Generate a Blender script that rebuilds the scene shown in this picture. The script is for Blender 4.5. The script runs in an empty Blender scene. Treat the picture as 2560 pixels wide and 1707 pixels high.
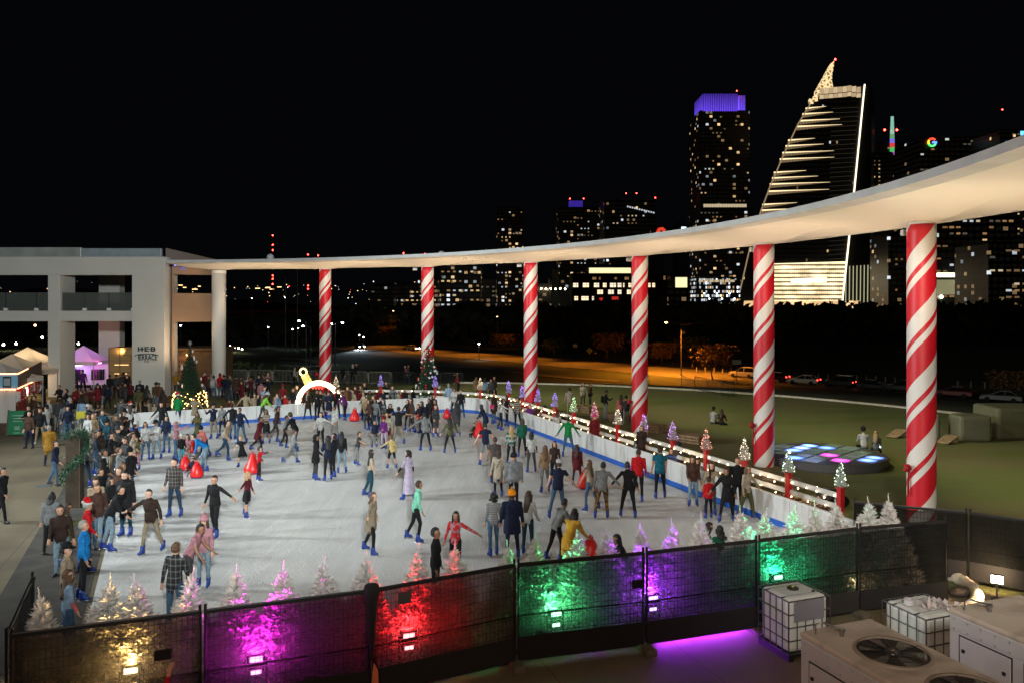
import bpy, bmesh, math, random
import numpy as np
from mathutils import Vector, Matrix
random.seed(7)
SC = bpy.context.scene
COL = SC.collection
R = math.radians
K = 2560/2352.0                       # photograph pixels per sheet pixel used below
F, HY, CX, HC = 1780.0, 697.0, 1176.0, 6.8   # focal length, horizon row, centre column, eye height (m)

def G(x, y, z=0.0):
    """ground point (height z) seen at sheet pixel x, y"""
    Y = F*(HC-z)/(y-HY)
    return Vector(((x-CX)*Y/F, Y, z))

def P(x, y, Y):
    return Vector(((x-CX)*Y/F, Y, HC-(y-HY)*Y/F))

# ------------------------------------------------------------------ materials
MATS = {}
def M(name, col=(.5, .5, .5), rough=.6, metal=0.0, emit=None, es=0.0, noise=0.0, ns=6.0, bump=0.0, bs=None, spec=.5, coords='Object'):
    if name in MATS: return MATS[name]
    m = bpy.data.materials.new(name); m.use_nodes = True
    nt = m.node_tree; b = nt.nodes['Principled BSDF']
    b.inputs['Base Color'].default_value = (*col, 1)
    b.inputs['Roughness'].default_value = rough
    b.inputs['Metallic'].default_value = metal
    b.inputs['Specular IOR Level'].default_value = spec
    if emit:
        b.inputs['Emission Color'].default_value = (*emit, 1)
        b.inputs['Emission Strength'].default_value = es
    if noise or bump:
        tc = nt.nodes.new('ShaderNodeTexCoord')
        n = nt.nodes.new('ShaderNodeTexNoise'); n.inputs['Scale'].default_value = ns; n.inputs['Detail'].default_value = 5
        nt.links.new(tc.outputs[coords], n.inputs['Vector'])
        if noise:
            r = nt.nodes.new('ShaderNodeValToRGB')
            r.color_ramp.elements[0].position = .3; r.color_ramp.elements[1].position = .7
            r.color_ramp.elements[0].color = (*[c*(1-noise) for c in col], 1)
            r.color_ramp.elements[1].color = (*[min(1, c*(1+noise)) for c in col], 1)
            nt.links.new(n.outputs['Fac'], r.inputs['Fac']); nt.links.new(r.outputs['Color'], b.inputs['Base Color'])
        if bump:
            n2 = n
            if bs:
                n2 = nt.nodes.new('ShaderNodeTexNoise'); n2.inputs['Scale'].default_value = bs; n2.inputs['Detail'].default_value = 4
                nt.links.new(tc.outputs[coords], n2.inputs['Vector'])
            bp = nt.nodes.new('ShaderNodeBump'); bp.inputs['Strength'].default_value = bump
            bp.inputs['Distance'].default_value = .05
            nt.links.new(n2.outputs['Fac'], bp.inputs['Height']); nt.links.new(bp.outputs['Normal'], b.inputs['Normal'])
    MATS[name] = m
    return m

def EM(name, col, s):
    return M(name, (.02, .02, .02), .5, emit=col, es=s)

class NT:
    """tiny node helper for hand-made materials"""
    def __init__(s, m):
        s.m = m; s.t = m.node_tree; s.b = s.t.nodes.get('Principled BSDF')
    def n(s, kind, **kw):
        x = s.t.nodes.new('ShaderNode'+kind)
        for k, v in kw.items():
            if k.startswith('i_'): x.inputs[k[2:]].default_value = v
            else: setattr(x, k, v)
        return x
    def l(s, a, b): s.t.links.new(a, b)
    def math(s, op, a, b=None):
        x = s.t.nodes.new('ShaderNodeMath'); x.operation = op
        for i, v in enumerate((a, b)):
            if v is None: continue
            if isinstance(v, (int, float)): x.inputs[i].default_value = v
            else: s.l(v, x.inputs[i])
        return x.outputs[0]
    def mix(s, f, a, b):
        x = s.t.nodes.new('ShaderNodeMix'); x.data_type = 'RGBA'
        for sock, v in ((x.inputs['Factor'], f), (x.inputs['A'], a), (x.inputs['B'], b)):
            if isinstance(v, (int, float)): sock.default_value = v
            elif isinstance(v, tuple): sock.default_value = (*v, 1)
            else: s.l(v, sock)
        return x.outputs['Result']

def newmat(name):
    m = bpy.data.materials.new(name); m.use_nodes = True; MATS[name] = m
    return NT(m)

# ------------------------------------------------------------------ mesh builder
class MB:
    def __init__(s): s.v = []; s.f = []; s.m = []; s.mats = []; s.cur = 0
    def use(s, m):
        if m not in s.mats: s.mats.append(m)
        s.cur = s.mats.index(m); return s
    def add(s, vs, fs):
        o = len(s.v); s.v += [tuple(p) for p in vs]
        s.f += [tuple(i+o for i in f) for f in fs]; s.m += [s.cur]*len(fs); return s
    def box(s, c, d, rz=0.0, M4=None):
        x, y, z = d[0]/2, d[1]/2, d[2]/2
        cs, sn = math.cos(rz), math.sin(rz)
        vs = [(c[0]+a*x*cs-b*y*sn, c[1]+a*x*sn+b*y*cs, c[2]+e*z) for a, b, e in
              ((-1,-1,-1),(1,-1,-1),(1,1,-1),(-1,1,-1),(-1,-1,1),(1,-1,1),(1,1,1),(-1,1,1))]
        return s.add(vs, [(0,3,2,1),(4,5,6,7),(0,1,5,4),(1,2,6,5),(2,3,7,6),(3,0,4,7)])
    def bar(s, a, b, w, h=None, up=(0,0,1)):
        """rectangular bar from a to b"""
        a, b = Vector(a), Vector(b); h = h or w
        d = (b-a).normalized(); u = Vector(up)
        if abs(d.dot(u)) > .99: u = Vector((1,0,0))
        r = d.cross(u).normalized()*(w/2); t = r.cross(d).normalized()*(h/2)
        vs = [a-r-t, a+r-t, a+r+t, a-r+t, b-r-t, b+r-t, b+r+t, b-r+t]
        return s.add(vs, [(0,1,2,3),(7,6,5,4),(1,0,4,5),(2,1,5,6),(3,2,6,7),(0,3,7,4)])
    def tube(s, pts, rad, n=6, caps=True):
        pts = [Vector(p) for p in pts]
        if isinstance(rad, (int, float)): rad = [rad]*len(pts)
        vs = []; pr = None
        for i, p in enumerate(pts):
            d = (pts[min(i+1, len(pts)-1)]-pts[max(i-1, 0)])
            d = d.normalized() if d.length > 1e-9 else Vector((0,0,1))
            if pr is None:
                pr = d.cross(Vector((0,0,1)) if abs(d.z) < .9 else Vector((1,0,0))).normalized()
            else:
                pr = (pr-d*pr.dot(d)).normalized()
            q = d.cross(pr)
            vs += [p+(pr*math.cos(2*math.pi*k/n)+q*math.sin(2*math.pi*k/n))*rad[i] for k in range(n)]
        fs = []
        for i in range(len(pts)-1):
            for k in range(n):
                a, b = i*n+k, i*n+(k+1) % n
                fs.append((a, b, b+n, a+n))
        if caps:
            fs.append(tuple(range(n-1, -1, -1))); fs.append(tuple(range((len(pts)-1)*n, len(pts)*n)))
        return s.add(vs, fs)
    def lathe(s, prof, c=(0,0,0), n=16, caps=True):
        vs = []; fs = []
        for r, z in prof:
            vs += [(c[0]+r*math.cos(2*math.pi*k/n), c[1]+r*math.sin(2*math.pi*k/n), c[2]+z) for k in range(n)]
        for i in range(len(prof)-1):
            for k in range(n):
                a, b = i*n+k, i*n+(k+1) % n
                fs.append((a, b, b+n, a+n))
        if caps:
            fs.append(tuple(range(n-1, -1, -1))); fs.append(tuple(range((len(prof)-1)*n, len(prof)*n)))
        return s.add(vs, fs)
    def ball(s, c, r, n=8, m=6):
        if isinstance(r, (int, float)): r = (r, r, r)
        vs = [(c[0], c[1], c[2]-r[2])]; fs = []
        for i in range(1, m):
            t = math.pi*i/m
            vs += [(c[0]+r[0]*math.sin(t)*math.cos(2*math.pi*k/n), c[1]+r[1]*math.sin(t)*math.sin(2*math.pi*k/n), c[2]-r[2]*math.cos(t)) for k in range(n)]
        vs.append((c[0], c[1], c[2]+r[2])); last = len(vs)-1
        for k in range(n):
            fs.append((0, 1+(k+1) % n, 1+k))
            fs.append((last, 1+(m-2)*n+k, 1+(m-2)*n+(k+1) % n))
            for i in range(m-2):
                a, b = 1+i*n+k, 1+i*n+(k+1) % n
                fs.append((a, b, b+n, a+n))
        return s.add(vs, fs)
    def prism(s, poly, z0, z1):
        """vertical prism of an x-y outline"""
        n = len(poly)
        vs = [(p[0], p[1], z0) for p in poly]+[(p[0], p[1], z1) for p in poly]
        fs = [tuple(range(n-1, -1, -1)), tuple(range(n, 2*n))]+[(i, (i+1) % n, n+(i+1) % n, n+i) for i in range(n)]
        return s.add(vs, fs)
    def extr(s, poly, d):
        """prism of a 3-d outline pushed by vector d"""
        n = len(poly); d = Vector(d)
        vs = [Vector(p) for p in poly]+[Vector(p)+d for p in poly]
        fs = [tuple(range(n-1, -1, -1)), tuple(range(n, 2*n))]+[(i, (i+1) % n, n+(i+1) % n, n+i) for i in range(n)]
        return s.add(vs, fs)
    def mesh(s, name, smooth=False):
        me = bpy.data.meshes.new(name); me.from_pydata(s.v, [], s.f)
        for m in s.mats: me.materials.append(m)
        if s.mats: me.polygons.foreach_set('material_index', s.m)
        if smooth: me.polygons.foreach_set('use_smooth', [True]*len(me.polygons))
        bm = bmesh.new(); bm.from_mesh(me); bmesh.ops.recalc_face_normals(bm, faces=bm.faces); bm.to_mesh(me); bm.free()
        me.update(); return me
    def build(s, name, parent=None, loc=(0,0,0), rz=0.0, smooth=False, bevel=0.0):
        return link(name, s.mesh(name, smooth), parent, loc, rz, bevel)

def link(name, data, parent=None, loc=(0,0,0), rz=0.0, bevel=0.0):
    o = bpy.data.objects.new(name, data); COL.objects.link(o)
    o.location = loc; o.rotation_euler = (0, 0, rz)
    if parent is not None: o.parent = parent
    if bevel:
        b = o.modifiers.new('edge', 'BEVEL'); b.width = bevel; b.segments = 2; b.limit_method = 'ANGLE'
    return o

LABELS = set()
def tag(o, label, cat, group=None):
    assert label not in LABELS or group, label
    LABELS.add(label)
    o['label'] = label; o['category'] = cat
    if group: o['group'] = group
    return o
def thing(name, label, cat, loc=(0,0,0), rz=0.0, group=None):
    return tag(link(name, None, None, loc, rz), label, cat, group)
def kind(o, k='structure'):
    o['kind'] = k; return o
def copytree(o, parent=None, top=True):
    c = o.copy(); COL.objects.link(c)
    if parent is not None: c.parent = parent
    for ch in list(o.children): copytree(ch, c, False)
    return c

# ------------------------------------------------------------------ people
PAL = dict(black=(.012,.012,.014), navy=(.012,.018,.045), djean=(.02,.045,.085), jean=(.06,.12,.2), ljean=(.2,.29,.36), teal=(.01,.13,.2),
  dteal=(.012,.055,.085), white=(.5,.5,.485), cream=(.4,.35,.27), beige=(.36,.28,.19), tan=(.3,.2,.11), brown=(.07,.035,.025), dbrown=(.035,.02,.015),
  grey=(.19,.2,.205), lgrey=(.33,.34,.345), dgrey=(.05,.05,.055), red=(.5,.01,.015), dred=(.16,.012,.018), maroon=(.1,.012,.02), pink=(.42,.2,.23),
  hotpink=(.7,.05,.22), salmon=(.6,.14,.13), green=(.01,.2,.05), dgreen=(.008,.1,.06), olive=(.09,.09,.035), lime=(.25,.62,.06), mint=(.2,.58,.42),
  yellow=(.62,.36,.04), paleyellow=(.55,.42,.17), orange=(.85,.28,.01), mustard=(.3,.15,.02), blue=(.01,.2,.55), rblue=(.02,.07,.3), lblue=(.25,.36,.5),
  lav=(.42,.36,.48), purple=(.12,.02,.16), khaki=(.26,.21,.145), cyan=(.05,.38,.5), skin0=(.5,.29,.2), skin1=(.4,.21,.13), skin2=(.24,.12,.07), skin3=(.1,.05,.03),
  hblack=(.008,.007,.007), hbrown=(.035,.017,.01), hlbrown=(.1,.05,.025), hblond=(.34,.22,.09), hred=(.12,.035,.015), hgrey=(.25,.24,.22), lime2=(.25,.62,.06))
def cloth(c):
    nm = 'cloth_'+c
    if nm in MATS: return MATS[nm]
    if c in PAT:
        a, b, sc, kd = PAT[c]
        h = newmat(nm); A, B = tuple(v*.74 for v in PAL[a]), tuple(v*.74 for v in PAL[b])
        tc = h.n('TexCoord'); sp = h.n('SeparateXYZ'); h.l(tc.outputs['Object'], sp.inputs[0])
        if kd == 'stripe':
            f = h.math('GREATER_THAN', h.math('FRACT', h.math('MULTIPLY', sp.outputs['Z'], sc)), .5)
        elif kd == 'plaid':
            f1 = h.math('LESS_THAN', h.math('FRACT', h.math('MULTIPLY', sp.outputs['Z'], sc)), .22)
            f2 = h.math('LESS_THAN', h.math('FRACT', h.math('MULTIPLY', h.math('ADD', sp.outputs['X'], sp.outputs['Y']), sc)), .22)
            f = h.math('MULTIPLY', h.math('ADD', f1, f2), .5)
        else:
            v = h.n('TexNoise', i_Scale=sc); h.l(tc.outputs['Object'], v.inputs['Vector'])
            f = h.math('GREATER_THAN', v.outputs['Fac'], .52)
        h.l(h.mix(f, A, B), h.b.inputs['Base Color']); h.b.inputs['Roughness'].default_value = .9
        return h.m
    return M(nm, tuple(v*.74 for v in PAL[c]), .88, noise=.25, ns=9, bump=.5, bs=14, spec=.2)
PAT = dict(fairisle=('dbrown','grey',9,'plaid'), greystripe=('grey','lgrey',16,'stripe'), greenstripe=('lgrey','dgreen',5,'stripe'), bwstripe=('black','cream',10,'stripe'),
  creamstripe=('cream','brown',13,'stripe'), bluestripe=('black','rblue',9,'stripe'), plaid=('black','grey',8,'plaid'), blueplaid=('navy','dteal',7,'plaid'), redplaid=('maroon','grey',8,'plaid'),
  redwhite=('red','pink',10,'spot'), goldpat=('black','mustard',22,'spot'), bwspot=('black','white',14,'spot'), camo=('dgrey','grey',9,'spot'), patterned=('dgrey','brown',12,'spot'))

def loft(secs):
    """closed skin through elliptical sections (centre, right, forward, rx, ry)"""
    n = 12; vs = []; fs = []
    for c, r, f, rx, ry in secs:
        for k in range(n):
            a = 2*math.pi*k/n; ca, sa = math.cos(a), math.sin(a)
            vs.append(c+r*(rx*math.copysign(abs(ca)**.8, ca))+f*(ry*math.copysign(abs(sa)**.8, sa)))
    for i in range(len(secs)-1):
        for k in range(n):
            a, b = i*n+k, i*n+(k+1) % n
            fs.append((a, b, b+n, a+n))
    fs.append(tuple(range(n-1, -1, -1))); fs.append(tuple(range((len(secs)-1)*n, len(secs)*n)))
    return vs, fs
def cap(a, b, ra, rb):
    d = b-a; L = d.length; d = d/L if L > 1e-6 else Vector((0,0,1))
    p = d.cross(Vector((0,1,0)) if abs(d.y) < .9 else Vector((1,0,0))).normalized(); q = d.cross(p)
    rings = [(a-d*ra*.95, ra*.3), (a-d*ra*.6, ra*.8), (a, ra), (a+(b-a)*.5, (ra+rb)/2), (b, rb), (b+d*rb*.6, rb*.8), (b+d*rb*.95, rb*.3)]
    n = 9; vs = []; fs = []
    for c, r in rings:
        vs += [c+(p*math.cos(2*math.pi*k/n)+q*math.sin(2*math.pi*k/n))*r for k in range(n)]
    for i in range(len(rings)-1):
        for k in range(n):
            e, g = i*n+k, i*n+(k+1) % n
            fs.append((e, g, g+n, e+n))
    fs.append(tuple(range(n-1, -1, -1))); fs.append(tuple(range((len(rings)-1)*n, len(rings)*n)))
    return vs, fs

POSES = {  # torso lean, side lean, right arm, left arm (flex, abduct, elbow), right leg, left leg (flex, abduct, knee), head pitch, pelvis height
 'stand': (0,0,(5,9,14),(3,9,12),(3,4,3),(-3,4,3),0,None), 'stand2': (2,2,(12,8,35),(0,10,10),(6,5,6),(-4,3,2),-4,None),
 'glide': (8,0,(5,24,25),(0,26,22),(16,6,22),(-12,8,14),0,None), 'wide': (6,0,(0,32,18),(0,32,18),(4,13,9),(-3,13,8),0,None),
 'stride': (11,0,(28,20,30),(-22,20,15),(28,5,26),(-24,9,20),-6,None), 'stride2': (11,0,(-22,20,15),(28,20,30),(-24,9,20),(28,5,26),-6,None),
 'tpose': (3,0,(5,84,6),(5,84,6),(4,12,8),(-4,12,8),0,None), 'outR': (6,3,(15,68,6),(0,18,18),(12,8,14),(-12,9,10),0,None),
 'outL': (6,-3,(0,18,18),(15,68,6),(-12,9,10),(12,8,14),0,None), 'walk': (3,0,(18,8,18),(-16,8,12),(18,3,10),(-16,3,14),0,None),
 'photo': (0,0,(62,8,72),(62,8,72),(3,4,3),(-3,5,3),0,None), 'phone': (2,0,(40,6,82),(5,9,18),(3,5,3),(-3,4,6),-14,None),
 'hands': (3,0,(28,2,72),(28,2,72),(3,5,3),(-3,5,3),-8,None), 'pockets': (0,0,(-8,20,48),(-8,20,48),(2,6,3),(-2,6,3),0,None),
 'sit': (4,0,(30,10,45),(30,10,45),(84,9,86),(84,9,86),-4,.50), 'sitg': (12,0,(40,8,40),(40,8,40),(72,14,58),(80,14,66),-6,.17),
 'bend': (52,0,(58,10,8),(58,10,8),(24,8,34),(10,8,22),15,None), 'lean': (26,0,(48,14,22),(48,14,22),(14,7,18),(-10,7,10),-2,None),
 'point': (4,0,(108,18,4),(12,10,30),(4,6,6),(-4,6,4),4,None), 'holdR': (3,3,(6,44,8),(4,14,14),(8,8,10),(-8,9,10),0,None),
 'holdL': (3,-3,(4,14,14),(6,44,8),(-8,9,10),(8,8,10),0,None), 'reach': (10,0,(70,16,12),(20,14,30),(10,7,10),(-8,7,10),-4,None),
 'raise': (0,0,(168,10,6),(4,10,12),(2,5,3),(-2,5,3),0,None), 'cross': (10,0,(40,4,95),(36,4,92),(12,8,16),(-6,8,10),-6,None),
 'push': (24,0,(62,8,14),(62,8,14),(26,6,26),(-26,7,16),-4,None)}

HAIRC = {}
def headpart(style, colour):
    key = (style, colour)
    if key in HAIRC: return HAIRC[key]
    b = MB().use(M('hair_'+colour, PAL[colour], .55, noise=.3, ns=30, bump=.6, bs=60) if style in ('short','long','bob','curly','bun','bald') else cloth(colour))
    def cap_shell(rx, ry, rz, cy, cz, low, front, hl=-.02):
        n, m = 16, 10; vs = []; fs = []
        for i in range(m+1):
            t = math.pi*i/m
            for k in range(n):
                a = 2*math.pi*k/n
                x, y, z = rx*math.sin(t)*math.cos(a), ry*math.sin(t)*math.sin(a), rz*math.cos(t)
                if y > 0 and z < front: y *= .15; z = max(z, hl); x *= .97
                z = max(z, low)
                vs.append((x, y+cy, z+cz))
        for i in range(m):
            for k in range(n):
                c, d = i*n+k, i*n+(k+1) % n
                fs.append((c, c+n, d+n, d))
        b.add(vs, fs)
    if style == 'short': cap_shell(.088,.108,.122,-.010,.015,-.075,.045)
    elif style == 'bald': cap_shell(.083,.100,.06,-.02,-.01,-.06,.05)
    elif style == 'curly':
        cap_shell(.10,.115,.13,-.015,.015,-.10,.045)
        rr = random.Random(3)
        for i in range(40):
            a = rr.uniform(math.pi*.95, math.pi*2.05); t = rr.uniform(.2, 2.3)
            b.ball((.11*math.sin(t)*math.cos(a), .12*math.sin(t)*math.sin(a)-.02, .13*math.cos(t)-.02), .035, 6, 4)
    elif style == 'bun':
        cap_shell(.088,.108,.122,-.010,.012,-.08,.045); b.ball((0,-.10,.07), .05)
    elif style in ('long', 'bob'):
        cap_shell(.092,.112,.124,-.012,.012,-.11,.045)
        L = .44 if style == 'long' else .2
        secs = []
        for t in (0, .25, .5, .75, 1):
            secs.append((Vector((0, -.055-.035*t+.02*math.sin(t*5), -.02-L*t)), Vector((1,0,0)), Vector((0,1,0)), (.098, .112, .108, .09, .05)[int(t*4)], .055-.012*t))
        b.add(*loft(secs))
        for s in (-1, 1):
            b.add(*loft([(Vector((s*.083, .012, .03-L*.62*t)), Vector((1,0,0)), Vector((0,1,0)), .02+.006*math.sin(3*t), .045-.02*t) for t in (0,.5,1)]))
    elif style == 'beanie':
        b.lathe([(.098,-.005),(.104,.02),(.104,.05),(.099,.052),(.094,.09),(.07,.13),(.03,.152),(.005,.157)], (0,-.012,.0), 16)
        b.ball((0,-.012,.17), .026)
    elif style == 'santa':
        b.use(cloth('white')); b.lathe([(.095,.0),(.112,.01),(.112,.045),(.095,.055)], (0,-.01,.012), 14)
        b.use(cloth('red')); b.tube([(0,-.01,.06),(0,-.015,.11),(.02,-.04,.16),(.05,-.09,.16),(.06,-.13,.11)], [.098,.083,.055,.035,.02], 12)
        b.use(cloth('white')); b.ball((.06,-.135,.09), .035)
    elif style == 'cap':
        b.lathe([(.095,.015),(.098,.045),(.09,.09),(.06,.125),(.01,.138)], (0,-.006,.012), 16)
        b.add(*loft([(Vector((0,.07,.035)), Vector((1,0,0)), Vector((0,0,1)), .075, .012),(Vector((0,.13,.028)), Vector((1,0,0)), Vector((0,0,1)), .07, .01),(Vector((0,.165,.018)), Vector((1,0,0)), Vector((0,0,1)), .045, .006)]))
    elif style == 'bucket':
        b.lathe([(.15,-.01),(.152,0),(.1,.045),(.095,.12),(.03,.135)], (0,-.005,.02), 16)
    elif style == 'hood':
        cap_shell(.105,.122,.135,-.015,.01,-.13,.06); b.lathe([(.09,-.17),(.11,-.12),(.1,-.08)], (0,-.03,0), 12)
    me = b.mesh(style, True); HAIRC[key] = me
    return me

def skate_mesh():
    b = MB().use(M('skate_blue', (.005,.03,.2), .45, noise=.1, ns=20))
    X, Yv = Vector((1,0,0)), Vector((0,1,0))
    # boot shaft and shoe, the ankle joint is the origin
    b.add(*loft([(Vector((0,-.005,.095)), X, Yv, .053, .062),(Vector((0,-.01,.04)), X, Yv, .049,.056),(Vector((0,0,-.03)), X, Yv, .045,.072),(Vector((0,.04,-.07)), X, Yv, .046,.122),(Vector((0,.04,-.102)), X, Yv, .042,.118)]))
    b.use(M('skate_holder', (.02,.03,.08), .4)); b.box((0,.04,-.112), (.03,.22,.022))
    b.use(M('steel', (.5,.5,.52), .3, 1)); b.box((0,.04,-.136), (.008,.27,.028))
    return b.mesh('skate', True)
SKATE = None
BUILD = []        # pending people

def inpoly(p, poly):
    c = False; n = len(poly)
    for i in range(n):
        a, b = poly[i], poly[(i+1) % n]
        if (a[1] > p[1]) != (b[1] > p[1]) and p[0] < (b[0]-a[0])*(p[1]-a[1])/(b[1]-a[1])+a[0]: c = not c
    return c

def person(loc, yaw, h, pose, top, bottom, hair, label, opts=(), skates=False, group=None, skin=None, lit=None):
    o = set(x for x in opts if '=' not in x); kv = dict(x.split('=') for x in opts if '=' in x)
    rr = random.Random(hash((round(loc[0], 2), round(loc[1], 2))) & 0xffff)
    k = h/1.72; kid = h < 1.42
    tl, ts, aR, aL, lR, lL, hp, ph = POSES[pose]
    j = lambda a: tuple(x+rr.uniform(-4, 4) for x in a)
    aR, aL, lR, lL = j(aR), j(aL), j(lR), j(lL)
    bulk = float(kv.get('bulk', 1.0))*(1.12 if 'coat' in o or 'puffy' in o else 1.0)
    rx90 = Matrix.Rotation(-R(tl), 3, 'X') @ Matrix.Rotation(R(ts), 3, 'Y')
    up, rt, fw = rx90 @ Vector((0,0,1)), rx90 @ Vector((1,0,0)), rx90 @ Vector((0,1,0))
    hs = 1.18 if kid else 1.0                              # children have larger heads
    hw, sw = .088*k, (.155 if kid or 'fem' in o else .18)*k
    th, sh = .405*k, .40*k
    ank = .15 if skates else .085*k
    Z = Vector((0,0,0)); pel = Z.copy()
    prims, segs = [], []
    def seg(a, b, ra, rb, lab): segs.append((a, b, ra, rb, lab))
    def limb(a, b, ra, rb, lab): prims.append(cap(a, b, ra, rb)); seg(a, b, ra, rb, lab)
    # legs
    ank_pos = []; toes = []
    lr = float(kv.get('legs', 1.0))*k
    for s, (f, ab, kn) in ((1, lR), (-1, lL)):
        f, ab, kn = R(f), R(ab), R(max(0, kn))
        hip = pel+Vector((s*hw, 0, -.03*k))
        d1 = Vector((s*math.sin(ab), math.cos(ab)*math.sin(f), -math.cos(ab)*math.cos(f)))
        d2 = Vector((s*math.sin(ab)*.8, math.cos(ab)*math.sin(f-kn), -math.cos(ab)*math.cos(f-kn)))
        kne = hip+d1*th; an = kne+d2*sh
        low = 'skin' if 'shorts' in o or 'skirt' in o else 'bot'
        limb(hip, kne, .088*lr, .06*lr, 'bot'); limb(kne, an, .057*lr, .043*lr, low)
        ank_pos.append(an)
        if not skates:
            t = an+Vector((s*.03*k, .13*k, -.05*k)); hl = an+Vector((0, -.03*k, -.05*k))
            prims.append(cap(hl, t, .045*k, .04*k)); seg(hl, t, .05*k, .045*k, 'shoe')
    # torso
    T = lambda z, y=0: pel+up*(z*k)+fw*(y*k)
    fem = 'fem' in o
    w = bulk*(.9 if fem else 1.0)*k
    st = [(-.11,.115,.085),(-.05,.15,.105),(.04,.155,.108),(.17,.125 if fem else .14,.095),(.30,.15,.115),(.41,.165,.105),(.475,.12,.075),(.53,.062,.06)]
    prims.append(loft([(T(z, .012 if .2 < z < .4 else 0), rt, fw, a*w, c*w*(1.05 if fem and z == .30 else 1)) for z, a, c in st]))
    hem = -.06 if 'long' in o or 'coat' in o else -.01
    seg(T(-.11), T(hem), .12*w, .135*w, 'bot'); seg(T(hem), T(.46), .14*w, .14*w, 'top')
    prims.append(loft([(T(hem-.03), rt, fw, .160*w, .120*w), (T(hem+.02), rt, fw, .163*w, .122*w), (T(.16), rt, fw, .148*w, .112*w)]))
    seg(T(hem-.025), T(.1), .155*w, .15*w, 'top')
    if 'coat' in o or 'dress' in o or 'skirt' in o:
        ln = {'coat': .30, 'dress': .74, 'skirt': .36}['dress' if 'dress' in o else ('coat' if 'coat' in o else 'skirt')]*k
        fl = .24 if 'dress' in o else .185
        lab = 'bot' if 'skirt' in o or 'dress' in o else 'top'
        c1 = (ank_pos[0]+ank_pos[1])/2; cdir = (c1-pel).normalized()
        prims.append(loft([(T(.08), rt, fw, .15*w, .115*w), (pel+cdir*.02, rt, fw, .175*w, .135*w), (pel+cdir*ln*.5, rt, fw, (.175+fl)/2*w*1.02, .16*w), (pel+cdir*ln, rt, fw, fl*w, fl*.85*w)]))
        if lab == 'bot': seg(T(-.02), pel+cdir*ln, .2*w, fl*w*1.1, lab)
        else: seg(T(-.02), pel+cdir*ln, .2*w, fl*w*1.1, lab)
    # arms
    hands = []
    slv = float(kv.get('sleeve', 1.0))*bulk*k
    for s, (f, ab, e) in ((1, aR), (-1, aL)):
        f, ab, e = R(f), R(ab), R(max(0, e))
        shd = T(.435)+rt*(s*sw*bulk**.5)
        a2 = ab-e*.22
        d1 = rx90 @ Vector((s*math.sin(ab), math.cos(ab)*math.sin(f), -math.cos(ab)*math.cos(f)))
        d2 = rx90 @ Vector((s*math.sin(a2), math.cos(a2)*math.sin(f+e), -math.cos(a2)*math.cos(f+e)))
        el = shd+d1*.275*k; wr = el+d2*.235*k
        bare = 'short' in o; none = 'bare' in o
        limb(T(.42)+rt*(s*sw*.5), shd, .07*slv, .064*slv, 'top')
        limb(shd, el, .058*slv, .046*slv if not bare else .043*k, 'skin' if none else 'top')
        if bare: seg(shd+d1*.16*k, el, .055*slv, .055*slv, 'skin')
        limb(el, wr, (.044*slv if not bare else .04*k), (.036*slv if not bare else .029*k), 'skin' if bare or none else ('slv' if 'slv' in kv else 'top'))
        hv = wr+d2*.085*k
        prims.append(loft([(wr+d2*(t*k), rt if abs(d2.dot(rt)) < .8 else fw, d2.cross(rt if abs(d2.dot(rt)) < .8 else fw).normalized(), a*k, b2*k) for t, a, b2 in ((-.01,.024,.024),(.03,.036,.02),(.07,.042,.02),(.10,.038,.018))]))
        seg(wr+d2*.012*k, hv+d2*.02*k, .05*k, .05*k, 'glove' if 'gloves' in o else 'skin')
        hands.append((wr, d2, s))
    # neck and head
    hrot = Matrix.Rotation(R(hp)+R(tl)*.55, 3, 'X')
    hyaw = Matrix.Rotation(R(float(kv.get('hy', rr.uniform(-18, 18)))), 3, 'Z')
    HM = rx90 @ hrot @ hyaw
    hu, hf, hr = HM @ Vector((0,0,1)), HM @ Vector((0,1,0)), HM @ Vector((1,0,0))
    nb = T(.50); hc = nb+(up*.5+hu*.5).normalized()*(.155*k*(1.05 if kid else 1))
    limb(nb, hc-hu*.05*k, .054*k, .052*k, 'skin')
    q = k*hs
    prims.append(loft([(hc+hu*(z*q)+hf*(y*q), hr, hf, a*q, b2*q) for z, y, a, b2 in
        ((-.112,.05,.022,.022),(-.10,.035,.042,.05),(-.06,.014,.062,.078),(-.01,0,.072,.09),(.04,-.006,.076,.095),(.085,-.008,.062,.078),(.112,-.01,.03,.04))]))
    prims.append(loft([(hc+hu*(z*q)+hf*(y*q), hr, hf, a*q, b2*q) for z, y, a, b2 in ((-.036,.098,.016,.014),(-.02,.094,.013,.014),(.02,.082,.009,.01))]))
    for s in (-1, 1): prims.append(loft([(hc+hr*(s*.076*q)+hu*(z*q), hr, hf, .009*q, a*q) for z, a in ((-.035,.01),(-.005,.017),(.025,.018),(.032,.008))]))
    seg(hc-hu*.04*q, hc+hu*.03*q, .11*q, .11*q, 'skin')
    # ground it
    if ph is not None: dz = ph*k if pose != 'sit' else ph*k
    else: dz = -min(a.z for a in ank_pos)+ank
    if 'z' in kv: dz += float(kv['z'])
    vs, fs = [], []
    for v, f in prims:
        n0 = len(vs); vs += v; fs += [tuple(i+n0 for i in x) for x in f]
    me = bpy.data.meshes.new('person'); me.from_pydata([(p.x, p.y, p.z+dz) for p in vs], [], fs)
    ob = link('person', me, None, loc, R(yaw))
    tag(ob, label, 'person', group)
    near = loc[1] < 34
    md = ob.modifiers.new('r', 'REMESH'); md.mode = 'VOXEL'; md.voxel_size = (.019 if near else .024)*max(.7, k); md.use_smooth_shade = True
    sm = ob.modifiers.new('s', 'SMOOTH'); sm.factor = .5; sm.iterations = 2
    fin = []
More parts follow.
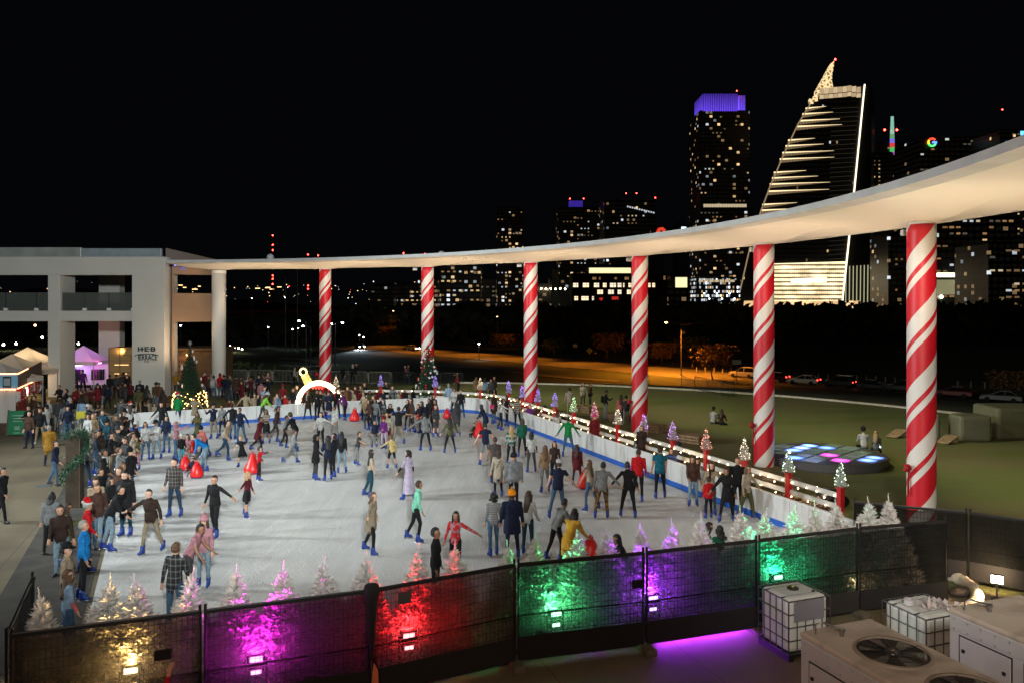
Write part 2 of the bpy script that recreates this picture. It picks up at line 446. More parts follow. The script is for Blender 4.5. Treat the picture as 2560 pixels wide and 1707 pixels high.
    if loc[1] < 42 and 'gloves' not in o:
        for wr, d, s in hands:
            a = rt if abs(d.dot(rt)) < .8 else fw
            side = a; nrm = d.cross(a).normalized()
            if nrm.dot(fw) < 0: nrm = -nrm
            for i, (off, L) in enumerate(((-.03,.06),(-.01,.072),(.011,.068),(.031,.052))):
                p0 = wr+d*(.09*k)+side*(off*k); p1 = p0+(d*.9+nrm*.25).normalized()*(L*.55*k); p2 = p1+(d*.65+nrm*.75).normalized()*(L*.5*k)
                fin.append([p0, p1, p2, .0095*k])
            p0 = wr+d*(.03*k)-side*(s*.03*k); p1 = p0+(d*.6-side*(s*.8)+nrm*.2).normalized()*(.04*k); p2 = p1+(d*.95+nrm*.2-side*s*.2).normalized()*(.032*k)
            fin.append([p0, p1, p2, .0105*k])
    BUILD.append(dict(ob=ob, segs=segs, dz=dz, fin=fin, hc=hc, HM=HM, q=q, k=k, hair=hair, top=top, bot=bottom, kv=kv, o=o, ank=ank_pos, skates=skates, T=T, rt=rt, fw=fw, up=up, hands=hands,
                      skin=skin or ('skin%d' % int(kv['sk']) if 'sk' in kv else rr.choice(['skin0','skin0','skin1','skin1','skin2'])), rr=rr))
    return ob

def finish_people():
    global SKATE
    SKATE = skate_mesh()
    bpy.context.view_layer.update()
    dg = bpy.context.evaluated_depsgraph_get()
    for B in BUILD:
        ob = B['ob']; ev = ob.evaluated_get(dg); me = ev.data
        nv, npoly = len(me.vertices), len(me.polygons)
        co = np.empty(nv*3, np.float32); me.vertices.foreach_get('co', co); co = co.reshape(-1, 3)
        lt = np.empty(npoly, np.int32); me.polygons.foreach_get('loop_total', lt)
        lv = np.empty(len(me.loops), np.int32); me.loops.foreach_get('vertex_index', lv)
        B['raw'] = (co, lt, lv)
    for B in BUILD:
        co, lt, lv = B['raw']; ob = B['ob']; dz = B['dz']; k, q = B['k'], B['q']
        st = np.concatenate([[0], np.cumsum(lt)[:-1]])
        fc = np.add.reduceat(co[lv], st, axis=0)/lt[:, None]; fc[:, 2] -= dz
        labs = ['skin', 'top', 'bot', 'shoe', 'glove', 'slv', 'eye', 'lip']
        best = np.full(len(fc), 9e9); li = np.zeros(len(fc), np.int32)
        for a, b, ra, rb, lab in B['segs']:
            a, b = np.array(a), np.array(b); d = b-a; L2 = max(1e-9, (d*d).sum())
            t = np.clip(((fc-a)@d)/L2, 0, 1)
            dist = np.linalg.norm(fc-(a+t[:, None]*d), axis=1)/(ra+(rb-ra)*t)
            m = dist < best; best[m] = dist[m]; li[m] = labs.index(lab)
        b = MB()
        b.v = [tuple(p) for p in co]; it = iter(lv.tolist())
        b.f = [tuple(next(it) for _ in range(n)) for n in lt.tolist()]; b.m = li.tolist()
        ofs = Vector((0, 0, dz))
        b.cur = 4 if 'gloves' in B['o'] else 0
        for p0, p1, p2, r in B['fin']: b.tube([p0+ofs, p1+ofs, p2+ofs], [r, r*.92, r*.7], 5)
        hc, HM = B['hc']+ofs, B['HM']
        for s in (-1, 1):
            b.cur = 6; b.ball(hc+HM @ Vector((s*.03*q, .082*q, .004*q)), .0125*q, 6, 4)
        b.cur = 7; b.ball(hc+HM @ Vector((0, .084*q, -.062*q)), (.02*q, .008*q, .006*q), 6, 4)
        me = bpy.data.meshes.new('person'); me.from_pydata(b.v, [], b.f)
        sk = B['skin']
        for m in (M(sk, PAL[sk], .5, noise=.08, ns=12), cloth(B['top']), cloth(B['bot']), M('shoes_'+B['kv'].get('shoe', 'black'), PAL[B['kv'].get('shoe', 'black')], .5), cloth('black'),
                  cloth(B['kv'].get('slv', 'black')), M('eye', (.02,.012,.01), .2), M('lip', (.25,.08,.07), .5)): me.materials.append(m)
        me.polygons.foreach_set('material_index', b.m); me.polygons.foreach_set('use_smooth', [True]*len(b.f)); me.update()
        old = ob.data; ob.modifiers.clear(); ob.data = me; bpy.data.meshes.remove(old)
        H4 = Matrix.Translation(hc) @ HM.to_4x4() @ Matrix.Scale(q, 4)
        for i, piece in enumerate(B['hair'].split('+')):
            stl, c = piece.split('.')
            hat = stl in ('beanie', 'santa', 'cap', 'bucket', 'hood')
            hname = {'beanie': 'knitted_hat', 'santa': 'santa_hat', 'cap': 'cap', 'bucket': 'bucket_hat', 'hood': 'hood'}.get(stl, 'hair')
            x = link(hname, headpart(stl, c), ob); x.matrix_local = H4 @ Matrix.Translation((0, 0, .022 if hat and stl != 'hood' else 0)) @ Matrix.Scale(1.06 if hat else 1.0, 4)
        if B['skates']:
            for i, an in enumerate(B['ank']):
                x = link('skate', SKATE, ob)
                x.matrix_local = Matrix.Translation(an+ofs) @ Matrix.Rotation(R((-1, 1)[i]*(9+B['rr'].uniform(-4, 6))), 4, 'Z') @ Matrix.Scale(max(.72, k), 4)
        T, rt, fw, up = B['T'], B['rt'], B['fw'], B['up']
        B3 = Matrix((rt, fw, up)).transposed().to_4x4()
        if 'pack' in B['o']:
            x = MB().use(cloth(B['kv'].get('packc', 'black'))).box((0,0,0), (.28,.15,.4)).build('backpack', ob, bevel=.05); x.matrix_local = Matrix.Translation(T(.25)+ofs-fw*.2*k) @ B3
        if 'bag' in B['o']:
            x = MB().use(cloth(B['kv'].get('bagc', 'black')))
            x.box((0,0,0), (.09,.26,.2)); x.tube([(0,-.1,.1),(-.1,-.04,.42),(-.22,.0,.56)], .012, 5)
            x = x.build('handbag', ob, bevel=.03); x.matrix_local = Matrix.Translation(T(.02)+ofs+rt*.22*k) @ B3
        if 'scarf' in B['o']:
            x = MB().use(cloth(B['kv'].get('scarfc', 'red'))); x.lathe([(.06,-.02),(.09,-.01),(.09,.03),(.065,.045)], (0,0,0), 12); x.box((.04,.1,-.14), (.07,.03,.3))
            x = x.build('scarf', ob); x.matrix_local = Matrix.Translation(T(.50)+ofs) @ B3
        if 'strap' in B['o']:
            x = MB().use(cloth(B['kv'].get('strapc', 'dbrown'))); w = .17*k
            x.tube([(w*.55,.0,.47*k),(w*.2,.14*k,.33*k),(-w*.5,.135*k,.12*k),(-w*1.0,.02,-.02*k),(-w*.4,-.135*k,.14*k),(w*.3,-.13*k,.36*k),(w*.55,0,.47*k)], .013, 5)
            x = x.build('shoulder_strap', ob); x.matrix_local = Matrix.Translation(T(0)+ofs) @ B3
        if 'phone' in B['o']:
            wr, d, s = B['hands'][0]
            x = MB().use(M('phone_case', (.02,.02,.02), .3)); x.box((0,0,0), (.075,.012,.15)); x.use(EM('phone_screen', (.6,.8,1), 3.0)); x.box((0,-.008,0), (.068,.004,.14))
            x = x.build('phone'); tag(x, B['kv']['phonelabel'].replace('_', ' '), 'phone'); 
            x.matrix_world = ob.matrix_basis @ Matrix.Translation(wr+d*.11*k+ofs)
# ------------------------------------------------------------------ who stands where (crop, u, v of the feet or h=v of the head top)
CROPS = dict(A=(0,600,0), B=(0,1000,0), C=(0,1277,0), E=(300,900,0), F=(640,850,0), G=(900,1100,0), H=(1100,930,0), I=(1500,930,0), J=(1920,850,0), K=(1280,1277,0), L=(1920,1277,0), M=(640,1277,0),
             N=(0,860,1), O=(300,900,1), Q=(560,900,1), R=(860,900,1))
def crop_pt(c, u, v):
    x0, y0, z = CROPS[c]; s = 6.53333 if z else 3.64688
    return (x0+u/s)/K, (y0+v/s)/K
ICE = [(-20.2,41.6),(-10.46,46.5),(-4.6,48.3),(-3.0,48.3),(-1.9,47.6),(-1.2,46.3),(.95,41.2),(6.28,27.9),(9.3,20.8),(-8.2,14.6)]
MAT = [(-8.3,14.5),(-20.2,41.5),(-22.0,41.0),(-10.1,13.9)]
PEOPLE = '''
C 790 545 -60 1.75 stand2 red djean short.hgrey+santa.red | person in red sweater and red santa hat watching by the rink mat
C 765 805 -70 1.78 stand blue black short.hgrey | person in bright blue jacket and black trousers facing the ice ; bulk=1.1
C 610 h300 -80 1.72 stand beige black short.hblack+cap.black | person in beige sweater and black cap beside the first white tree ; 
C 620 h535 -50 1.62 stand lblue jean long.hlbrown | person with long wavy brown hair in a pale blue denim top behind the white tree ; fem puffy slv=salmon
B 460 1390 15 1.68 stand2 grey black bob.hblack | person in grey sweater and black leggings seen from behind on the concrete ; fem bulk=1.15 noskate
B 600 h935 -60 1.66 phone olive dgrey long.hbrown | person in long olive coat holding up a lit phone ; fem coat phone phonelabel=lit_phone_in_the_hand_of_the_person_in_olive_coat
B 1000 1370 -70 1.80 lean black ljean short.hblack | person in black jacket and pale jeans leaning over the rink mat ; bulk=1.12
B 880 1235 -150 1.66 stand2 beige jean long.hbrown | person in beige padded coat and jeans between two dark jackets ; fem puffy
B 1150 1235 165 1.86 stand2 black dteal short.hblack | tall person in open black coat and blue skates by the rink edge ; bulk=1.15 coat
B 1085 1120 170 1.68 stand brown djean curly.hlbrown | person with curly brown hair behind the tall black coat ; fem
B 950 920 -80 1.76 stand2 black black short.hblack | person in black sweater with a white collar near the garland post ; scarf scarfc=white
B 870 680 -55 1.66 stand blueplaid jean long.hlbrown | person in blue plaid shirt with long light hair near the mat ; fem long
B 1075 640 -75 1.74 photo dgrey black beanie.dgrey | person in dark grey jacket raising both hands to take a picture
B 775 785 -30 1.70 stand2 lgrey djean short.hlbrown | person in pale grey hoodie standing beside the wooden garland post
B 500 770 -80 1.70 walk navy jean short.hbrown | person in navy jacket and blue jeans walking past the garland post
B 450 592 10 1.72 stand mustard navy short.hgrey | grey haired person in mustard coat seen from behind ; coat
B 265 352 170 1.70 hands black dgrey short.hblack | person all in black with folded hands beside the green board ; 
B 365 392 -160 1.74 stand black khaki short.hbrown | person in black jacket and khaki trousers with white shoes ; shoe=white
B 440 262 -100 1.66 stand2 white dgrey short.hblond | blond person in white jacket behind the khaki trousers ; fem puffy
B 528 282 20 1.74 stand dgrey grey short.hblack | person in charcoal jacket and grey trousers near the barricade end
B 590 302 15 1.60 stand grey black short.hblack | person in grey hoodie and black trousers beside the barricade end
B 745 285 -10 1.80 stand lblue lblue curly.hblack | person in matching pale blue tracksuit seen from behind ; bulk=1.15
B 945 405 165 1.70 stand2 dteal black short.hlbrown | person in dark teal jacket with a white shoulder strap ; strap strapc=white
B 805 445 170 1.66 stand white cream long.hbrown | person in white jacket and cream trousers with long brown hair ; fem
B 855 430 -160 1.62 stand2 tan ljean long.hblond | blond person in tan top standing close to the white jacket ; fem
B 1190 312 10 1.66 photo white black long.hbrown+santa.red | person in white striped sweater and red santa hat by the barrier end ; fem
B 1110 400 -90 1.64 phone black black short.hblack | person in black leaning in with a camera near the barrier end
B 1060 470 -120 1.70 stand dgrey tan short.hbrown | person in dark jacket and tan trousers near the barrier end
B 1210 545 -40 1.50 bend black black short.hblack | person in black crouching over at the mat edge
B 1245 640 170 1.28 stand olive pink long.hbrown | child in olive jacket and pink trousers on skates ; fem
B 1330 548 -150 1.62 stand2 white jean long.hbrown | person in white sweater and jeans next to the pink trousered child ; fem
B 1425 540 175 1.66 hands white ljean short.hblack+cap.black | person in white jacket, pale jeans and black cap on skates ; fem puffy
B 1520 480 170 1.64 stand navy jean long.hblack | person in navy hoodie and blue jeans skating behind the white jacket ; fem
B 1480 335 178 1.74 holdR black djean short.hblack | person in black sweater skating with an arm held away from the barrier
B 1622 246 5 1.80 stand green djean short.hbrown+santa.red | person in green sweater and santa hat facing the lit tree
B 1775 235 10 1.72 wide khaki khaki short.hbrown | person in khaki coat gliding along the barrier below the lit tree ; coat
B 1600 560 -75 1.66 point pink jean hood.pink | person in pink hoodie pointing across the ice ; fem
B 1655 585 -150 1.18 stand black cyan beanie.white | small child in black jacket, cyan trousers and white hat
B 1710 505 -170 1.35 sit pink beige long.hbrown | child in pink sweater sitting on a red skating aid ; fem z=-.06
B 1870 520 150 1.36 lean salmon djean beanie.navy | child in salmon hoodie and dark hat leaning forward ; gloves
B 1880 645 110 1.72 bend blue ljean short.hblack | person in blue sweater bending over a seated child
B 1760 690 175 1.15 sit navy grey beanie.bwstripe | child in striped hat and navy jacket riding a red skating aid ; z=-.1
B 2055 545 -95 1.74 stride beige djean short.hblack | person in beige sweater and dark jeans striding over the ice
B 1945 352 170 1.72 photo navy khaki short.hbrown+cap.navy | person in navy jacket and khaki trousers taking a photo
B 1808 425 175 1.66 cross olive dgrey long.hbrown | person in olive coat with crossed arms and long hair ; fem coat
B 2030 330 165 1.56 stand2 grey black short.hblack | person in grey vest and black trousers in the skating crowd by the lit tree
B 2120 358 -10 1.76 holdL black jean short.hblack | person in black jacket and jeans seen from behind near the barrier
B 2195 402 170 1.76 glide navy jean short.hblack | person in navy jacket and blue jeans gliding toward the near fence
B 1590 1062 172 1.82 stand fairisle djean short.hblack | bearded person in dark patterned knit sweater and dark jeans ; bulk=1.08
B 1380 1398 170 1.74 outR dbrown khaki short.hblack | person in brown jacket and khaki trousers balancing on skates ; bulk=1.1
B 1960 1245 160 1.78 outL black black short.hblack | person all in black with one arm stretched out low ; long
C 1862 700 178 1.66 stand pink ljean long.hbrown+beanie.pink | person in pink knitted hat and pale jeans with long brown hair ; fem
C 1725 760 -90 1.68 lean pink dgrey short.hblack | person in pink t-shirt bending toward the pink hat ; short
C 1590 h288 -15 1.80 stand2 plaid jean short.hlbrown | person in dark plaid shirt seen from behind by the white trees ; long
E 1160 1435 -100 1.40 outR maroon black long.hblond | blond child in maroon dress with an arm held out ; fem skirt
B 20 1110 -90 1.74 walk black black short.hblack | person in black walking at the edge of the concrete plaza
C 1235 h685 -20 1.66 stand cream dgrey long.hblack | black haired person in cream coat hidden behind two white trees ; fem coat
E 1268 1105 -70 1.24 point red black short.hbrown | child in red vest and dark sleeves running on skates ; slv=black
E 1112 975 170 1.26 stride black black short.hblond | blond child in black dress pushing a red cone ; fem skirt short
E 1262 850 -100 1.68 stride maroon black short.hblack | person in open maroon coat and black trousers striding ; coat fem
E 1335 762 175 1.64 hands creamstripe black long.hbrown | person in cream striped sweater and black skirt ; fem skirt bag
E 1600 830 70 1.78 lean black jean cap.olive+short.hblack | person in black jacket and olive cap skating away
E 1570 945 -70 1.42 stride2 lgrey grey short.hred | red haired child in pale grey hoodie skating
E 1420 740 -95 1.74 stride brown dgrey short.hblack | person in brown sweater kicking a skate backward
E 1505 800 -80 1.50 glide grey black short.hblack | person in grey trousers skating behind the olive cap ;
E 1830 800 175 1.66 outL white black bob.hblack | person in white jacket with both hands held low ; fem
E 1955 720 165 1.62 point white grey short.hblack | person in white jumper reaching up an arm near the white jacket
E 1785 1090 -75 1.70 stand2 black dgrey hood.black | person in black hooded long coat with a hanging bag ; coat bag fem
E 1898 1100 30 1.68 hands navy black long.hblack | black haired person in navy jacket in a huddle of three ; fem puffy
E 1950 1062 100 1.66 stand black black bob.hblack | person in black standing beside the navy jacket huddle ; fem
E 2020 1028 5 1.62 stand black ljean long.hblack | long haired person in black top and pale jeans seen from behind ; fem
E 2165 965 -95 1.36 reach dgrey grey short.hbrown | child in dark grey shirt skating with arms forward ; short
E 1150 560 10 1.76 holdL beige black short.hbrown | person in beige jumper leaning on the back barrier
E 1300 565 -60 1.70 lean lime dgrey bucket.white+bob.hbrown | person in neon lime jacket and white bucket hat bending over
E 1440 585 80 1.72 holdR lblue dbrown short.hblack | person in denim jacket holding the back barrier ; strap strapc=white
E 1715 540 178 1.66 stand2 dbrown black bob.hblack | person in dark coat and cream scarf in front of the glowing arch ; coat fem scarf scarfc=cream
E 1800 545 178 1.72 stand black black short.hblack | person in black coat standing in front of the glowing arch ; 
E 1838 540 170 1.72 cross dgrey black short.hblack | person in charcoal jacket with crossed arms before the glowing arch ;
E 1905 545 175 1.60 hands navy purple short.hbrown | person in navy coat and purple trousers before the glowing arch ; coat
E 1975 535 176 1.76 stand2 black black short.hblack | person in black with a red scarf before the glowing arch ; scarf scarfc=red
E 2055 548 60 1.66 lean purple black short.hblack | person in purple sweater leaning on the barrier beside a red cone
F 1045 1432 -75 1.64 holdR cream dteal long.hblack | long haired person in cream top and teal flared trousers ; fem short legs=1.12
F 1395 1452 55 1.68 holdL lav lav curly.hblack | person in long lavender dress with black sleeves ; dress fem slv=black
F 1240 1175 30 1.34 outL paleyellow black short.hlbrown | child in yellow shirt and black shorts with spread legs ; shorts
F 1082 985 -170 1.22 stand navy bwspot short.hblack | child in black top and black and white trousers
F 1165 990 165 1.40 stand purple lav short.hblack+beanie.dred | child in purple snowsuit and dark red hat ; 
F 1200 985 170 1.64 stand2 cream maroon short.hbrown | person in cream jacket with a pale pink bag ; fem bag bagc=pink
F 1300 945 5 1.78 tpose black khaki short.hblack | person in black t-shirt and khaki shorts with arms spread wide ; short bulk=1.1
F 1545 1008 25 1.74 outL grey black short.hblack | person in grey hoodie and black trousers reaching an arm sideways ; bulk=1.1
F 1768 1032 10 1.60 wide olive black long.hblack | dark haired person in pale olive jumper with legs apart ; fem
F 1638 885 -150 1.62 stand2 dgrey dgrey short.hblack | person in dark top, skirt and black tights on blue skates ; skirt fem
F 1828 880 10 1.70 stand dgrey grey long.hblack | person in long dark grey coat seen from behind ; coat fem
F 1995 880 120 1.10 sit black black short.hblack | child in black riding between two red fins ; z=-.12
F 2095 880 70 1.66 lean navy djean long.hblack | long haired person in navy coat pushing the child on the red aid ; fem coat
F 1757 640 -10 1.74 stand lblue dgrey short.hgrey | grey haired person in pale blue shirt at the barrier bend
F 1808 690 170 1.64 hands white black short.hblack | person in white printed hoodie at the barrier bend
F 1870 712 170 1.66 stand2 black dteal short.hbrown | person in black jacket and teal jeans at the barrier bend
G 105 1038 -95 1.66 outR khaki black bob.hlbrown | person in open khaki coat and black leggings gliding with one arm forward ; coat fem
G 510 925 -80 1.72 glide mint black short.hbrown | person in mint green shirt and black trousers gliding ; 
G 870 h640 165 1.60 outL redwhite black long.hblack | person in red and white patterned sweater and glasses ; fem
G 690 h797 -95 1.78 stand black black short.hblack | bearded person in black t-shirt with a belt in front of the near trees ;
H 415 845 15 1.74 wide navy grey short.hblack | person in navy t-shirt and grey shorts with bare legs ; short shorts
H 500 1010 10 1.70 stand patterned dgrey short.hbrown | person in dark patterned t-shirt partly hidden behind the cream coat ; short
H 530 1140 8 1.64 stand2 cream black bob.hbrown | person in cream coat with a shoulder strap and black leggings ; fem coat strap
H 650 850 5 1.62 stand greenstripe black long.hblond | blond person in green striped sweater seen from behind ; fem
H 748 772 10 1.66 stand2 dgreen black bob.hbrown | person in dark green sweater and black trousers seen from behind ; fem bulk=1.1
H 555 530 -100 1.66 reach white black long.hblack | dark haired person in white jumper holding hands at the barrier ; fem
H 612 490 100 1.64 hands black black long.hblack | dark haired person in black facing the white jumper ; fem
H 705 515 175 1.66 hands bwstripe black bob.hbrown | person in black and cream striped sweater against the white barrier ; fem
H 492 470 -120 1.72 stand dbrown jean short.hbrown | person in dark brown coat and jeans beside a pink bag ; coat bag bagc=hotpink
H 833 916 10 1.60 stand white dgrey bob.hblack | person in white t-shirt over black sleeves ; fem slv=black
H 955 1098 15 1.66 stand2 tan grey long.hlbrown | person in tan sweater with long brown hair and pale trousers ; fem
H 1045 1030 165 1.60 stand dbrown black long.hblack | dark haired person facing the tan sweater ; fem
H 1075 1330 -5 1.80 holdR navy jean short.hbrown+cap.white | person in navy t-shirt, blue jeans and white cap holding hands ; short bulk=1.08
H 1370 1262 50 1.64 holdL cream jean long.hlbrown | person in cream top and jeans with arms out to the navy t-shirt ; fem short
H 1250 1038 -20 1.50 stand maroon djean long.hbrown | long haired child in maroon coat ; coat fem
H 1335 1055 150 1.12 sit black black short.hblack | child in black sitting on a red skating aid ; z=-.1
H 1478 1330 -8 1.74 holdR grey goldpat short.hblack | person in grey hoodie and black and gold patterned trousers ; legs=1.15 bulk=1.08
H 1718 1322 -5 1.74 holdL black black short.hblack | person in black sweater holding hands with the grey hoodie ; legs=1.1
H 1810 1185 -10 1.78 stand red black short.hbrown | person in red sweater and black trousers near the barrier
H 2005 1150 0 1.76 stand teal black short.hbrown | person in teal t-shirt and black trousers near the barrier ; short bulk=1.12 legs=1.1
H 1168 772 -5 1.76 wide green jean short.hblack | person in green sweater and blue jeans gliding beside the white barrier
H 672 1242 10 1.78 stand grey black beanie.black | person in padded grey hooded jacket and black hat seen from behind ; bulk=1.2 puffy
G 1530 1045 -25 1.68 stand2 white dteal long.hbrown | person in white jumper and teal jeans seen from behind ; fem
G 1215 1058 15 1.66 stand greystripe jean curly.hblack | curly haired person in grey patterned sweater and jeans ; fem
G 1385 1085 8 1.78 stand navy navy short.hbrown+beanie.orange | person in navy coat and bright orange knitted hat ; coat bulk=1.1
G 1900 h617 -40 1.68 lean yellow black long.hblack | long haired person in yellow coat leaning over a child ; coat fem
G 1790 1110 -60 1.66 lean grey black short.hblack | person in grey jacket bending behind the yellow coat ; 
G 2000 h815 -30 1.08 sit pink navy short.hbrown | child in pale pink jacket on a red sled behind the near trees ; z=-.05
I 250 h1415 100 1.62 lean black black long.hblack | long haired person in black lit purple behind the near white trees ; fem
I 905 h1318 -80 1.62 lean dgrey dgrey long.hblack | dark haired person bending behind a purple lit white tree ; fem
I 1092 h1370 10 1.58 stand dgreen black bob.hblack | dark haired person in green jacket between two purple lit trees ; fem
I 850 1222 170 1.64 stand2 brown ljean long.hbrown | person in brown jacket and pale jeans facing the near trees ; fem puffy
I 1010 1300 165 1.66 holdL beige dgrey long.hbrown | person in beige jacket with dark scarf behind a child in red ; fem scarf scarfc=dbrown
I 990 1345 10 1.26 stand red black short.hbrown | child in bright red jacket holding hands ; puffy
I 1160 1372 165 1.68 holdR black black short.hbrown | person in open dark coat over a green shirt ; coat fem
I 1255 1295 160 1.80 stand black black short.hlbrown | tall person in black jacket with light brown hair by the barrier ; bulk=1.08
I 1335 1335 -150 1.66 holdL cream olive long.hlbrown | person in cream sweater and wide olive trousers by the barrier ; fem legs=1.25
'''
OFFICE = '''
I 890 h760 170 1.64 sit grey jean bob.hbrown | person in grey cardigan sitting beside the wooden pallet ; fem
I 655 h665 150 1.60 sit bluestripe djean long.hbrown | person in blue striped sweater sitting against the white rail ; fem
I 715 h625 170 1.72 sit dgrey black short.hblack+cap.navy | person in grey coat and navy cap sitting against the white rail ;
I 380 h470 150 1.66 stand dbrown black long.hlbrown | person in long dark brown coat standing inside the white rail ; coat fem
I 340 h570 10 1.15 stand teal dgrey short.hblack | small child in teal jacket beside the long brown coat ; puffy
H 1410 h372 -160 1.68 stand dred black short.hblack+beanie.hotpink | person in hot pink hat and dark red coat behind the barrier ; coat
H 1070 h340 5 1.66 sit white black bob.hbrown+beanie.dred | person in white printed jumper sitting with back to the ice ; fem
H 1105 h338 -60 1.64 sit black black bob.hblack | person in black sitting next to the white printed jumper ; fem
H 820 h275 170 1.62 sit purple black short.hbrown | person in purple jacket sitting behind the barrier corner ; fem puffy
H 890 h280 175 1.64 sit dbrown black long.hblack | person with long dark hair sitting near the purple jacket ; fem
H 955 h288 20 1.66 sit maroon black curly.hblack | curly haired person in maroon sitting near the candy column ; fem
H 1180 395 5 1.72 stand cream beige short.hblack | person in cream jacket standing on the lawn ; bulk=1.1
H 1305 320 -170 1.66 stand2 cream dgrey long.hbrown | person in cream fleece on the lawn beside a lit mini tree ; fem
H 1370 330 -100 1.70 stand2 brown dgrey short.hbrown | person in brown jacket swinging a bag on the lawn ; bag
H 1510 432 -90 1.76 phone black grey short.hblack | person in black with a black backpack looking at a phone ; pack
H 1645 470 -20 1.66 stand2 salmon black long.hbrown | person in orange jumper standing beside the candy column ; fem
H 1695 475 10 1.60 stand dgrey grey beanie.black | person in patterned black jacket beside the candy column ; 
H 330 245 10 1.62 stand tan khaki long.hlbrown | person in tan coat on the lawn behind the barrier bend ; fem coat
H 408 265 5 1.66 stand lblue dgrey bob.hblack | person in pale blue jacket on the lawn behind the barrier bend ; fem
H 468 270 170 1.62 stand2 dgrey black long.hblack | long haired person in dark clothes on the lawn behind the barrier bend ; fem
H 495 250 160 1.68 stand dbrown black long.hbrown | person in dark brown on the lawn beside a purple mini tree ; fem
H 165 200 60 1.64 point dred black long.hblack | person in dark red jumper taking pictures on the lawn ; fem
R 1040 390 -80 1.70 walk dgrey djean short.hbrown | person in dark jacket with an orange pack walking across the lawn ; pack packc=salmon
R 985 392 -80 1.66 walk black black short.hblack | person in black walking behind the orange pack on the lawn ;
R 200 390 170 1.78 stand black black short.hblack | person in black standing tall near the lawn barricades ; bulk=1.1
R 140 395 165 1.70 stand black black hood.white+short.hblack | person in white hood near the lawn barricades ;
Q 1940 400 -20 1.64 stand black black bob.hblack | person in black beside the white hood ; fem
Q 1150 430 -100 1.62 stand2 lgrey black short.hblack | person in pale grey top near the candy column ; fem
Q 720 h185 170 1.66 photo pink dgrey short.hbrown | person in pale patterned jacket with hands up near the barricades ; fem
A 195 h1330 -80 1.86 stand navy black bald.hbrown | tall person in navy jacket at the market stall ; bulk=1.2
A 400 h1300 95 1.70 hands black black short.hblack | person in black counting coins at the market stall ;
A 545 h1310 175 1.74 hands black dgrey short.hbrown | person in black holding two cups behind the barricade ;
A 755 h1170 5 1.80 stand purple black short.hblack | person lit purple shopping under the pink tent ;
A 690 h1190 20 1.66 stand2 dgrey black long.hblack | person browsing beside the purple shopper ; fem
A 890 h1290 -10 1.72 stand black black short.hblack | person in black near the green glowing stick ;
A 690 h1330 170 1.66 stand dred black short.hblack | person in dark red vest behind the barricade ;
A 980 h1310 10 1.55 stand navy black short.hblack | person in navy beside the barricade corner ;
A 1000 h1215 0 1.76 stand black dgrey short.hblack | person in black in the queue by the wooden crate stall ;
A 1060 h1210 10 1.78 stand dgrey black short.hblack | person in charcoal in the queue by the wooden crate stall ;
A 1110 h1205 170 1.70 stand2 dbrown black short.hbrown | person in brown facing out of the queue by the crate stall ;
A 1160 h1220 175 1.66 hands black black short.hblack | person in black with folded hands beside the white pillar ;
A 1275 h1265 5 1.80 stand black black short.hgrey | grey haired person in black in front of the lettered pillar ; bulk=1.15
A 1335 h1310 -10 1.62 stand2 dgrey black long.hblack | long haired person beside the grey haired one at the lettered pillar ; fem
A 1420 h1285 5 1.74 stand olive jean short.hblack | person in olive jacket by the lettered pillar edge ;
A 1450 h1288 30 1.72 stand brown jean short.hbrown | person in brown jacket by the lettered pillar edge ;
A 1870 h1195 165 1.74 stand dred grey short.hbrown | person in dark red jacket and grey trousers near the lit tree ;
A 1945 h1225 5 1.68 stand2 lgrey jean short.hblack | person with a white backpack near the plain round column ; pack packc=white
A 2010 h1215 -10 1.70 stand red jean hood.red | person in red hood near the plain round column ;
J 875 968 -12 1.70 sitg white black short.hblack+beanie.black | person in white hoodie sitting on the glowing dance floor ; zb=.40
J 985 992 -25 1.62 sitg grey navy long.hblond | blond person in grey jumper sitting on the glowing dance floor with a phone ; fem zb=.40 phone phonelabel=lit_phone_held_by_the_blond_person_on_the_dance_floor
I 1030 470 -30 1.70 sitg lgrey dgrey short.hblack+cap.black | person in pale grey shirt and black cap sitting on the lawn ;
I 1105 480 -35 1.64 sitg dbrown djean long.hbrown | long haired person in dark brown sitting on the lawn ; fem
'''
def parse(text, crowd_group=None):
    for ln in text.strip().splitlines():
        a, lab = ln.split('|'); t = a.split(); lab, _, op = lab.partition(';')
        c, u, v = t[0], float(t[1]), t[2]
        yaw, h, pose, top, bot, hair = float(t[3]), float(t[4]), t[5], t[6], t[7], t[8]
        opts = op.split()
        hd = v[0] == 'h'
        x, y = crop_pt(c, u, float(v[1:] if hd else v))
        if hd:
            H = h+.06 if pose not in ('sit', 'sitg') else .55+h*.47
            Y = F*(HC-H)/(y-HY); p = Vector(((x-CX)*Y/F, Y, 0))
        elif any(q.startswith('zb=') for q in opts):
            zb = float([q for q in opts if q.startswith('zb=')][0][3:]); p = G(x, y, zb+.04)
        else: p = G(x, y, .02)
        on = inpoly(p, ICE) or (inpoly(p, MAT) and p.y < 34)
        p.z = .03 if inpoly(p, ICE) else .022
        if any(q.startswith('zb=') for q in opts): p.z = zb-.06
        person(p, yaw, h, pose, top, bot, hair, lab.strip(), opts, skates=on and 'noskate' not in opts)
parse(PEOPLE); parse(OFFICE)
# the raised arm in front of the yellow lit screen
person(Vector(((338-CX)*10.35/F, 10.35, .0)), -20, 1.74, 'raise', 'red', 'djean', 'short.hbrown', 'person in red sweater raising a hand in front of the near fence', [], group=None)

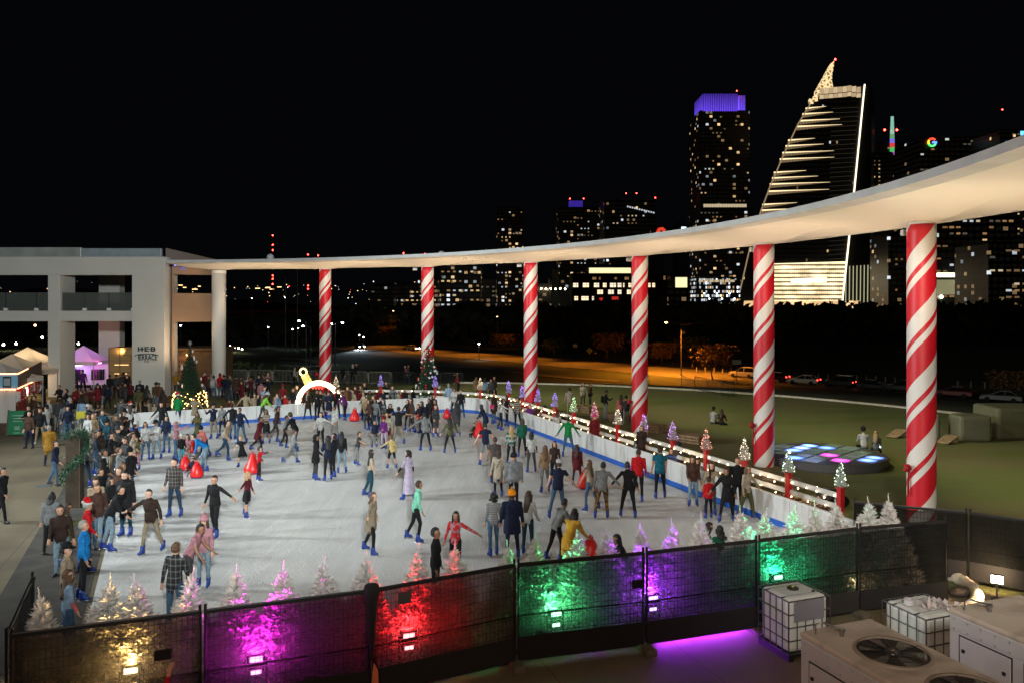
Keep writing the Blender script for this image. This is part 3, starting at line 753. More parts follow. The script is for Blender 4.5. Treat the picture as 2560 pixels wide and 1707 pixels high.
# the packed crowd behind the barrier and round the stalls: one person each, told apart by clothes and place
WORD = dict(black='black', navy='navy', dgrey='charcoal', grey='grey', lgrey='pale grey', brown='brown', dbrown='dark brown', maroon='maroon', olive='olive', dred='dark red', white='white', cream='cream', beige='beige', tan='tan',
  lblue='pale blue', pink='pink', red='red', green='green', dteal='dark teal', jean='blue jean', djean='dark jean', ljean='pale jean', khaki='khaki', purple='purple', camo='camouflage', hblack='black', hbrown='brown', hlbrown='light brown', hblond='blond', hgrey='grey', hred='red', mustard='mustard', cyan='cyan', salmon='salmon')
def crowd(spots, place, seed, tops, yaws, group, held=True):
    rr = random.Random(seed)
    for c, u, v, *w in spots:
        x, y = crop_pt(c, u, v)
        fem = rr.random() < .45; h = rr.uniform(1.56, 1.7) if fem else rr.uniform(1.66, 1.84)
        pose = rr.choice(['stand','stand2','stand','hands','pockets','phone','photo','stand2'])
        H = h; Y = F*(HC-H)/(y-HY); X = (x-CX)*Y/F
        # behind the barrier: whoever would stand on the ice is a child or sits down behind it
        Yb = 41.6+(X+20.2)*.5+1.0 if X < -4 else 49.6
        if held and -20.5 < X < -1 and Y < Yb:
            Y = Yb+rr.uniform(0, 1.2); H = HC-(y-HY)*Y/F
            if H < 1.0: pose, h = 'sit', min(1.8, max(1.5, (H-.5)/.47))
            else: h = min(h, max(1.05, H)); pose = 'stand'
        p = Vector(((x-CX)*Y/F, Y, .0))
        for _ in range(60):
            top = w[0] if w else rr.choice(tops); bot = rr.choice(['black','djean','jean','dgrey','khaki','ljean','navy'])
            hs = rr.choice(['long','bob','long','curly']) if fem else rr.choice(['short','short','short','beanie','cap'])
            hc = rr.choice(['hblack','hbrown','hblack','hlbrown'] if hs not in ('beanie','cap') else ['black','grey','dred','white','navy'])
            hair = hs+'.'+hc if hs not in ('beanie','cap') else 'short.hblack+'+hs+'.'+hc
            g = rr.choice(['coat','jacket','sweater','jumper','hoodie'])
            hd = {'long': 'long '+WORD[hc]+' hair', 'bob': WORD[hc]+' bobbed hair', 'curly': 'curly '+WORD[hc]+' hair', 'short': 'short '+WORD[hc]+' hair', 'beanie': WORD.get(hc)+' knitted hat', 'cap': WORD.get(hc)+' cap'}[hs]
            bw = {'jean': 'blue jeans', 'djean': 'dark jeans', 'ljean': 'pale jeans', 'khaki': 'khakis'}.get(bot, WORD[bot]+' trousers')
            lab = f'person in {WORD[top]} {g} and {bw}, {hd}, {place}'
            if lab not in LABELS: break
        op = (['fem'] if fem else [])+(['coat'] if g == 'coat' else [])+(['bag'] if rr.random() < .1 else [])
        person(p, rr.choice(yaws)+rr.uniform(-35, 35), h, pose, top, bot, hair, lab, op, group=group)
DK = ['black','black','navy','dgrey','dbrown','black','maroon','olive','brown','grey','dred','black']
CROWD1 = [('O',300,430),('O',60,200),('O',130,190),('O',30,215),('O',90,240,'navy'),('O',170,330),('O',600,345,'brown'),('O',700,470,'brown'),('O',470,640,'beige'),('O',560,705,'cream'),('O',630,720,'pink'),('O',410,680,'black'),
  ('O',790,690),('O',820,190),('O',920,185,'mustard'),('O',1380,200,'dred'),('O',1445,250,'brown'),('O',1520,165,'lgrey'),('O',1640,215,'red'),('O',1700,240),('O',1790,255),('O',1885,245),('O',2150,255),('O',2280,240)]
CROWD2 = [('Q',60,250),('Q',100,240),('Q',190,240),('Q',280,265),('Q',300,330,'maroon'),('Q',385,245,'lgrey'),('Q',440,260),('Q',575,235),('Q',600,330,'pink'),('Q',720,275),('Q',660,420,'lblue'),('Q',690,510,'dred'),('Q',500,540,'beige'),('Q',560,555),('Q',620,560),('Q',140,640,'tan'),('Q',90,645),
  ('Q',860,560),('Q',960,385,'dred'),('Q',1000,560,'red'),('Q',950,590),('Q',1080,630,'pink'),('Q',1130,440),('Q',1190,400),('Q',830,590,'tan')]
CROWD3 = [('Q',1690,335,'dred'),('Q',1800,400),('Q',1880,420,'tan'),('Q',1960,470,'tan'),('Q',2050,480),('Q',2110,480,'cream'),('Q',2150,420),('Q',2230,500),('Q',1960,510),('Q',2200,540,'maroon'),('Q',2160,560,'brown'),
  ('R',60,420,'brown'),('R',190,400),('R',270,405,'tan'),('R',340,360),('R',310,470,'maroon'),('R',250,490,'dred'),('R',150,480,'cream'),('R',420,500),('R',520,540),('R',570,460,'dred'),('R',690,345,'black'),('R',640,490,'navy'),('R',800,410,'camo'),('R',890,500,'cream'),('R',1000,460,'dbrown'),('R',1130,450,'black'),('R',1100,520),('R',940,590),
  ('R',1430,480,'dred'),('R',1470,420),('R',1560,550,'dred'),]
CROWD4 = [('R',480,570,'dbrown'),('R',520,620,'grey'),('R',420,640,'brown'),('R',600,600),('R',650,650,'camo'),('R',720,680,'black'),('R',1050,640,'black'),('R',1110,620,'brown'),('R',1280,690,'black'),('R',1340,640),('R',1400,620,'black'),('R',1460,560,'black'),('R',1500,640,'dred'),('R',330,510,'cream'),('R',370,600,'tan')]
CROWD5 = [('N',120,690,'red'),('N',540,770),('N',560,830,'brown'),('N',640,930,'brown'),('N',1090,720,'black'),('N',1110,1000,'navy'),('N',1140,880,'navy'),('N',1440,980),('N',1480,700),('N',1600,650,'dred'),('N',1340,740),('N',1700,640),('N',2050,620),('N',1970,870,'camo'),('N',2020,950),('N',1900,1130),('N',2080,1130,'dteal'),('N',1990,1200,'black'),('N',760,990,'white'),('N',480,1080),('N',1590,1360,'brown'),('N',1650,1120),('N',1500,1170,'lgrey'),('N',1930,1400,'dgrey'),('N',2060,1440,'grey'),('N',2180,1480,'black')]
CROWD6 = [('B',1050,130),('B',1110,215),('B',1130,95,'dbrown'),('B',1010,290,'black'),('B',1150,330,'dgrey'),('B',1185,430,'black'),('B',1120,560,'black'),('B',1010,690,'black'),('B',890,745,'brown'),('B',905,610,'black'),('B',1210,290,'cream'),('B',985,170,'dteal'),('B',900,270,'dbrown'),('B',1085,420,'grey'),('B',1235,190,'black'),('B',560,940,'dbrown')]
crowd(CROWD6, 'along the rink mat', 16, DK, [-90, -70, -110, 180, -40], 'onlookers along the rink mat', False)
crowd(CROWD1, 'near the lettered pillar', 11, DK, [0, 180, 160, 20, -160], 'crowd round the lettered pillar and lit tree')
crowd(CROWD2, 'beside the plain column', 12, DK, [180, 180, 160, 0, -160], 'crowd between the plain column and the glowing arch')
crowd(CROWD3, 'near the glowing arch', 13, DK, [180, 180, 170, -170, 0], 'crowd between the glowing arch and the dark tree')
crowd(CROWD5, 'by the market stalls', 14, DK, [180, 0, 90, -90, 150], 'crowd by the market stalls')
for c, u, v, *w in CROWD4: pass
rr4 = random.Random(5)
for i, (c, u, v, *w) in enumerate(CROWD4):
    x, y = crop_pt(c, u, v); h = rr4.uniform(1.55, 1.76); Y = F*(HC-h-.06)/(y-HY); p = Vector(((x-CX)*Y/F, Y, .03))
    top = w[0] if w else 'navy'; bot = rr4.choice(['black','djean','jean','dgrey'])
    hr = rr4.choice(['short.hblack','bob.hblack','long.hbrown','short.hbrown'])
    lab = f"skater in {WORD[top]} top and {WORD[bot]} trousers, {'long' if 'long' in hr else 'short' if 'short' in hr else 'bobbed'} {WORD[hr.split('.')[1]]} hair, below the dark tree"
    n = 0
    while lab in LABELS and n < 9: n += 1; bot = ['black','djean','jean','dgrey','navy','khaki','ljean','olive','grey'][n-1]; lab = f"skater in {WORD[top]} top and {WORD[bot]} trousers, {'long' if 'long' in hr else 'short'} {WORD[hr.split('.')[1]]} hair, below the dark tree"
    person(p, rr4.uniform(120, 230), h, rr4.choice(['stand','holdR','lean','stand2','glide']), top, bot, hr, lab, [], skates=True, group='skaters packed at the barrier below the dark tree')
finish_people()
# ------------------------------------------------------------------ ground, ice, barrier
def terr(x, y):
    dx = x+6
    if dx < 0: dx *= .6
    d = math.hypot(dx, y-27)-39.9
    if y < 27: d = (abs(dx)-39.9)
    return -.1*min(max(d, 0), 56)
def terrain_at(px, py, guess=120.0):
    """where the line of sight through sheet pixel px, py meets the falling ground"""
    lo = 20.0
    Y = lo
    while Y < 2500:
        p = P(px, py, Y)
        if p.z <= terr(p.x, p.y): break
        Y *= 1.01
    p = P(px, py, Y); p.z = terr(p.x, p.y); return p
# grass base reaching the horizon
b = MB()
gm = newmat('park_grass'); tc = gm.n('TexCoord'); n1 = gm.n('TexNoise', i_Scale=.12, i_Detail=6.0); n2 = gm.n('TexNoise', i_Scale=9.0, i_Detail=4.0)
gm.l(tc.outputs['Object'], n1.inputs['Vector']); gm.l(tc.outputs['Object'], n2.inputs['Vector'])
gm.l(gm.mix(gm.math('MULTIPLY', n1.outputs['Fac'], n2.outputs['Fac']), (.03,.045,.012), (.09,.085,.04)), gm.b.inputs['Base Color']); gm.b.inputs['Roughness'].default_value = 1
b.use(gm.m)
xs = [-2500,-1200,-600,-300]+list(range(-200,-80,15))+list(range(-80,100,4))+list(range(100,220,15))+[300,600,1200,2500]
ys = [-30,-10]+list(range(0,150,4))+list(range(150,300,15))+[300,450,700,1100,1800,3200]
vs = [(x, y, terr(x, y)-.03) for y in ys for x in xs]; nx = len(xs)
b.add(vs, [(j*nx+i, j*nx+i+1, (j+1)*nx+i+1, (j+1)*nx+i) for j in range(len(ys)-1) for i in range(nx-1)])
kind(b.build('ground', smooth=True))
# mown lawn up to the pale kerb
lw = newmat('lawn_grass'); tc = lw.n('TexCoord'); mp = lw.n('Mapping'); mp.inputs['Scale'].default_value = (.09, .5, 1)
lw.l(tc.outputs['Object'], mp.inputs['Vector']); n1 = lw.n('TexNoise', i_Scale=1.0, i_Detail=5.0); lw.l(mp.outputs[0], n1.inputs['Vector'])
n2 = lw.n('TexNoise', i_Scale=14.0, i_Detail=5.0); lw.l(tc.outputs['Object'], n2.inputs['Vector'])
n3 = lw.n('TexNoise', i_Scale=.16, i_Detail=3.0); lw.l(tc.outputs['Object'], n3.inputs['Vector'])
rp = lw.n('ValToRGB'); rp.color_ramp.elements[0].position = .36; rp.color_ramp.elements[1].position = .58; lw.l(n3.outputs['Fac'], rp.inputs['Fac'])
c1 = lw.mix(n1.outputs['Fac'], (.06,.085,.014), (.18,.195,.045)); c2 = lw.mix(rp.outputs['Color'], (.15,.125,.05), c1)
lw.l(lw.mix(lw.math('MULTIPLY', n2.outputs['Fac'], .55), c2, (.03,.04,.01)), lw.b.inputs['Base Color']); lw.b.inputs['Roughness'].default_value = 1
bp = lw.n('Bump', i_Strength=.8, i_Distance=.04); lw.l(n2.outputs['Fac'], bp.inputs['Height']); lw.l(bp.outputs[0], lw.b.inputs['Normal'])
arc = [(-6+39.4*math.cos(R(a)), 27+39.4*math.sin(R(a))) for a in range(-20, 91, 3)]
left_arc = [(-6-36*math.sin(R(a))/.6*.9, 27+39.4*math.cos(R(a))) for a in range(4, 76, 6)]
poly = [(33,4),(12,4)]; lawn_poly = [(32,6)]+arc+left_arc+[(-62,30),(-20,20)]
b = MB().use(lw.m); b.add([(x, y, 0) for x, y in lawn_poly], [tuple(range(len(lawn_poly)))]); kind(b.build('lawn'))
# pale kerb along the lawn edge
b = MB().use(M('kerb_concrete', (.42,.40,.36), .85, noise=.2, ns=3))
for i in range(len(arc)-1):
    a, c = Vector((*arc[i], .05)), Vector((*arc[i+1], .05)); b.bar(a, c, .28, .14)
kind(b.build('kerb'))
# concrete plaza with saw-cut joints and stains
cm = newmat('plaza_concrete'); tc = cm.n('TexCoord'); n1 = cm.n('TexNoise', i_Scale=.5, i_Detail=7.0); n2 = cm.n('TexNoise', i_Scale=18.0, i_Detail=4.0)
for n in (n1, n2): cm.l(tc.outputs['Object'], n.inputs['Vector'])
rt_ = cm.n('Mapping'); rt_.inputs['Rotation'].default_value = (0, 0, R(-20)); cm.l(tc.outputs['Object'], rt_.inputs['Vector'])
sp = cm.n('SeparateXYZ'); cm.l(rt_.outputs[0], sp.inputs[0])
jx = cm.math('LESS_THAN', cm.math('FRACT', cm.math('MULTIPLY', sp.outputs[0], .36)), .008); jy = cm.math('LESS_THAN', cm.math('FRACT', cm.math('MULTIPLY', sp.outputs[1], .36)), .008)
j = cm.math('MAXIMUM', jx, jy)
rp = cm.n('ValToRGB'); rp.color_ramp.elements[0].position = .33; rp.color_ramp.elements[1].position = .62; cm.l(n1.outputs['Fac'], rp.inputs['Fac'])
base = cm.mix(rp.outputs['Color'], (.105,.083,.05), (.17,.138,.085)); base = cm.mix(cm.math('MULTIPLY', n2.outputs['Fac'], .35), base, (.075,.066,.05))
cm.l(cm.mix(j, base, (.06,.05,.04)), cm.b.inputs['Base Color']); cm.b.inputs['Roughness'].default_value = .82
b = MB().use(cm.m); pp = [(-70,43.6),(-18,43.2),(9,22.4),(9.2,19.4),(12.2,17.6),(32,5.5),(32,-6),(-70,-6)]
b.add([(x, y, .008) for x, y in pp], [tuple(range(len(pp)))]); kind(b.build('plaza_pavement'))
# rubber mat where skaters step on
b = MB().use(M('rubber_mat', (.05,.045,.038), .9, noise=.3, ns=2, bump=.3, bs=40)); b.add([(x, y, .018) for x, y in MAT], [(0,1,2,3)]); kind(b.build('rubber_path'))
# the ice: scraped, slightly snowy
ic = newmat('rink_ice'); tc = ic.n('TexCoord')
mp = ic.n('Mapping'); mp.inputs['Scale'].default_value = (1.1, .28, 1); mp.inputs['Rotation'].default_value = (0, 0, R(70)); ic.l(tc.outputs['Object'], mp.inputs['Vector'])
n1 = ic.n('TexNoise', i_Scale=1.3, i_Detail=7.0, i_Distortion=1.2); ic.l(mp.outputs[0], n1.inputs['Vector'])
n2 = ic.n('TexNoise', i_Scale=7.0, i_Detail=8.0, i_Distortion=2.5); ic.l(tc.outputs['Object'], n2.inputs['Vector'])
n3 = ic.n('TexNoise', i_Scale=40.0, i_Detail=4.0); ic.l(tc.outputs['Object'], n3.inputs['Vector'])
cuts = []
for rz_, sx_, sy_, off in ((25, 9, .55, 0), (-40, 8, .45, 7), (80, 10, .6, 3), (-10, 7, .35, 11)):
    mq = ic.n('Mapping'); mq.inputs['Rotation'].default_value = (0, 0, R(rz_)); mq.inputs['Scale'].default_value = (sx_, sy_, 1); mq.inputs['Location'].default_value = (off, off*2, 0); ic.l(tc.outputs['Object'], mq.inputs['Vector'])
    nq = ic.n('TexNoise', i_Scale=1.0, i_Detail=4.0, i_Distortion=.7); ic.l(mq.outputs[0], nq.inputs['Vector']); cuts.append(ic.math('GREATER_THAN', nq.outputs['Fac'], .655))
wv = ic.math('MAXIMUM', ic.math('MAXIMUM', cuts[0], cuts[1]), ic.math('MAXIMUM', cuts[2], cuts[3]))
sc = ic.math('MULTIPLY', wv, .28)
rp = ic.n('ValToRGB'); rp.color_ramp.elements[0].position = .35; rp.color_ramp.elements[1].position = .7; ic.l(n1.outputs['Fac'], rp.inputs['Fac'])
base = ic.mix(rp.outputs['Color'], (.53,.535,.53), (.67,.67,.66)); base = ic.mix(ic.math('MULTIPLY', n2.outputs['Fac'], .55), base, (.76,.76,.75)); base = ic.mix(sc, base, (.86,.86,.85))
ic.l(base, ic.b.inputs['Base Color']); ic.b.inputs['Roughness'].default_value = .48; ic.b.inputs['Specular IOR Level'].default_value = .35
hsum = ic.math('ADD', ic.math('ADD', n2.outputs['Fac'], ic.math('MULTIPLY', n3.outputs['Fac'], .5)), sc)
bp = ic.n('Bump', i_Strength=.8, i_Distance=.04); ic.l(hsum, bp.inputs['Height']); ic.l(bp.outputs[0], ic.b.inputs['Normal'])
b = MB().use(ic.m); b.add([(x, y, .026) for x, y in ICE], [tuple(range(len(ICE)))]); kind(b.build('ice_floor'))
# the barrier round it: white panels over a blue kick strip
path = [Vector((x, y, 0)) for x, y in [(-20.6,41.3)]+ICE[1:2]]
pts = [Vector((-20.9,41.25,0)),Vector((-10.46,46.45,0)),Vector((-4.9,48.35,0)),Vector((-3.9,48.55,0)),Vector((-3.0,48.45,0)),Vector((-2.3,48.05,0)),Vector((-1.75,47.4,0)),Vector((-1.2,46.3,0)),Vector((.95,41.2,0)),Vector((9.25,20.95,0))]
hb = thing('rink_barrier', 'white panelled barrier with blue kick strip round the ice rink', 'barrier')
bw = M('barrier_white', (.62,.62,.62), .4, noise=.1, ns=2); bb = M('barrier_blue', (.012,.09,.42), .45, noise=.15, ns=4); br = M('barrier_rail', (.7,.7,.7), .4)
scuff = newmat('barrier_scuffed'); tc = scuff.n('TexCoord'); mp = scuff.n('Mapping'); mp.inputs['Scale'].default_value = (3, 3, .5); scuff.l(tc.outputs['Object'], mp.inputs[0]); nn = scuff.n('TexNoise', i_Scale=1.4, i_Detail=6.0); scuff.l(mp.outputs[0], nn.inputs[0])
rp = scuff.n('ValToRGB'); rp.color_ramp.elements[0].position = .36; rp.color_ramp.elements[0].color = (.44,.42,.40,1); rp.color_ramp.elements[1].position = .5; rp.color_ramp.elements[1].color = (.56,.57,.57,1); scuff.l(nn.outputs['Fac'], rp.inputs[0]); scuff.l(rp.outputs[0], scuff.b.inputs['Base Color']); scuff.b.inputs['Roughness'].default_value = .45
for i in range(len(pts)-1):
    a, c = pts[i], pts[i+1]; L = (c-a).length; n = max(1, round(L/2.35)); d = (c-a)/n
    inw = Vector((d.y, -d.x, 0)).normalized()
    for k in range(n):
        p, q = a+d*k, a+d*(k+1); e = d.normalized()*.008
        MB().use(scuff.m).bar(p+e+Vector((0,0,.47)), q-e+Vector((0,0,.47)), .06, .90).build('panel', hb)
        MB().use(bb).bar(p+e+inw*.04+Vector((0,0,.115)), q-e+inw*.04+Vector((0,0,.115)), .02, .19).build('kick_strip', hb)
        MB().use(br).bar(p+Vector((0,0,.935)), q+Vector((0,0,.935)), .09, .03).build('top_rail', hb)

# ------------------------------------------------------------------ ring canopy and its columns
RC = Vector((-26.9, 18.4, 0)); A0, DA = 8.3, 12.45
def ring(a, r, z): return Vector((RC.x+r*math.cos(R(a)), RC.y+r*math.sin(R(a)), z))
cp = newmat('canopy_plaster'); tc = cp.n('TexCoord'); n1 = cp.n('TexNoise', i_Scale=.35, i_Detail=4.0); cp.l(tc.outputs['Object'], n1.inputs['Vector'])
cp.l(cp.mix(n1.outputs['Fac'], (.66,.63,.58), (.76,.73,.68)), cp.b.inputs['Base Color']); cp.b.inputs['Roughness'].default_value = .75
can = thing('ring_canopy', 'long white curved ring canopy carried on striped columns', 'canopy')
b = MB().use(cp.m)
first, last, AE = -3, 5, 86.2
for k in range(first, last+1):
    a = A0+DA*k; h = DA/2
    Ok, On = ring(a, 40.45, 9.27), ring(a+DA, 40.45, 9.27)
    Em, Ek = ring(a+h, 41.35, 9.42), ring(a, 41.35, 9.42)
    Ik, Im, In = ring(a, 36.95, 9.60), ring(a+h, 36.75, 9.66), ring(a+DA, 36.95, 9.60)
    En = ring(a+DA, 41.35, 9.42)
    # folded underside: a low rib from every column fanning out to the inner edge
    qa, qb = ring(a+h*.55, 36.85, 9.64), ring(a+DA-h*.55, 36.85, 9.64)
    mid = ring(a+h, 39.6, 9.58)
    b.add([Ok, Ik, qa, mid, qb, In, On, Em, Ek, En], [(0,2,1),(0,3,2),(3,4,2),(3,6,4),(6,5,4),(0,8,7,3),(3,7,9,6)])
a = A0+DA*6; b.add([ring(a,40.45,9.27), ring(a,36.95,9.62), ring(AE,36.95,9.64), ring(AE,40.55,9.4), ring(a,41.35,9.42), ring(AE,41.35,9.42)], [(0,2,1),(0,3,2),(0,4,5,3)])
b.build('soffit', can)
b = MB().use(M('canopy_fascia', (.52,.53,.53), .5, noise=.08, ns=1.5))
prof = [(36.95,9.60),(36.45,9.66),(36.45,9.86),(41.4,9.86),(41.4,9.40),(41.3,9.40),(41.3,9.8),(36.95,9.8)]
nn = (last-first+1)*8; vs = []
for i in range(nn+1):
    a = A0+DA*first+(AE-A0-DA*first)*i/nn
    vs += [ring(a, r, z) for r, z in prof]
m = len(prof)
b.add(vs, [(i*m+j, i*m+(j+1) % m, (i+1)*m+(j+1) % m, (i+1)*m+j) for i in range(nn) for j in range(m)]+[tuple(range(m)), tuple(range(nn*m, nn*m+m))])
b.build('fascia', can)
stp = newmat('candy_stripe'); tc = stp.n('TexCoord'); sp = stp.n('SeparateXYZ'); stp.l(tc.outputs['Object'], sp.inputs[0])
ang = stp.math('DIVIDE', stp.math('ARCTAN2', sp.outputs[1], sp.outputs[0]), 2*math.pi)
t = stp.math('FRACT', stp.math('DIVIDE', stp.math('SUBTRACT', sp.outputs[2], stp.math('MULTIPLY', ang, 3.1)), 2.04))
r1 = stp.math('LESS_THAN', t, .45); r2 = stp.math('MULTIPLY', stp.math('GREATER_THAN', t, .58), stp.math('LESS_THAN', t, .68))
nz = stp.n('TexNoise', i_Scale=1.6, i_Detail=3.0); stp.l(tc.outputs['Object'], nz.inputs['Vector'])
wh = stp.mix(nz.outputs['Fac'], (.60,.58,.55), (.72,.70,.67))
stp.l(stp.mix(stp.math('MAXIMUM', r1, r2), wh, (.52,.008,.02)), stp.b.inputs['Base Color']); stp.b.inputs['Roughness'].default_value = .45
bp = stp.n('Bump', i_Strength=.15, i_Distance=.05); stp.l(nz.outputs['Fac'], bp.inputs['Height']); stp.l(bp.outputs[0], stp.b.inputs['Normal'])
where = ['beside the near scrim fence', 'beside the glowing dance floor', 'behind the lit rail fence, fourth in the row', 'behind the barrier corner, third in the row', 'behind the dark decorated tree', 'behind the glowing arch']
colroot = None
seam = M('vinyl_seam', (.7,.68,.66), .4)
for k in range(6):
    p = ring(A0+DA*k, 40.1, 0)
    yaw = math.atan2(-p.y, -p.x)-1.15          # seam on the flank that faces the rink
    t_ = thing('striped_column', 'red and white candy striped round column '+where[k], 'column', p, yaw, 'candy striped columns under the canopy')
    b = MB().use(stp.m); zs = [0,.02]+[i*.75 for i in range(1, 13)]+[9.25]
    b.lathe([(.42, z) for z in zs], n=48); sh = b.build('shaft', t_, smooth=False)
    sh.data.polygons.foreach_set('use_smooth', [len(f.vertices) == 4 for f in sh.data.polygons])
    MB().use(seam).box((-.422,0,4.6), (.012,.03,9.2)).build('seam', t_)
    MB().use(cp.m).lathe([(.405,9.0),(.405,9.32)], n=32).build('capital', t_) if k != 9 else None
    # red bow tied on the flank
    bow = thing('ribbon_bow', 'red bow on the striped column '+where[k], 'bow', p+Vector((-.44,-.12,1.7)), .5, 'red bows tied on the columns')
    rb = M('red_velvet', (.35,.006,.012), .7, noise=.25, ns=12)
    for s in (-1, 1):
        b = MB().use(rb); b.tube([(0,0,0),(s*.16,-.06,.12),(s*.36,-.04,.14),(s*.4,-.03,-.02),(s*.2,-.05,-.08),(0,0,0)], [.05,.09,.1,.1,.08,.05], 8); b.build('loop', bow, smooth=True)
        b = MB().use(rb); b.extr([(s*.02,-.02,-.02),(s*.12,-.03,-.05),(s*.2,-.03,-1.2-.1*s),(s*.06,-.02,-1.25)], (0,.03,0)); b.build('tail', bow)
    MB().use(rb).ball((0,-.05,0), .09).build('knot', bow, smooth=True); bow.scale = (.6,.6,.72)
p = ring(A0+DA*6, 40.1, 0)
t_ = thing('plain_column', 'plain pale round column at the far end of the ring canopy', 'column', p)
MB().use(cp.m).lathe([(.5,0),(.5,9.3)], n=40).build('shaft', t_, smooth=True)
MB().use(cp.m).lathe([(.52,9.05),(.52,9.24)], n=40).build('capital', t_)
# globes and small uplights on the canopy
for i, (x, y) in enumerate(((621,588),(1014,576))):
    p = P(x, y+6, 57-3*i); tt = thing('dome_antenna', ['pale dome antenna on the canopy roof near the plain column', 'pale dome antenna on the canopy roof above the dark tree'][i], 'antenna', (p.x, p.y, 9.86), 0, 'dome antennas on the canopy')
    MB().use(M('radome', (.5,.5,.5), .5)).ball((0,0,.32), .27, 14, 10).build('dome', tt, smooth=True)
    MB().use(M('steel', (.5,.5,.52), .3, 1)).lathe([(.06,0),(.06,.1)], n=10).build('base', tt)
fx = M('fixture_white', (.6,.58,.55), .4)
for i, k in enumerate((0.22, 1.2, 2.2, 3.2, 4.2)):
    p = ring(A0+DA*k, 41.0, 9.33)
    tt = thing('canopy_floodlight', 'small floodlight under the canopy by the column '+where[i].split(',')[0], 'floodlight', p, 0, 'floodlights hanging under the canopy')
    MB().use(fx).box((0,0,-.14), (.3,.22,.2)).build('housing', tt, bevel=.03); MB().use(fx).bar((0,0,0), (0,0,.1), .05).build('bracket', tt)

# ------------------------------------------------------------------ concrete terrace building
ZB = 56.5
stu = newmat('stucco'); tc = stu.n('TexCoord'); n1 = stu.n('TexNoise', i_Scale=.4, i_Detail=5.0); stu.l(tc.outputs['Object'], n1.inputs['Vector']); n2 = stu.n('TexNoise', i_Scale=30.0); stu.l(tc.outputs['Object'], n2.inputs['Vector'])
stu.l(stu.mix(n1.outputs['Fac'], (.48,.46,.42), (.60,.58,.54)), stu.b.inputs['Base Color']); stu.b.inputs['Roughness'].default_value = .85
bp = stu.n('Bump', i_Strength=.15, i_Distance=.02); stu.l(n2.outputs['Fac'], bp.inputs['Height']); stu.l(bp.outputs[0], stu.b.inputs['Normal'])
bx = lambda x: (x-CX)*ZB/F
bz = lambda y: HC-(y-HY)*ZB/F
ter = thing('terrace_building', 'white two storey open terrace building with lettered corner pillar', 'building')
def slab(name, x0, x1, z0, z1, y0=ZB, d=1.2, mat=None, par=None, bev=.02):
    return MB().use(mat or stu.m).box(((x0+x1)/2, y0+d/2, (z0+z1)/2), (x1-x0, d, z1-z0)).build(name, par or ter, bevel=bev)
XL = bx(-260)
slab('pillar', bx(303), bx(378), 0, bz(590), d=2.2)
slab('pillar', bx(109), bx(136.5), 0, bz(632)-.003, ZB+.05, 2.0)
slab('pillar', bx(-150), bx(-122), 0, bz(632)-.003, ZB+.05, 2.0)
slab('roof_beam', XL, bx(303)-.003, bz(632), bz(590), d=1.6)
slab('floor_beam', bx(136.5)+.003, bx(303)-.003, bz(738), bz(714), ZB+.1, .7)
slab('floor_beam', XL, bx(109)-.003, bz(738), bz(714), ZB+.1, .7)
slab('roof_slab', XL, bx(300), bz(612), bz(600), ZB+1.6, 12)
slab('floor_slab', XL, bx(303), bz(736), bz(722), ZB+.8, 11)
slab('parapet', bx(183), bx(365), bz(589.7), bz(570), ZB+.35, .3, M('parapet_metal', (.34,.40,.44), .4, .3, noise=.1, ns=2))
slab('parapet', XL, bx(182), bz(589.7), bz(568), ZB+.2, .3, M('parapet_zinc', (.46,.49,.46), .35, .4, noise=.2, ns=.8))
for (x0, x1, yb) in ((240, 276, 9), (228, 240, 8)):                      # rear supports seen through the openings
    slab('rear_pillar', bx(x0)*1.17, bx(x1)*1.17, 0, bz(612), ZB+9.5, .9)
slab('rear_pillar', bx(105)*1.15, bx(120)*1.15, 0, bz(612), ZB+9.5, .9)
# side wing running back to the canopy
wa, wb = Vector((bx(378)+.02, ZB+1.0, 0)), Vector((-22.75, 59.3, 0))
wd = (wb-wa).normalized()
def wing(name, z0, z1, t0, t1, w, mat=None):
    q0, q1 = wa+(wb-wa)*t0, wa+(wb-wa)*t1
    return MB().use(mat or stu.m).bar(q0+Vector((0,0,(z0+z1)/2)), q1+Vector((0,0,(z0+z1)/2)), w, z1-z0).build(name, ter)
wst = M('wing_stucco', (.27,.165,.10), .85, noise=.1, ns=.6)  # white stucco turned brown: the wing's shade is put into the colour
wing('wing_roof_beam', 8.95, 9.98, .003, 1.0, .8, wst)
q0, q1 = wa-wd*.4, wb+wd*.3
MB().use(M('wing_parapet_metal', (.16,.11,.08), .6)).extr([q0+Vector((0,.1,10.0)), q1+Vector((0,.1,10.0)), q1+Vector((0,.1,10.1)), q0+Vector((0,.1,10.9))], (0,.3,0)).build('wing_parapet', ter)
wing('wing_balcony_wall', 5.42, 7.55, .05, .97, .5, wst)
wing('wing_pillar', 0, 8.94, 0.0, .045, .9, wst)
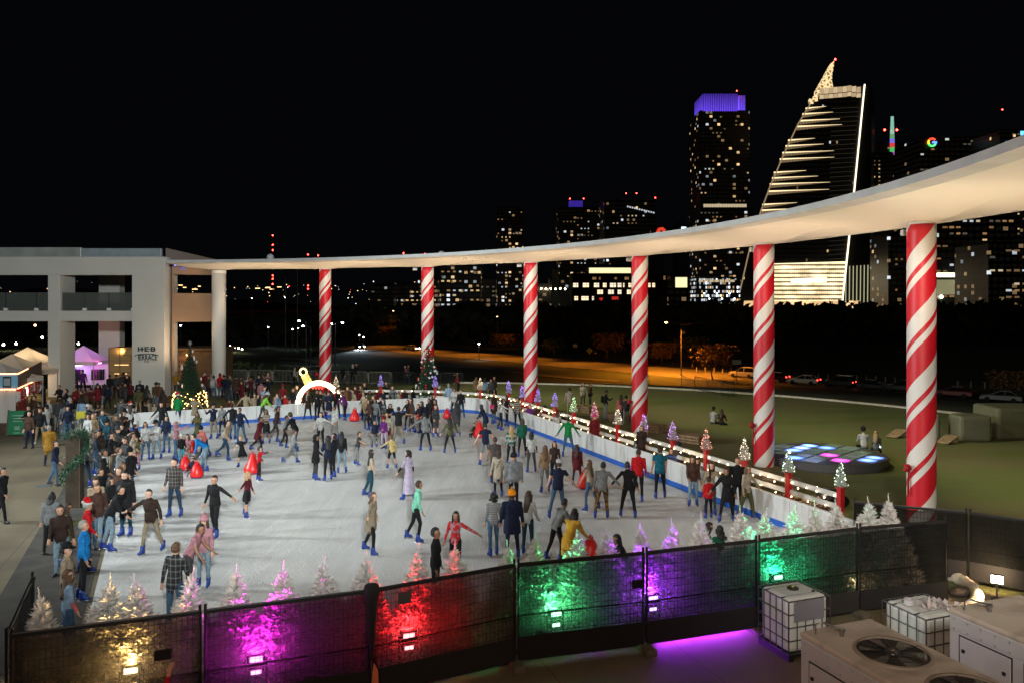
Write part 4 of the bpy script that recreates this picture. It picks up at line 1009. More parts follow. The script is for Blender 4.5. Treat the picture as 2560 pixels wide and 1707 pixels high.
# glass balustrade with white shoes
gl = newmat('smoked_glass'); gl.b.inputs['Base Color'].default_value = (.10,.11,.10,1); gl.b.inputs['Roughness'].default_value = .08; gl.b.inputs['Alpha'].default_value = .72
post = M('dark_metal', (.03,.03,.03), .45, .6)
for x0, x1 in ((-40,7),(8,78),(79,108),(137.5,189),(190.5,245),(246.5,301)):
    slab('glass_pane', bx(x0), bx(x1), bz(713), bz(672), ZB+.3, .02, gl.m, bev=0)
for x in (7.5, 78.5, 189.7, 245.7, 301.5):
    slab('post', bx(x)-.03, bx(x)+.03, bz(713), bz(673), ZB+.26, .1, post)
    slab('glass_shoe', bx(x)-.14, bx(x)+.14, bz(713.8), bz(708), ZB+.2, .25, M('barrier_rail', (.7,.7,.7), .4))
for x in (38, 80):
    tt = thing('pendant_light', 'small pendant lamp under the terrace floor, '+('the one nearer the white pillar' if x == 80 else 'the one nearer the market tents'), 'lamp', (bx(x), ZB+2.2, bz(736)))
    MB().use(post).lathe([(.02,-.35),(.02,-.02)], n=6).build('stem', tt); MB().use(EM('warm_bulb', (1,.65,.25), 6)).ball((0,0,-.42), .09, 8, 6).build('bulb', tt)
# lettering on the corner pillar
ink = M('sign_ink', (.012,.02,.025), .6)
def text(body, size, loc, parent, mat, name='lettering', ex=.015, rot=(R(90),0,0), ax='CENTER', sx=1.0, off=0.0, sp=1.0):
    cu = bpy.data.curves.new(name, 'FONT'); cu.body = body; cu.size = size; cu.extrude = ex; cu.align_x = ax; cu.offset = off; cu.space_character = sp
    cu.materials.append(mat); o = bpy.data.objects.new(name, cu); COL.objects.link(o); bpy.context.view_layer.update()
    me = bpy.data.meshes.new_from_object(o.evaluated_get(bpy.context.evaluated_depsgraph_get())); bpy.data.objects.remove(o); o = bpy.data.objects.new(name, me); COL.objects.link(o); o.parent = parent; o.location = loc; o.rotation_euler = rot; o.scale = (sx, 1, 1); return o
sg = thing('wall_sign', 'dark wall lettering on the white corner pillar', 'sign', (bx(337), ZB-.012, 0))
for lx, bars in ((-.46, ((-.13,0,.09,.34),(.13,0,.09,.34),(0,0,.2,.08))), (0, ((-.11,0,.09,.34),(.03,.13,.24,.08),(.02,0,.2,.075),(.03,-.13,.24,.08))), (.46, ((-.12,0,.09,.34),(.0,.13,.2,.08),(.0,0,.2,.07),(.0,-.13,.2,.08),(.12,.07,.085,.13),(.13,-.07,.085,.14)))):
    b = MB().use(ink); [b.box((lx+x, -.002*i, bz(801.5)+z), (w_, .03, h_)) for i, (x, z, w_, h_) in enumerate(bars)]; b.build('letter', sg)
for lx in (-.235, .235): MB().use(ink).box((lx,0,bz(801.5)), (.07,.03,.07)).build('dot', sg)
text('ERRACE', .56, (.12,0,bz(826.3)), sg, ink, sx=.62, off=.010, sp=1.08)
b = MB().use(ink)
b.box((-.58,0,bz(819.4)), (.055,.03,.46)); b.build('letter_stem', sg)
arcp = [(-.86,.0,bz(819)),(-.82,0,bz(815.5)),(-.6,0,bz(813.4)),(-.2,0,bz(812.3)),(.25,0,bz(812.3)),(.62,0,bz(813.5)),(.82,0,bz(815.5)),(.88,0,bz(818))]
b = MB().use(ink); b.tube(arcp, [.012,.03,.035,.032,.032,.035,.03,.012], 6); b.build('swoosh', sg)
text('Austin', .15, (0,0,bz(831)), sg, ink)
for s in (-1, 1): MB().use(ink).box((s*.52,0,bz(829.6)), (.4,.02,.012)).build('rule', sg)
ns = thing('neon_sign', 'small blue neon sign on the shaded side of the corner pillar', 'sign', wa+Vector((.46,-.1,0))+Vector((0,0,bz(607))), math.atan2(wd.y, wd.x))
nb = EM('neon_blue', (.12,.2,1), 6)
b = MB().use(nb); b.tube([(-.2,-.45,-.1),(-.1,-.45,.22),(.5,-.45,.22)], .03, 6); b.build('tube', ns)
b = MB().use(EM('neon_dim', (.08,.12,.6), 2)); b.tube([(-.1,-.45,-.1),(.3,-.45,.0),(.5,-.45,-.1),(.2,-.45,-.35),(.55,-.45,-.35)], .025, 6); b.build('letter', ns)
# ------------------------------------------------------------------ scrim fence and coloured floods in front
FP = [Vector((-7.4,11.4,0)),Vector((-4.9,12.3,0)),Vector((-2.38,13.2,0)),Vector((.1,14.5,0)),Vector((2.63,15.2,0)),Vector((5.1,16.0,0)),Vector((7.57,16.86,0)),Vector((9.8,17.4,0))]
scr = newmat('scrim_mesh'); tc = scr.n('TexCoord')
n1 = scr.n('TexNoise', i_Scale=3.0, i_Detail=5.0); scr.l(tc.outputs['Object'], n1.inputs['Vector'])
mp = scr.n('Mapping'); mp.inputs['Scale'].default_value = (60, 60, 60); scr.l(tc.outputs['Object'], mp.inputs[0])
sp = scr.n('SeparateXYZ'); scr.l(mp.outputs[0], sp.inputs[0])
gx = scr.math('LESS_THAN', scr.math('FRACT', scr.math('DIVIDE', sp.outputs[0], 4.4)), .16); gz = scr.math('LESS_THAN', scr.math('FRACT', scr.math('DIVIDE', sp.outputs[2], 9.0)), .12)
grid = scr.math('MULTIPLY', scr.math('MAXIMUM', gx, gz), .07)
alpha = scr.math('ADD', scr.math('ADD', scr.math('MULTIPLY', n1.outputs['Fac'], .12), .80), grid)
scr.b.inputs['Base Color'].default_value = (.012,.013,.013,1); scr.b.inputs['Roughness'].default_value = .95; scr.b.inputs['Specular IOR Level'].default_value = .1
trs = scr.n('BsdfTranslucent'); wv = scr.math('ADD', .35, scr.math('MULTIPLY', n1.outputs['Fac'], 1.2)); tcol = scr.n('Mix', data_type='RGBA'); scr.l(scr.math('ADD', scr.math('MULTIPLY', wv, .25), .25), tcol.inputs['Factor']); tcol.inputs['A'].default_value = (.012,.012,.012,1); tcol.inputs['B'].default_value = (.065,.065,.065,1); scr.l(tcol.outputs['Result'], trs.inputs['Color'])
m1 = scr.n('MixShader'); m1.inputs[0].default_value = .5; scr.l(scr.b.outputs[0], m1.inputs[1]); scr.l(trs.outputs[0], m1.inputs[2])
tpn = scr.n('BsdfTransparent'); m2 = scr.n('MixShader'); scr.l(alpha, m2.inputs[0]); scr.l(tpn.outputs[0], m2.inputs[1]); scr.l(m1.outputs[0], m2.inputs[2]); scr.l(m2.outputs[0], scr.t.nodes['Material Output'].inputs['Surface'])
hemm = M('scrim_hem', (.008,.008,.009), .9)
fpost = M('fence_steel', (.03,.03,.032), .45, .7); blk = M('foot_block', (.10,.085,.065), .95, noise=.3, ns=8, bump=.4, bs=20)
def wavy(b, p, q, z0, z1, amp, seed, n=20, m=6):
    """hanging cloth between two posts"""
    rr = random.Random(seed); d = q-p; nrm = Vector((d.y, -d.x, 0)).normalized(); ph = rr.uniform(0, 6)
    vs = []
    for j in range(m+1):
        for i in range(n+1):
            t, s = i/n, j/m
            w = amp*math.sin(math.pi*t)*(math.sin(5*t+ph)*.6+math.sin(13*t+ph*2+s*2)*.4)
            top = z1-.035*math.sin(math.pi*t)*(1+.6*math.sin(9*t+ph)) if j == m else z0+(z1-z0)*s
            vs.append(p+d*t+nrm*w*(.4+.6*s)+Vector((0,0,top)))
    b.add(vs, [(j*(n+1)+i, j*(n+1)+i+1, (j+1)*(n+1)+i+1, (j+1)*(n+1)+i) for j in range(m) for i in range(n)])
def fence_panel(p, q, label, h, seed, tie=False):
    t_ = thing('scrim_fence', label, 'fence panel', p, 0, 'temporary fence panels with scrim')
    d = q-p; u = d.normalized(); o = Vector((0,0,0)); e = d-u*.05; nrm = Vector((d.y, -d.x, 0)).normalized()
    b = MB().use(scr.m); wavy(b, u*.02, d-u*.02, .16, h-.03, .035, seed); b.build('scrim', t_, smooth=True)
    for zz, hh in ((.36, .44), (h-.04, .05)): MB().use(hemm).bar(u*.02+Vector((0,0,zz))+nrm*.014, e+Vector((0,0,zz))+nrm*.014, .012, hh).build('scrim_hem', t_)
    for zz in (.12, h*.49, h-.02):
        MB().use(fpost).tube([u*.02-nrm*.03+Vector((0,0,zz)), e-nrm*.03+Vector((0,0,zz))], .016, 8).build('rail', t_)
    for c in (u*.03, d-u*.05):
        MB().use(fpost).tube([c-nrm*.03, c-nrm*.03+Vector((0,0,h+.07))], .024, 8).build('post', t_)
    MB().use(blk).box((0,0,.07), (.62,.24,.14), math.atan2(nrm.y, nrm.x)).build('foot_block', t_, bevel=.03, loc=u*-.03)
    return t_
names = ['yellow lit', 'magenta lit', 'red lit', 'dark green lit', 'purple lit', 'green lit', 'pale gold lit']
tells = ['with the corner post on the concrete', 'beside the yellow lit panel', 'beside the magenta lit panel', 'with the bright green lamp behind', 'with the purple lamp behind', 'behind the caged water tank', 'at the hose end']
for i in range(7): fence_panel(FP[i], FP[i+1], names[i]+' black scrim fence panel '+tells[i], 1.95, i)
fence_panel(Vector((-7.42,11.42,0)), Vector((-8.56,13.9,0)), 'black scrim fence panel turned edge-on along the concrete plaza', 1.95, 21)
FB = [Vector((8.7,19.75,0)),Vector((11.05,18.75,0)),Vector((13.2,17.1,0)),Vector((15.3,15.4,0))]
for i, l in enumerate(('dark scrim fence panel meeting the white rail fence', 'scrim fence panel with a warm ground flood shining on it', 'dark scrim fence panel running off past the grey cabinets')): fence_panel(FB[i], FB[i+1], l, 1.78, 30+i)
# black wrap tied round one post and small tags
tp = FP[2]
tt = thing('scrim_wrap', 'loose black scrim bunched round the post between magenta and red panels', 'fabric wrap', tp)
b = MB().use(hemm); b.lathe([(.03,.75),(.05,1.0),(.075,1.4),(.11,1.8),(.14,1.96),(.12,2.03),(.02,2.06)], (0,-.05,0), 10); b.build('cloth', tt, smooth=True)
MB().use(M('orange_tape', (.6,.16,.08), .6)).extr([(.0,-.09,.35),(.13,-.09,.25),(.11,-.09,.6),(.04,-.09,.72)], (0,.015,0)).build('flap', tt)
ptag = M('plaque_black', (.01,.01,.01), .4)
for i, (k, t, z, l) in enumerate(((0,.78,1.35,'small black plaque hung on the yellow lit panel'),(3,.92,1.35,'small black plaque hung near the purple lamp'),(2,.2,1.72,'pale cloth label hung on the red lit panel'))):
    p = FP[k]+(FP[k+1]-FP[k])*t; d = (FP[k+1]-FP[k]).normalized(); nrm = Vector((d.y,-d.x,0))
    x = MB().use(ptag if i < 2 else M('label_grey', (.05,.045,.045), .8)); x.bar(-d*.12, d*.12, .012, .17 if i < 2 else .2); x.bar(-d*.13+nrm*.002, d*.13+nrm*.002, .006, .02)
    tag(x.build('plaque', loc=p+nrm*.06+Vector((0,0,z))), l, 'plaque')

# white flocked trees standing behind the scrim
flk = M('flocked_needles', (.66,.65,.64), .75, noise=.12, ns=14)
trk = M('flocked_trunk', (.5,.48,.46), .8)
def spruce(h, rad, tiers, mat, seed, lean=0.0, droop=.12, needles=12, bw=1.0, crown=.92, base=.18, tipw=.04):
    """a small spruce of bottle-brush branches"""
    rr = random.Random(seed); b = MB().use(mat)
    def brush(p, q, w):
        d = q-p; L = d.length; u = d.normalized(); s = u.cross(Vector((0,0,1)) if abs(u.z) < .9 else Vector((1,0,0))).normalized(); t = s.cross(u)
        b.tube([p, p+d*.6, q], [w*.22, w*.18, w*.05], 4, False)
        for i in range(needles):
            a = i*2.4+rr.uniform(-.4, .4); f = (i+.5)/needles; r = s*math.cos(a)+t*math.sin(a)
            c = p+d*f; ww = w*(1.1-.45*f)*rr.uniform(.75, 1.2); side = u.cross(r)*(ww*.32)
            b.add([c-u*ww*.25-side, c-u*ww*.25+side, c+r*ww+u*ww*1.0], [(0,1,2)])
    for k in range(tiers):
        f = k/(tiers-1); z = h*(base+(1-base)*f*crown); r = rad*(1-f)**.85+.06*rad
        n = max(4, int(round(11*(1-f)+4)))
        for i in range(n):
            a = 2*math.pi*i/n+k*1.7+rr.uniform(-.25, .25); rr_ = r*rr.uniform(.75, 1.12)
            st = Vector((0,0,z)); en = Vector((rr_*math.cos(a), rr_*math.sin(a), z-droop*rr_+rr.uniform(-.04,.06)*h*.3+.10*rad*f))
            brush(st, en, max(tipw, .11*rad*1.6*(1-.5*f))*bw)
            if rr_ > .3*rad:
                m_ = st.lerp(en, .6); dv = (en-st)*.42; pr = Vector((-dv.y, dv.x, 0))*.6
                brush(m_, m_+dv*.8+pr, .09*rad*1.5*(1-.4*f)*bw); brush(m_, m_+dv*.8-pr, .09*rad*1.5*(1-.4*f)*bw)
    brush(Vector((0,0,h*(base+(1-base)*crown-.04))), Vector((lean*.5,0,h*.93)), tipw*1.25*bw**.5); brush(Vector((lean*.4,0,h*.9)), Vector((lean,0,h)), tipw*.9*bw**.5)
    return b
def needle_tree(parent, h, rad, tiers, mat, tmat, seed, **kw):
    spruce(h, rad, tiers, mat, seed, **kw).build('branches', parent)
    MB().use(tmat).tube([(0,0,0),(0,0,h*.5),(0,0,h*.93)], [.035*h/2.2, .025*h/2.2, .01], 8).build('trunk', parent)
    b = MB().use(tmat)
    for a in (0, 2.09, 4.19): b.bar((.02*math.cos(a), .02*math.sin(a), .12), (.26*math.cos(a), .26*math.sin(a), .01), .03)
    b.build('stand', parent)
TIPS = [(94.5,1347),(230.5,1317),(325,1310),(428,1302),(540,1294),(651,1279),(753,1268),(841,1259),(961,1244),(1040,1236),(1168.7,1234),(1228.7,1220),(1317,1210),(1401,1206),(1476.5,1200),(1542,1187),(1621,1174),(1711,1162),(1766,1164),(1831.6,1157),(1882,1148),(1933.6,1144),(1993,1139),(2046,1131)]
TLAB = ['nearest the edge-on fence, lit pale', 'lit warm yellow, beside the brown haired watcher', 'lit warm yellow, hiding a cream coated person', 'half yellow and half magenta, below the plaid shirt', 'lit magenta, below the pink hatted skater', 'lit soft violet over the magenta panel', 'lit soft violet beside the red tinted one', 'lit red along one edge, above the wrapped post', 'lit bright red, beside the bearded person', 'red on one flank and green on the other', 'stubby and plain white, below the orange hat', 'lit faint green, below the teal jeans', 'lit mint green, below the yellow coat', 'white and violet, beside the purple lit person', 'slim and violet, next to the purple lit person', 'lit strong purple above the purple panel', 'lit strong purple, hiding a bending person', 'lit pale purple beside the green jacketed person', 'plain grey white with a blue strip behind', 'lit green at its foot, over the caged tank', 'dim green white beside the barrier end', 'warm white beside the barrier end', 'warm cream, second from the striped column', 'warm cream, closest to the striped column']
def fence_hit(ax, off):
    """point at distance off behind the scrim fence along the bearing ax"""
    for k in range(7):
        a, c = FP[k], FP[k+1]; d = c-a; n = Vector((-d.y, d.x, 0)).normalized()*off; a = a+n
        t = (ax*a.y-a.x)/(d.x-ax*d.y)
        if t <= 1.0 or k == 6: return a+d*t
protos = []
for i, (x, y) in enumerate(TIPS):
    # row runs parallel to the fence, 0.9 m behind it
    ax = (x-CX)/F; best = None
    p = fence_hit(ax, .95)
    h = HC-(y-HY)*p.y/F
    lab = 'white flocked tree '+TLAB[i]
    if len(protos) < 4:
        t_ = thing('white_tree', lab, 'christmas tree', p, i*1.3, 'white flocked trees behind the scrim')
        needle_tree(t_, 2.3, .70, 19, flk, trk, 50+i, lean=.06*(i % 3-1), bw=1.5, crown=.84); protos.append(t_)
    else:
        t_ = copytree(protos[i % 4]); t_['label'] = lab; LABELS.add(lab); t_.location = p; t_.rotation_euler.z = i*2.1
    s = h/2.3; t_.scale = (s*(.84+.22*((i*7) % 5)/4), s*(.86+.16*((i*3) % 4)/3), s); t_.rotation_euler.x = .05*math.sin(i*2.3); t_.rotation_euler.y = .05*math.sin(i*1.7)

# coloured floods on the ground between scrim and trees
def spot(name, loc, aim, power, col, ang=70, blend=.6, rad=.1):
    l = bpy.data.lights.new(name, 'SPOT'); l.energy = power; l.color = col; l.spot_size = R(ang); l.spot_blend = blend; l.shadow_soft_size = rad
    o = bpy.data.objects.new(name, l); COL.objects.link(o); o.location = loc; o.rotation_euler = (Vector(aim)-Vector(loc)).to_track_quat('-Z', 'Y').to_euler(); return o
def point(name, loc, power, col, rad=.1):
    l = bpy.data.lights.new(name, 'POINT'); l.energy = power; l.color = col; l.shadow_soft_size = rad
    o = bpy.data.objects.new(name, l); COL.objects.link(o); o.location = loc; return o
fh = M('flood_housing', (.02,.02,.022), .5, .3)
FL = [(302,1538,(1,.60,.17),'warm yellow',1.0),(588,1512,(1,.02,.75),'magenta',1.0),(938,1458,(1,.015,.02),'red',1.0),(1275,1408,(.1,1,.3),'bright green',.7),(1497,1373,(.42,.03,1),'purple',1.2),(1783,1325,(.02,1,.35),'emerald green',.65)]
for x, y, c, nm, pw in FL:
    ax = (x-CX)/F; d = FP[7]-FP[0]; p = fence_hit(ax, .38); z = max(.25, HC-(y-HY)*p.y/F)
    u = d.normalized(); nrm = Vector((-u.y, u.x, 0))
    tt = thing('ground_flood', nm+' ground floodlight shining on the white trees', 'floodlight', (p.x, p.y, 0), math.atan2(u.y, u.x), 'coloured floodlights behind the scrim')
    MB().use(fh).box((0,.0,z), (.3,.12,.2)).build('housing', tt, bevel=.02)
    mx = max(c); lens = EM('flood_lens_'+nm.replace(' ', '_'), tuple(.3+.7*v for v in c), 24)
    MB().use(lens).box((0,-.066,z+.02), (.2,.012,.085)).build('lens', tt); MB().use(lens).box((0,.066,z+.01), (.26,.012,.16)).build('lens', tt)
    MB().use(fh).box((0,.0,z-.2), (.26,.1,.13)).build('housing', tt, bevel=.02); MB().use(lens).box((0,-.056,z-.2), (.16,.012,.06)).build('lens', tt)  # lower housing and lens stand in for the lamp's reflection on the paving
    b = MB().use(fh); b.bar((-.17,0,z), (-.17,0,.02), .03); b.bar((.17,0,z), (.17,0,.02), .03); b.bar((-.17,0,.02), (.17,0,.02), .03); b.build('stand', tt)
    q = p+nrm*.12+Vector((0,0,z+.05))
    point('flood_'+nm, q-nrm*.06+Vector((0,0,.05)), (230 if nm == 'warm yellow' else 340)*pw, c, .1); spot('flood_up_'+nm, q-nrm*.16+Vector((0,0,.1)), q+nrm*.62+Vector((0,0,1.5)), 400*pw, c, 130, .8, .08)
    if nm == 'purple':
        for kk in [.1+.2*w for w in range(12)]: spot('flood_under_scrim', p+u*kk-nrm*.12+Vector((0,0,.11)), p+u*kk-nrm*1.0, 22, c, 165, .9, .06)  # row of added spots, no fixtures, widens the purple spill under the scrim
# gold glow on the last panel and the flood on the terrace
q = Vector((7.6,17.35,.3)); point('flood_gold', q+Vector((0,0,.3)), 70, (1,.75,.35))
p = Vector((11.14,17.8,0))
tt = thing('work_light', 'glaring warm work light on the concrete before the scrim fence', 'floodlight', p, -.5)
MB().use(fh).box((0,.03,.48), (.26,.1,.2)).build('housing', tt, bevel=.02); MB().use(EM('work_lens', (1,.8,.55), 40)).box((0,-.03,.48), (.23,.012,.17)).build('lens', tt); MB().use(fh).bar((0,.03,.02), (0,.03,.4), .04).build('stem', tt); MB().use(fh).bar((-.12,.03,.01), (.12,.03,.01), .2, .02).build('stand', tt)
spot('work_light_beam', p+Vector((-.05,-.14,.48)), p+Vector((-3.5,-5,.5)), 520, (1,.68,.38), 165, .8, .1)
spot('work_light_spill', p+Vector((.1,.14,.5)), p+Vector((.4,1.2,.4)), 110, (1,.66,.36), 160, .9, .1)
# red parcels and the small props seen through the cloth
gift = M('gift_red', (.4,.01,.012), .5)
for i, (k, t) in enumerate(((3,.55),(3,.85),(4,.28),(6,.2),(2,.4))):
    p = FP[k]+(FP[k+1]-FP[k])*t+Vector((-.25,.75,0)); tt = thing('red_box', ['red box below the mint green tree', 'red box below the violet white tree', 'red box below the strong purple tree', 'small red box behind the pale gold panel', 'red box behind the red lit panel'][i], 'box', p, .35, 'red boxes under the white trees')
    MB().use(gift).box((0,0,.2), (.36,.3,.4)).build('body', tt, bevel=.02); MB().use(M('gift_lid', (.5,.02,.02), .45)).box((0,0,.42), (.4,.34,.05)).build('lid', tt, bevel=.01)

# ------------------------------------------------------------------ caged tanks, cooling cabinets, hose
hd = newmat('tank_plastic'); hd.b.inputs['Base Color'].default_value = (.55,.57,.56,1); hd.b.inputs['Roughness'].default_value = .35; hd.b.inputs['Subsurface Weight'].default_value = .15
cage = M('cage_steel', (.16,.16,.17), .4, .8); pal = M('pallet_plastic', (.015,.015,.017), .6)
def tote(p, rz, w, d, h, label, extra):
    t_ = thing('caged_tank', label, 'tank', p, rz, 'caged water tanks')
    b = MB().use(hd.m); b.box((0,0,.14+(h-.14)/2), (w-.06, d-.06, h-.16)); b.build('tank', t_, bevel=.09)
    b = MB().use(pal); b.box((0,0,.115), (w, d, .04))
    for sx in (-1, 0, 1): b.box((sx*(w/2-.06),0,.05), (.12, d, .09))
    b.build('pallet', t_)
    b = MB().use(cage); z0, z1 = .15, h-.03
    for zz in [z0+(z1-z0)*i/4 for i in range(5)]:
        c = [(-w/2,-d/2,zz),(w/2,-d/2,zz),(w/2,d/2,zz),(-w/2,d/2,zz)]
        for i in range(4): b.tube([c[i], c[(i+1) % 4]], .011, 6)
    for i in range(6):
        f = -.5+i/5
        for s in (-1, 1): b.tube([(w*f, s*d/2, z0), (w*f, s*d/2, z1)], .011, 6); b.tube([(s*w/2, d*f, z0), (s*w/2, d*f, z1)], .011, 6)
    for f in (-.25,.25): b.tube([(-w/2, d*f, z1+.01), (w/2, d*f, z1+.01)], .013, 6)
    b.build('cage', t_)
    if extra:
        MB().use(M('lid_black', (.01,.01,.01), .5)).lathe([(.11,0),(.115,.03),(.10,.045),(.02,.05)], (.02,.05,h-.02), 20).build('lid', t_, smooth=True)
        MB().use(M('lid_yellow', (.5,.4,.02), .5)).lathe([(.03,0),(.03,.012)], (.02,.05,h+.03), 10).build('lid_mark', t_)
        MB().use(M('lid_black', (.01,.01,.01), .5)).lathe([(.035,0),(.035,.03)], (.3,-.2,h-.02), 10).build('cap', t_)
        MB().use(M('data_plate', (.30,.30,.36), .3, .4)).box((-.02,-d/2-.015,.80*h), (w*.72,.006,.32*h)).build('plate', t_)
        MB().use(M('label_white', (.5,.5,.52), .5)).box((-.02,-d/2-.02,.40*h), (w*.3,.006,.14*h)).build('label_sheet', t_)
    return t_
tA = G(1857,1490,0)
rzT = R(20)
tote(Vector((5.55,15.27,0)), rzT+R(0), .98, .9, 1.18, 'caged white water tank lit purple, with a black screw lid', True)
tote(Vector((7.75,14.55,0)), rzT, 1.05, 1.0, 1.16, 'caged white water tank with bottle and plastic wrap on top', False)
bt = tag(MB().use(M('bottle_clear', (.5,.42,.42), .15)).lathe([(.035,0),(.038,.1),(.035,.17),(.015,.21),(.015,.24)], n=12).build('water_bottle', loc=(7.7,14.3,1.165), smooth=True), 'small plastic water bottle standing on the caged tank', 'bottle')
tt = thing('tape_roll', 'white roll of tape standing on the caged tank', 'tape roll', (7.45,14.55,1.165)); MB().use(M('label_white', (.5,.5,.52), .5)).lathe([(.09,0),(.09,.1),(.05,.1),(.05,0),(.09,0)], n=18, caps=False).build('ring', tt, smooth=False)
b = MB().use(M('clear_wrap', (.55,.5,.5), .2)); rr = random.Random(2)
for i in range(46):
    c = Vector((rr.gauss(0,.16), rr.gauss(0,.1), rr.uniform(.0,.13))); u = Vector((rr.gauss(0,1), rr.gauss(0,1), rr.gauss(0,1))).normalized()*.08; w = Vector((rr.gauss(0,1), rr.gauss(0,1), rr.gauss(0,1))).normalized()*.08
    b.add([c, c+u, c+u+w, c+w*.8], [(0,1,2,3)])
tag(b.build('plastic_wrap', loc=(7.98,14.35,1.17)), 'crumpled clear plastic wrap heaped on the caged tank', 'plastic wrap')
cab = M('cabinet_grey', (.48,.49,.53), .5, noise=.06, ns=1.5); top_ = newmat('cabinet_top'); tc = top_.n('TexCoord'); nn = top_.n('TexNoise', i_Scale=1.6, i_Detail=7.0); top_.l(tc.outputs['Object'], nn.inputs['Vector'])
rp = top_.n('ValToRGB'); rp.color_ramp.elements[0].position = .3; rp.color_ramp.elements[0].color = (.26,.22,.18,1); rp.color_ramp.elements[1].position = .55; rp.color_ramp.elements[1].color = (.54,.49,.43,1); top_.l(nn.outputs['Fac'], rp.inputs[0]); top_.l(rp.outputs[0], top_.b.inputs['Base Color']); top_.b.inputs['Roughness'].default_value = .6
seamM = M('panel_gap', (.04,.04,.045), .6)
def chiller(p, ux, uy, w, d, h, label, fans):
    """box cabinet: ux along the short side, uy along the long side towards the viewer"""
    rz = math.atan2(ux.y, ux.x)
    t_ = thing('cooling_cabinet', label, 'cooling unit', p, rz, 'grey cooling cabinets')
    # local frame: x along the short side, -y along the long side
    MB().use(cab).box((w/2,-d/2,(h-.08)/2), (w, d, h-.08)).build('casing', t_, bevel=.015)
    MB().use(top_.m).box((w/2,-d/2,h-.04), (w+.02, d+.02, .078)).build('top_panel', t_, bevel=.02)
    b = MB().use(cab); b.box((-.008,-d/2,h-.2), (.014, d-.05, .2)); b.build('edge_trim', t_)
    b = MB().use(M('bolt_steel', (.55,.55,.56), .35, .7))
    for i in range(int(d/.22)): b.box((-.018,-.1-.22*i,h-.13), (.012,.022,.022)); b.box((-.018,-.1-.22*i,h-.27), (.012,.022,.022))
    b.build('edge_bolts', t_)
    MB().use(M('label_white', (.5,.5,.52), .5)).box((-.028,-.62,h-1.0), (.008,.16,.1)).build('label_sheet', t_)
    for i in range(3):
        y0 = -.18-i*1.0
        if y0-.75 < -d: break
        b = MB().use(M('cabinet_door', (.46,.47,.51), .48, noise=.06, ns=2)); b.box((-.012,y0-.41,(h-.34)/2+.02), (.02,.80,h-.42)); dr = b.build('door', t_, bevel=.01)
        b = MB().use(M('latch', (.01,.01,.01), .4))
        for a, zz in ((-.08, h-.55), (-.72, h-.6), (-.08, h-1.2)): b.lathe([(.028,-.0),(.028,.03)], (0,0,0), 10) if False else b.box((-.03,y0+a,zz), (.02,.045,.045))
        b.build('latch', dr)
        MB().use(seamM).box((-.004,y0-.41,(h-.34)/2+.02), (.01,.84,h-.38)).build('door_gap', t_)
    for i, fy in enumerate(fans):
        r = .44; c = (w*.52, fy, h)
        MB().use(M('fan_ring', (.30,.26,.22), .5)).lathe([(r+.05,-.01),(r+.045,.02),(r+.005,.03),(r,.0),(r,-.005)], c, 40, False).build('fan_ring', t_, smooth=True)
        MB().use(M('fan_pit', (.012,.013,.013), .7)).lathe([(r,.004),(.001,.004)], c, 40, False).build('fan_well', t_)
        b = MB().use(M('fan_blade', (.10,.11,.11), .3, .6))
        for k in range(6):
            a = k*math.pi/3+.3; vs = []
            for rr_ in (.09, .25, .42):
                for s in (-1, 1): vs.append((c[0]+rr_*math.cos(a+s*.28), c[1]+rr_*math.sin(a+s*.28), h+.012+.012*s))
            b.add(vs, [(0,1,3,2),(2,3,5,4)])
        b.build('fan_blade', t_); MB().use(M('fan_blade', (.1,.11,.11), .3, .6)).lathe([(.1,.0),(.1,.03),(.02,.04)], c, 20).build('fan_hub', t_, smooth=True)
        b = MB().use(M('fan_grille', (.07,.07,.07), .4, .7))
        for rr_ in (.12,.2,.28,.36,.43): b.tube([(c[0]+rr_*math.cos(2*math.pi*k/28), c[1]+rr_*math.sin(2*math.pi*k/28), h+.045) for k in range(29)], .0025, 4)
        for k in range(6): a = k*math.pi/3; b.tube([(c[0]+.05*math.cos(a), c[1]+.05*math.sin(a), h+.045), (c[0]+r*math.cos(a), c[1]+r*math.sin(a), h+.03)], .004, 4)
        b.build('grille', t_)
    b = MB().use(M('pipe_steel', (.3,.3,.3), .3, .9)); b.tube([(.12,-.16,h),(.12,-.16,h+.13),(.19,-.2,h+.17),(.34,-.28,h+.12),(.42,-.33,h+.1),(.42,-.33,h-.01)], .012, 6); b.lathe([(.03,0),(.03,.07),(.045,.075),(.045,.11)], (.42,-.33,h), 10); b.build('valve_pipe', t_)
    return t_
ux = Vector((1.18,.44,0)).normalized(); uy = Vector((.44,-1.18,0)).normalized()
chiller(Vector((4.06,10.9,0)), ux, uy, 1.26, 3.9, 2.2, 'grey cooling cabinet with round roof fans, standing nearest the purple lit tank', (-.98,-2.12,-3.2))
chiller(Vector((6.63,11.75,0)), ux, uy, 1.5, 4.2, 2.2, 'grey cooling cabinet with dusty roof beside the wrap topped tank', (-1.35,-2.6,-3.6))
tt = thing('duct_hose', 'thick pale fabric duct hose lying on the concrete', 'hose', (0,0,0))
hp = [G(2176,1318,.13),G(2215,1335,.13),G(2243,1362,.13),G(2235,1388,.13),G(2195,1402,.13),G(2140,1412,.13),G(2096,1420,.13)]
vs = []; n = 60
def crv(ps, t):
    t *= len(ps)-1; i = min(int(t), len(ps)-2); f = t-i; p0, p1, p2, p3 = ps[max(i-1,0)], ps[i], ps[i+1], ps[min(i+2,len(ps)-1)]
    return .5*((2*p1)+(p2-p0)*f+(2*p0-5*p1+4*p2-p3)*f*f+(3*p1-p0-3*p2+p3)*f**3)
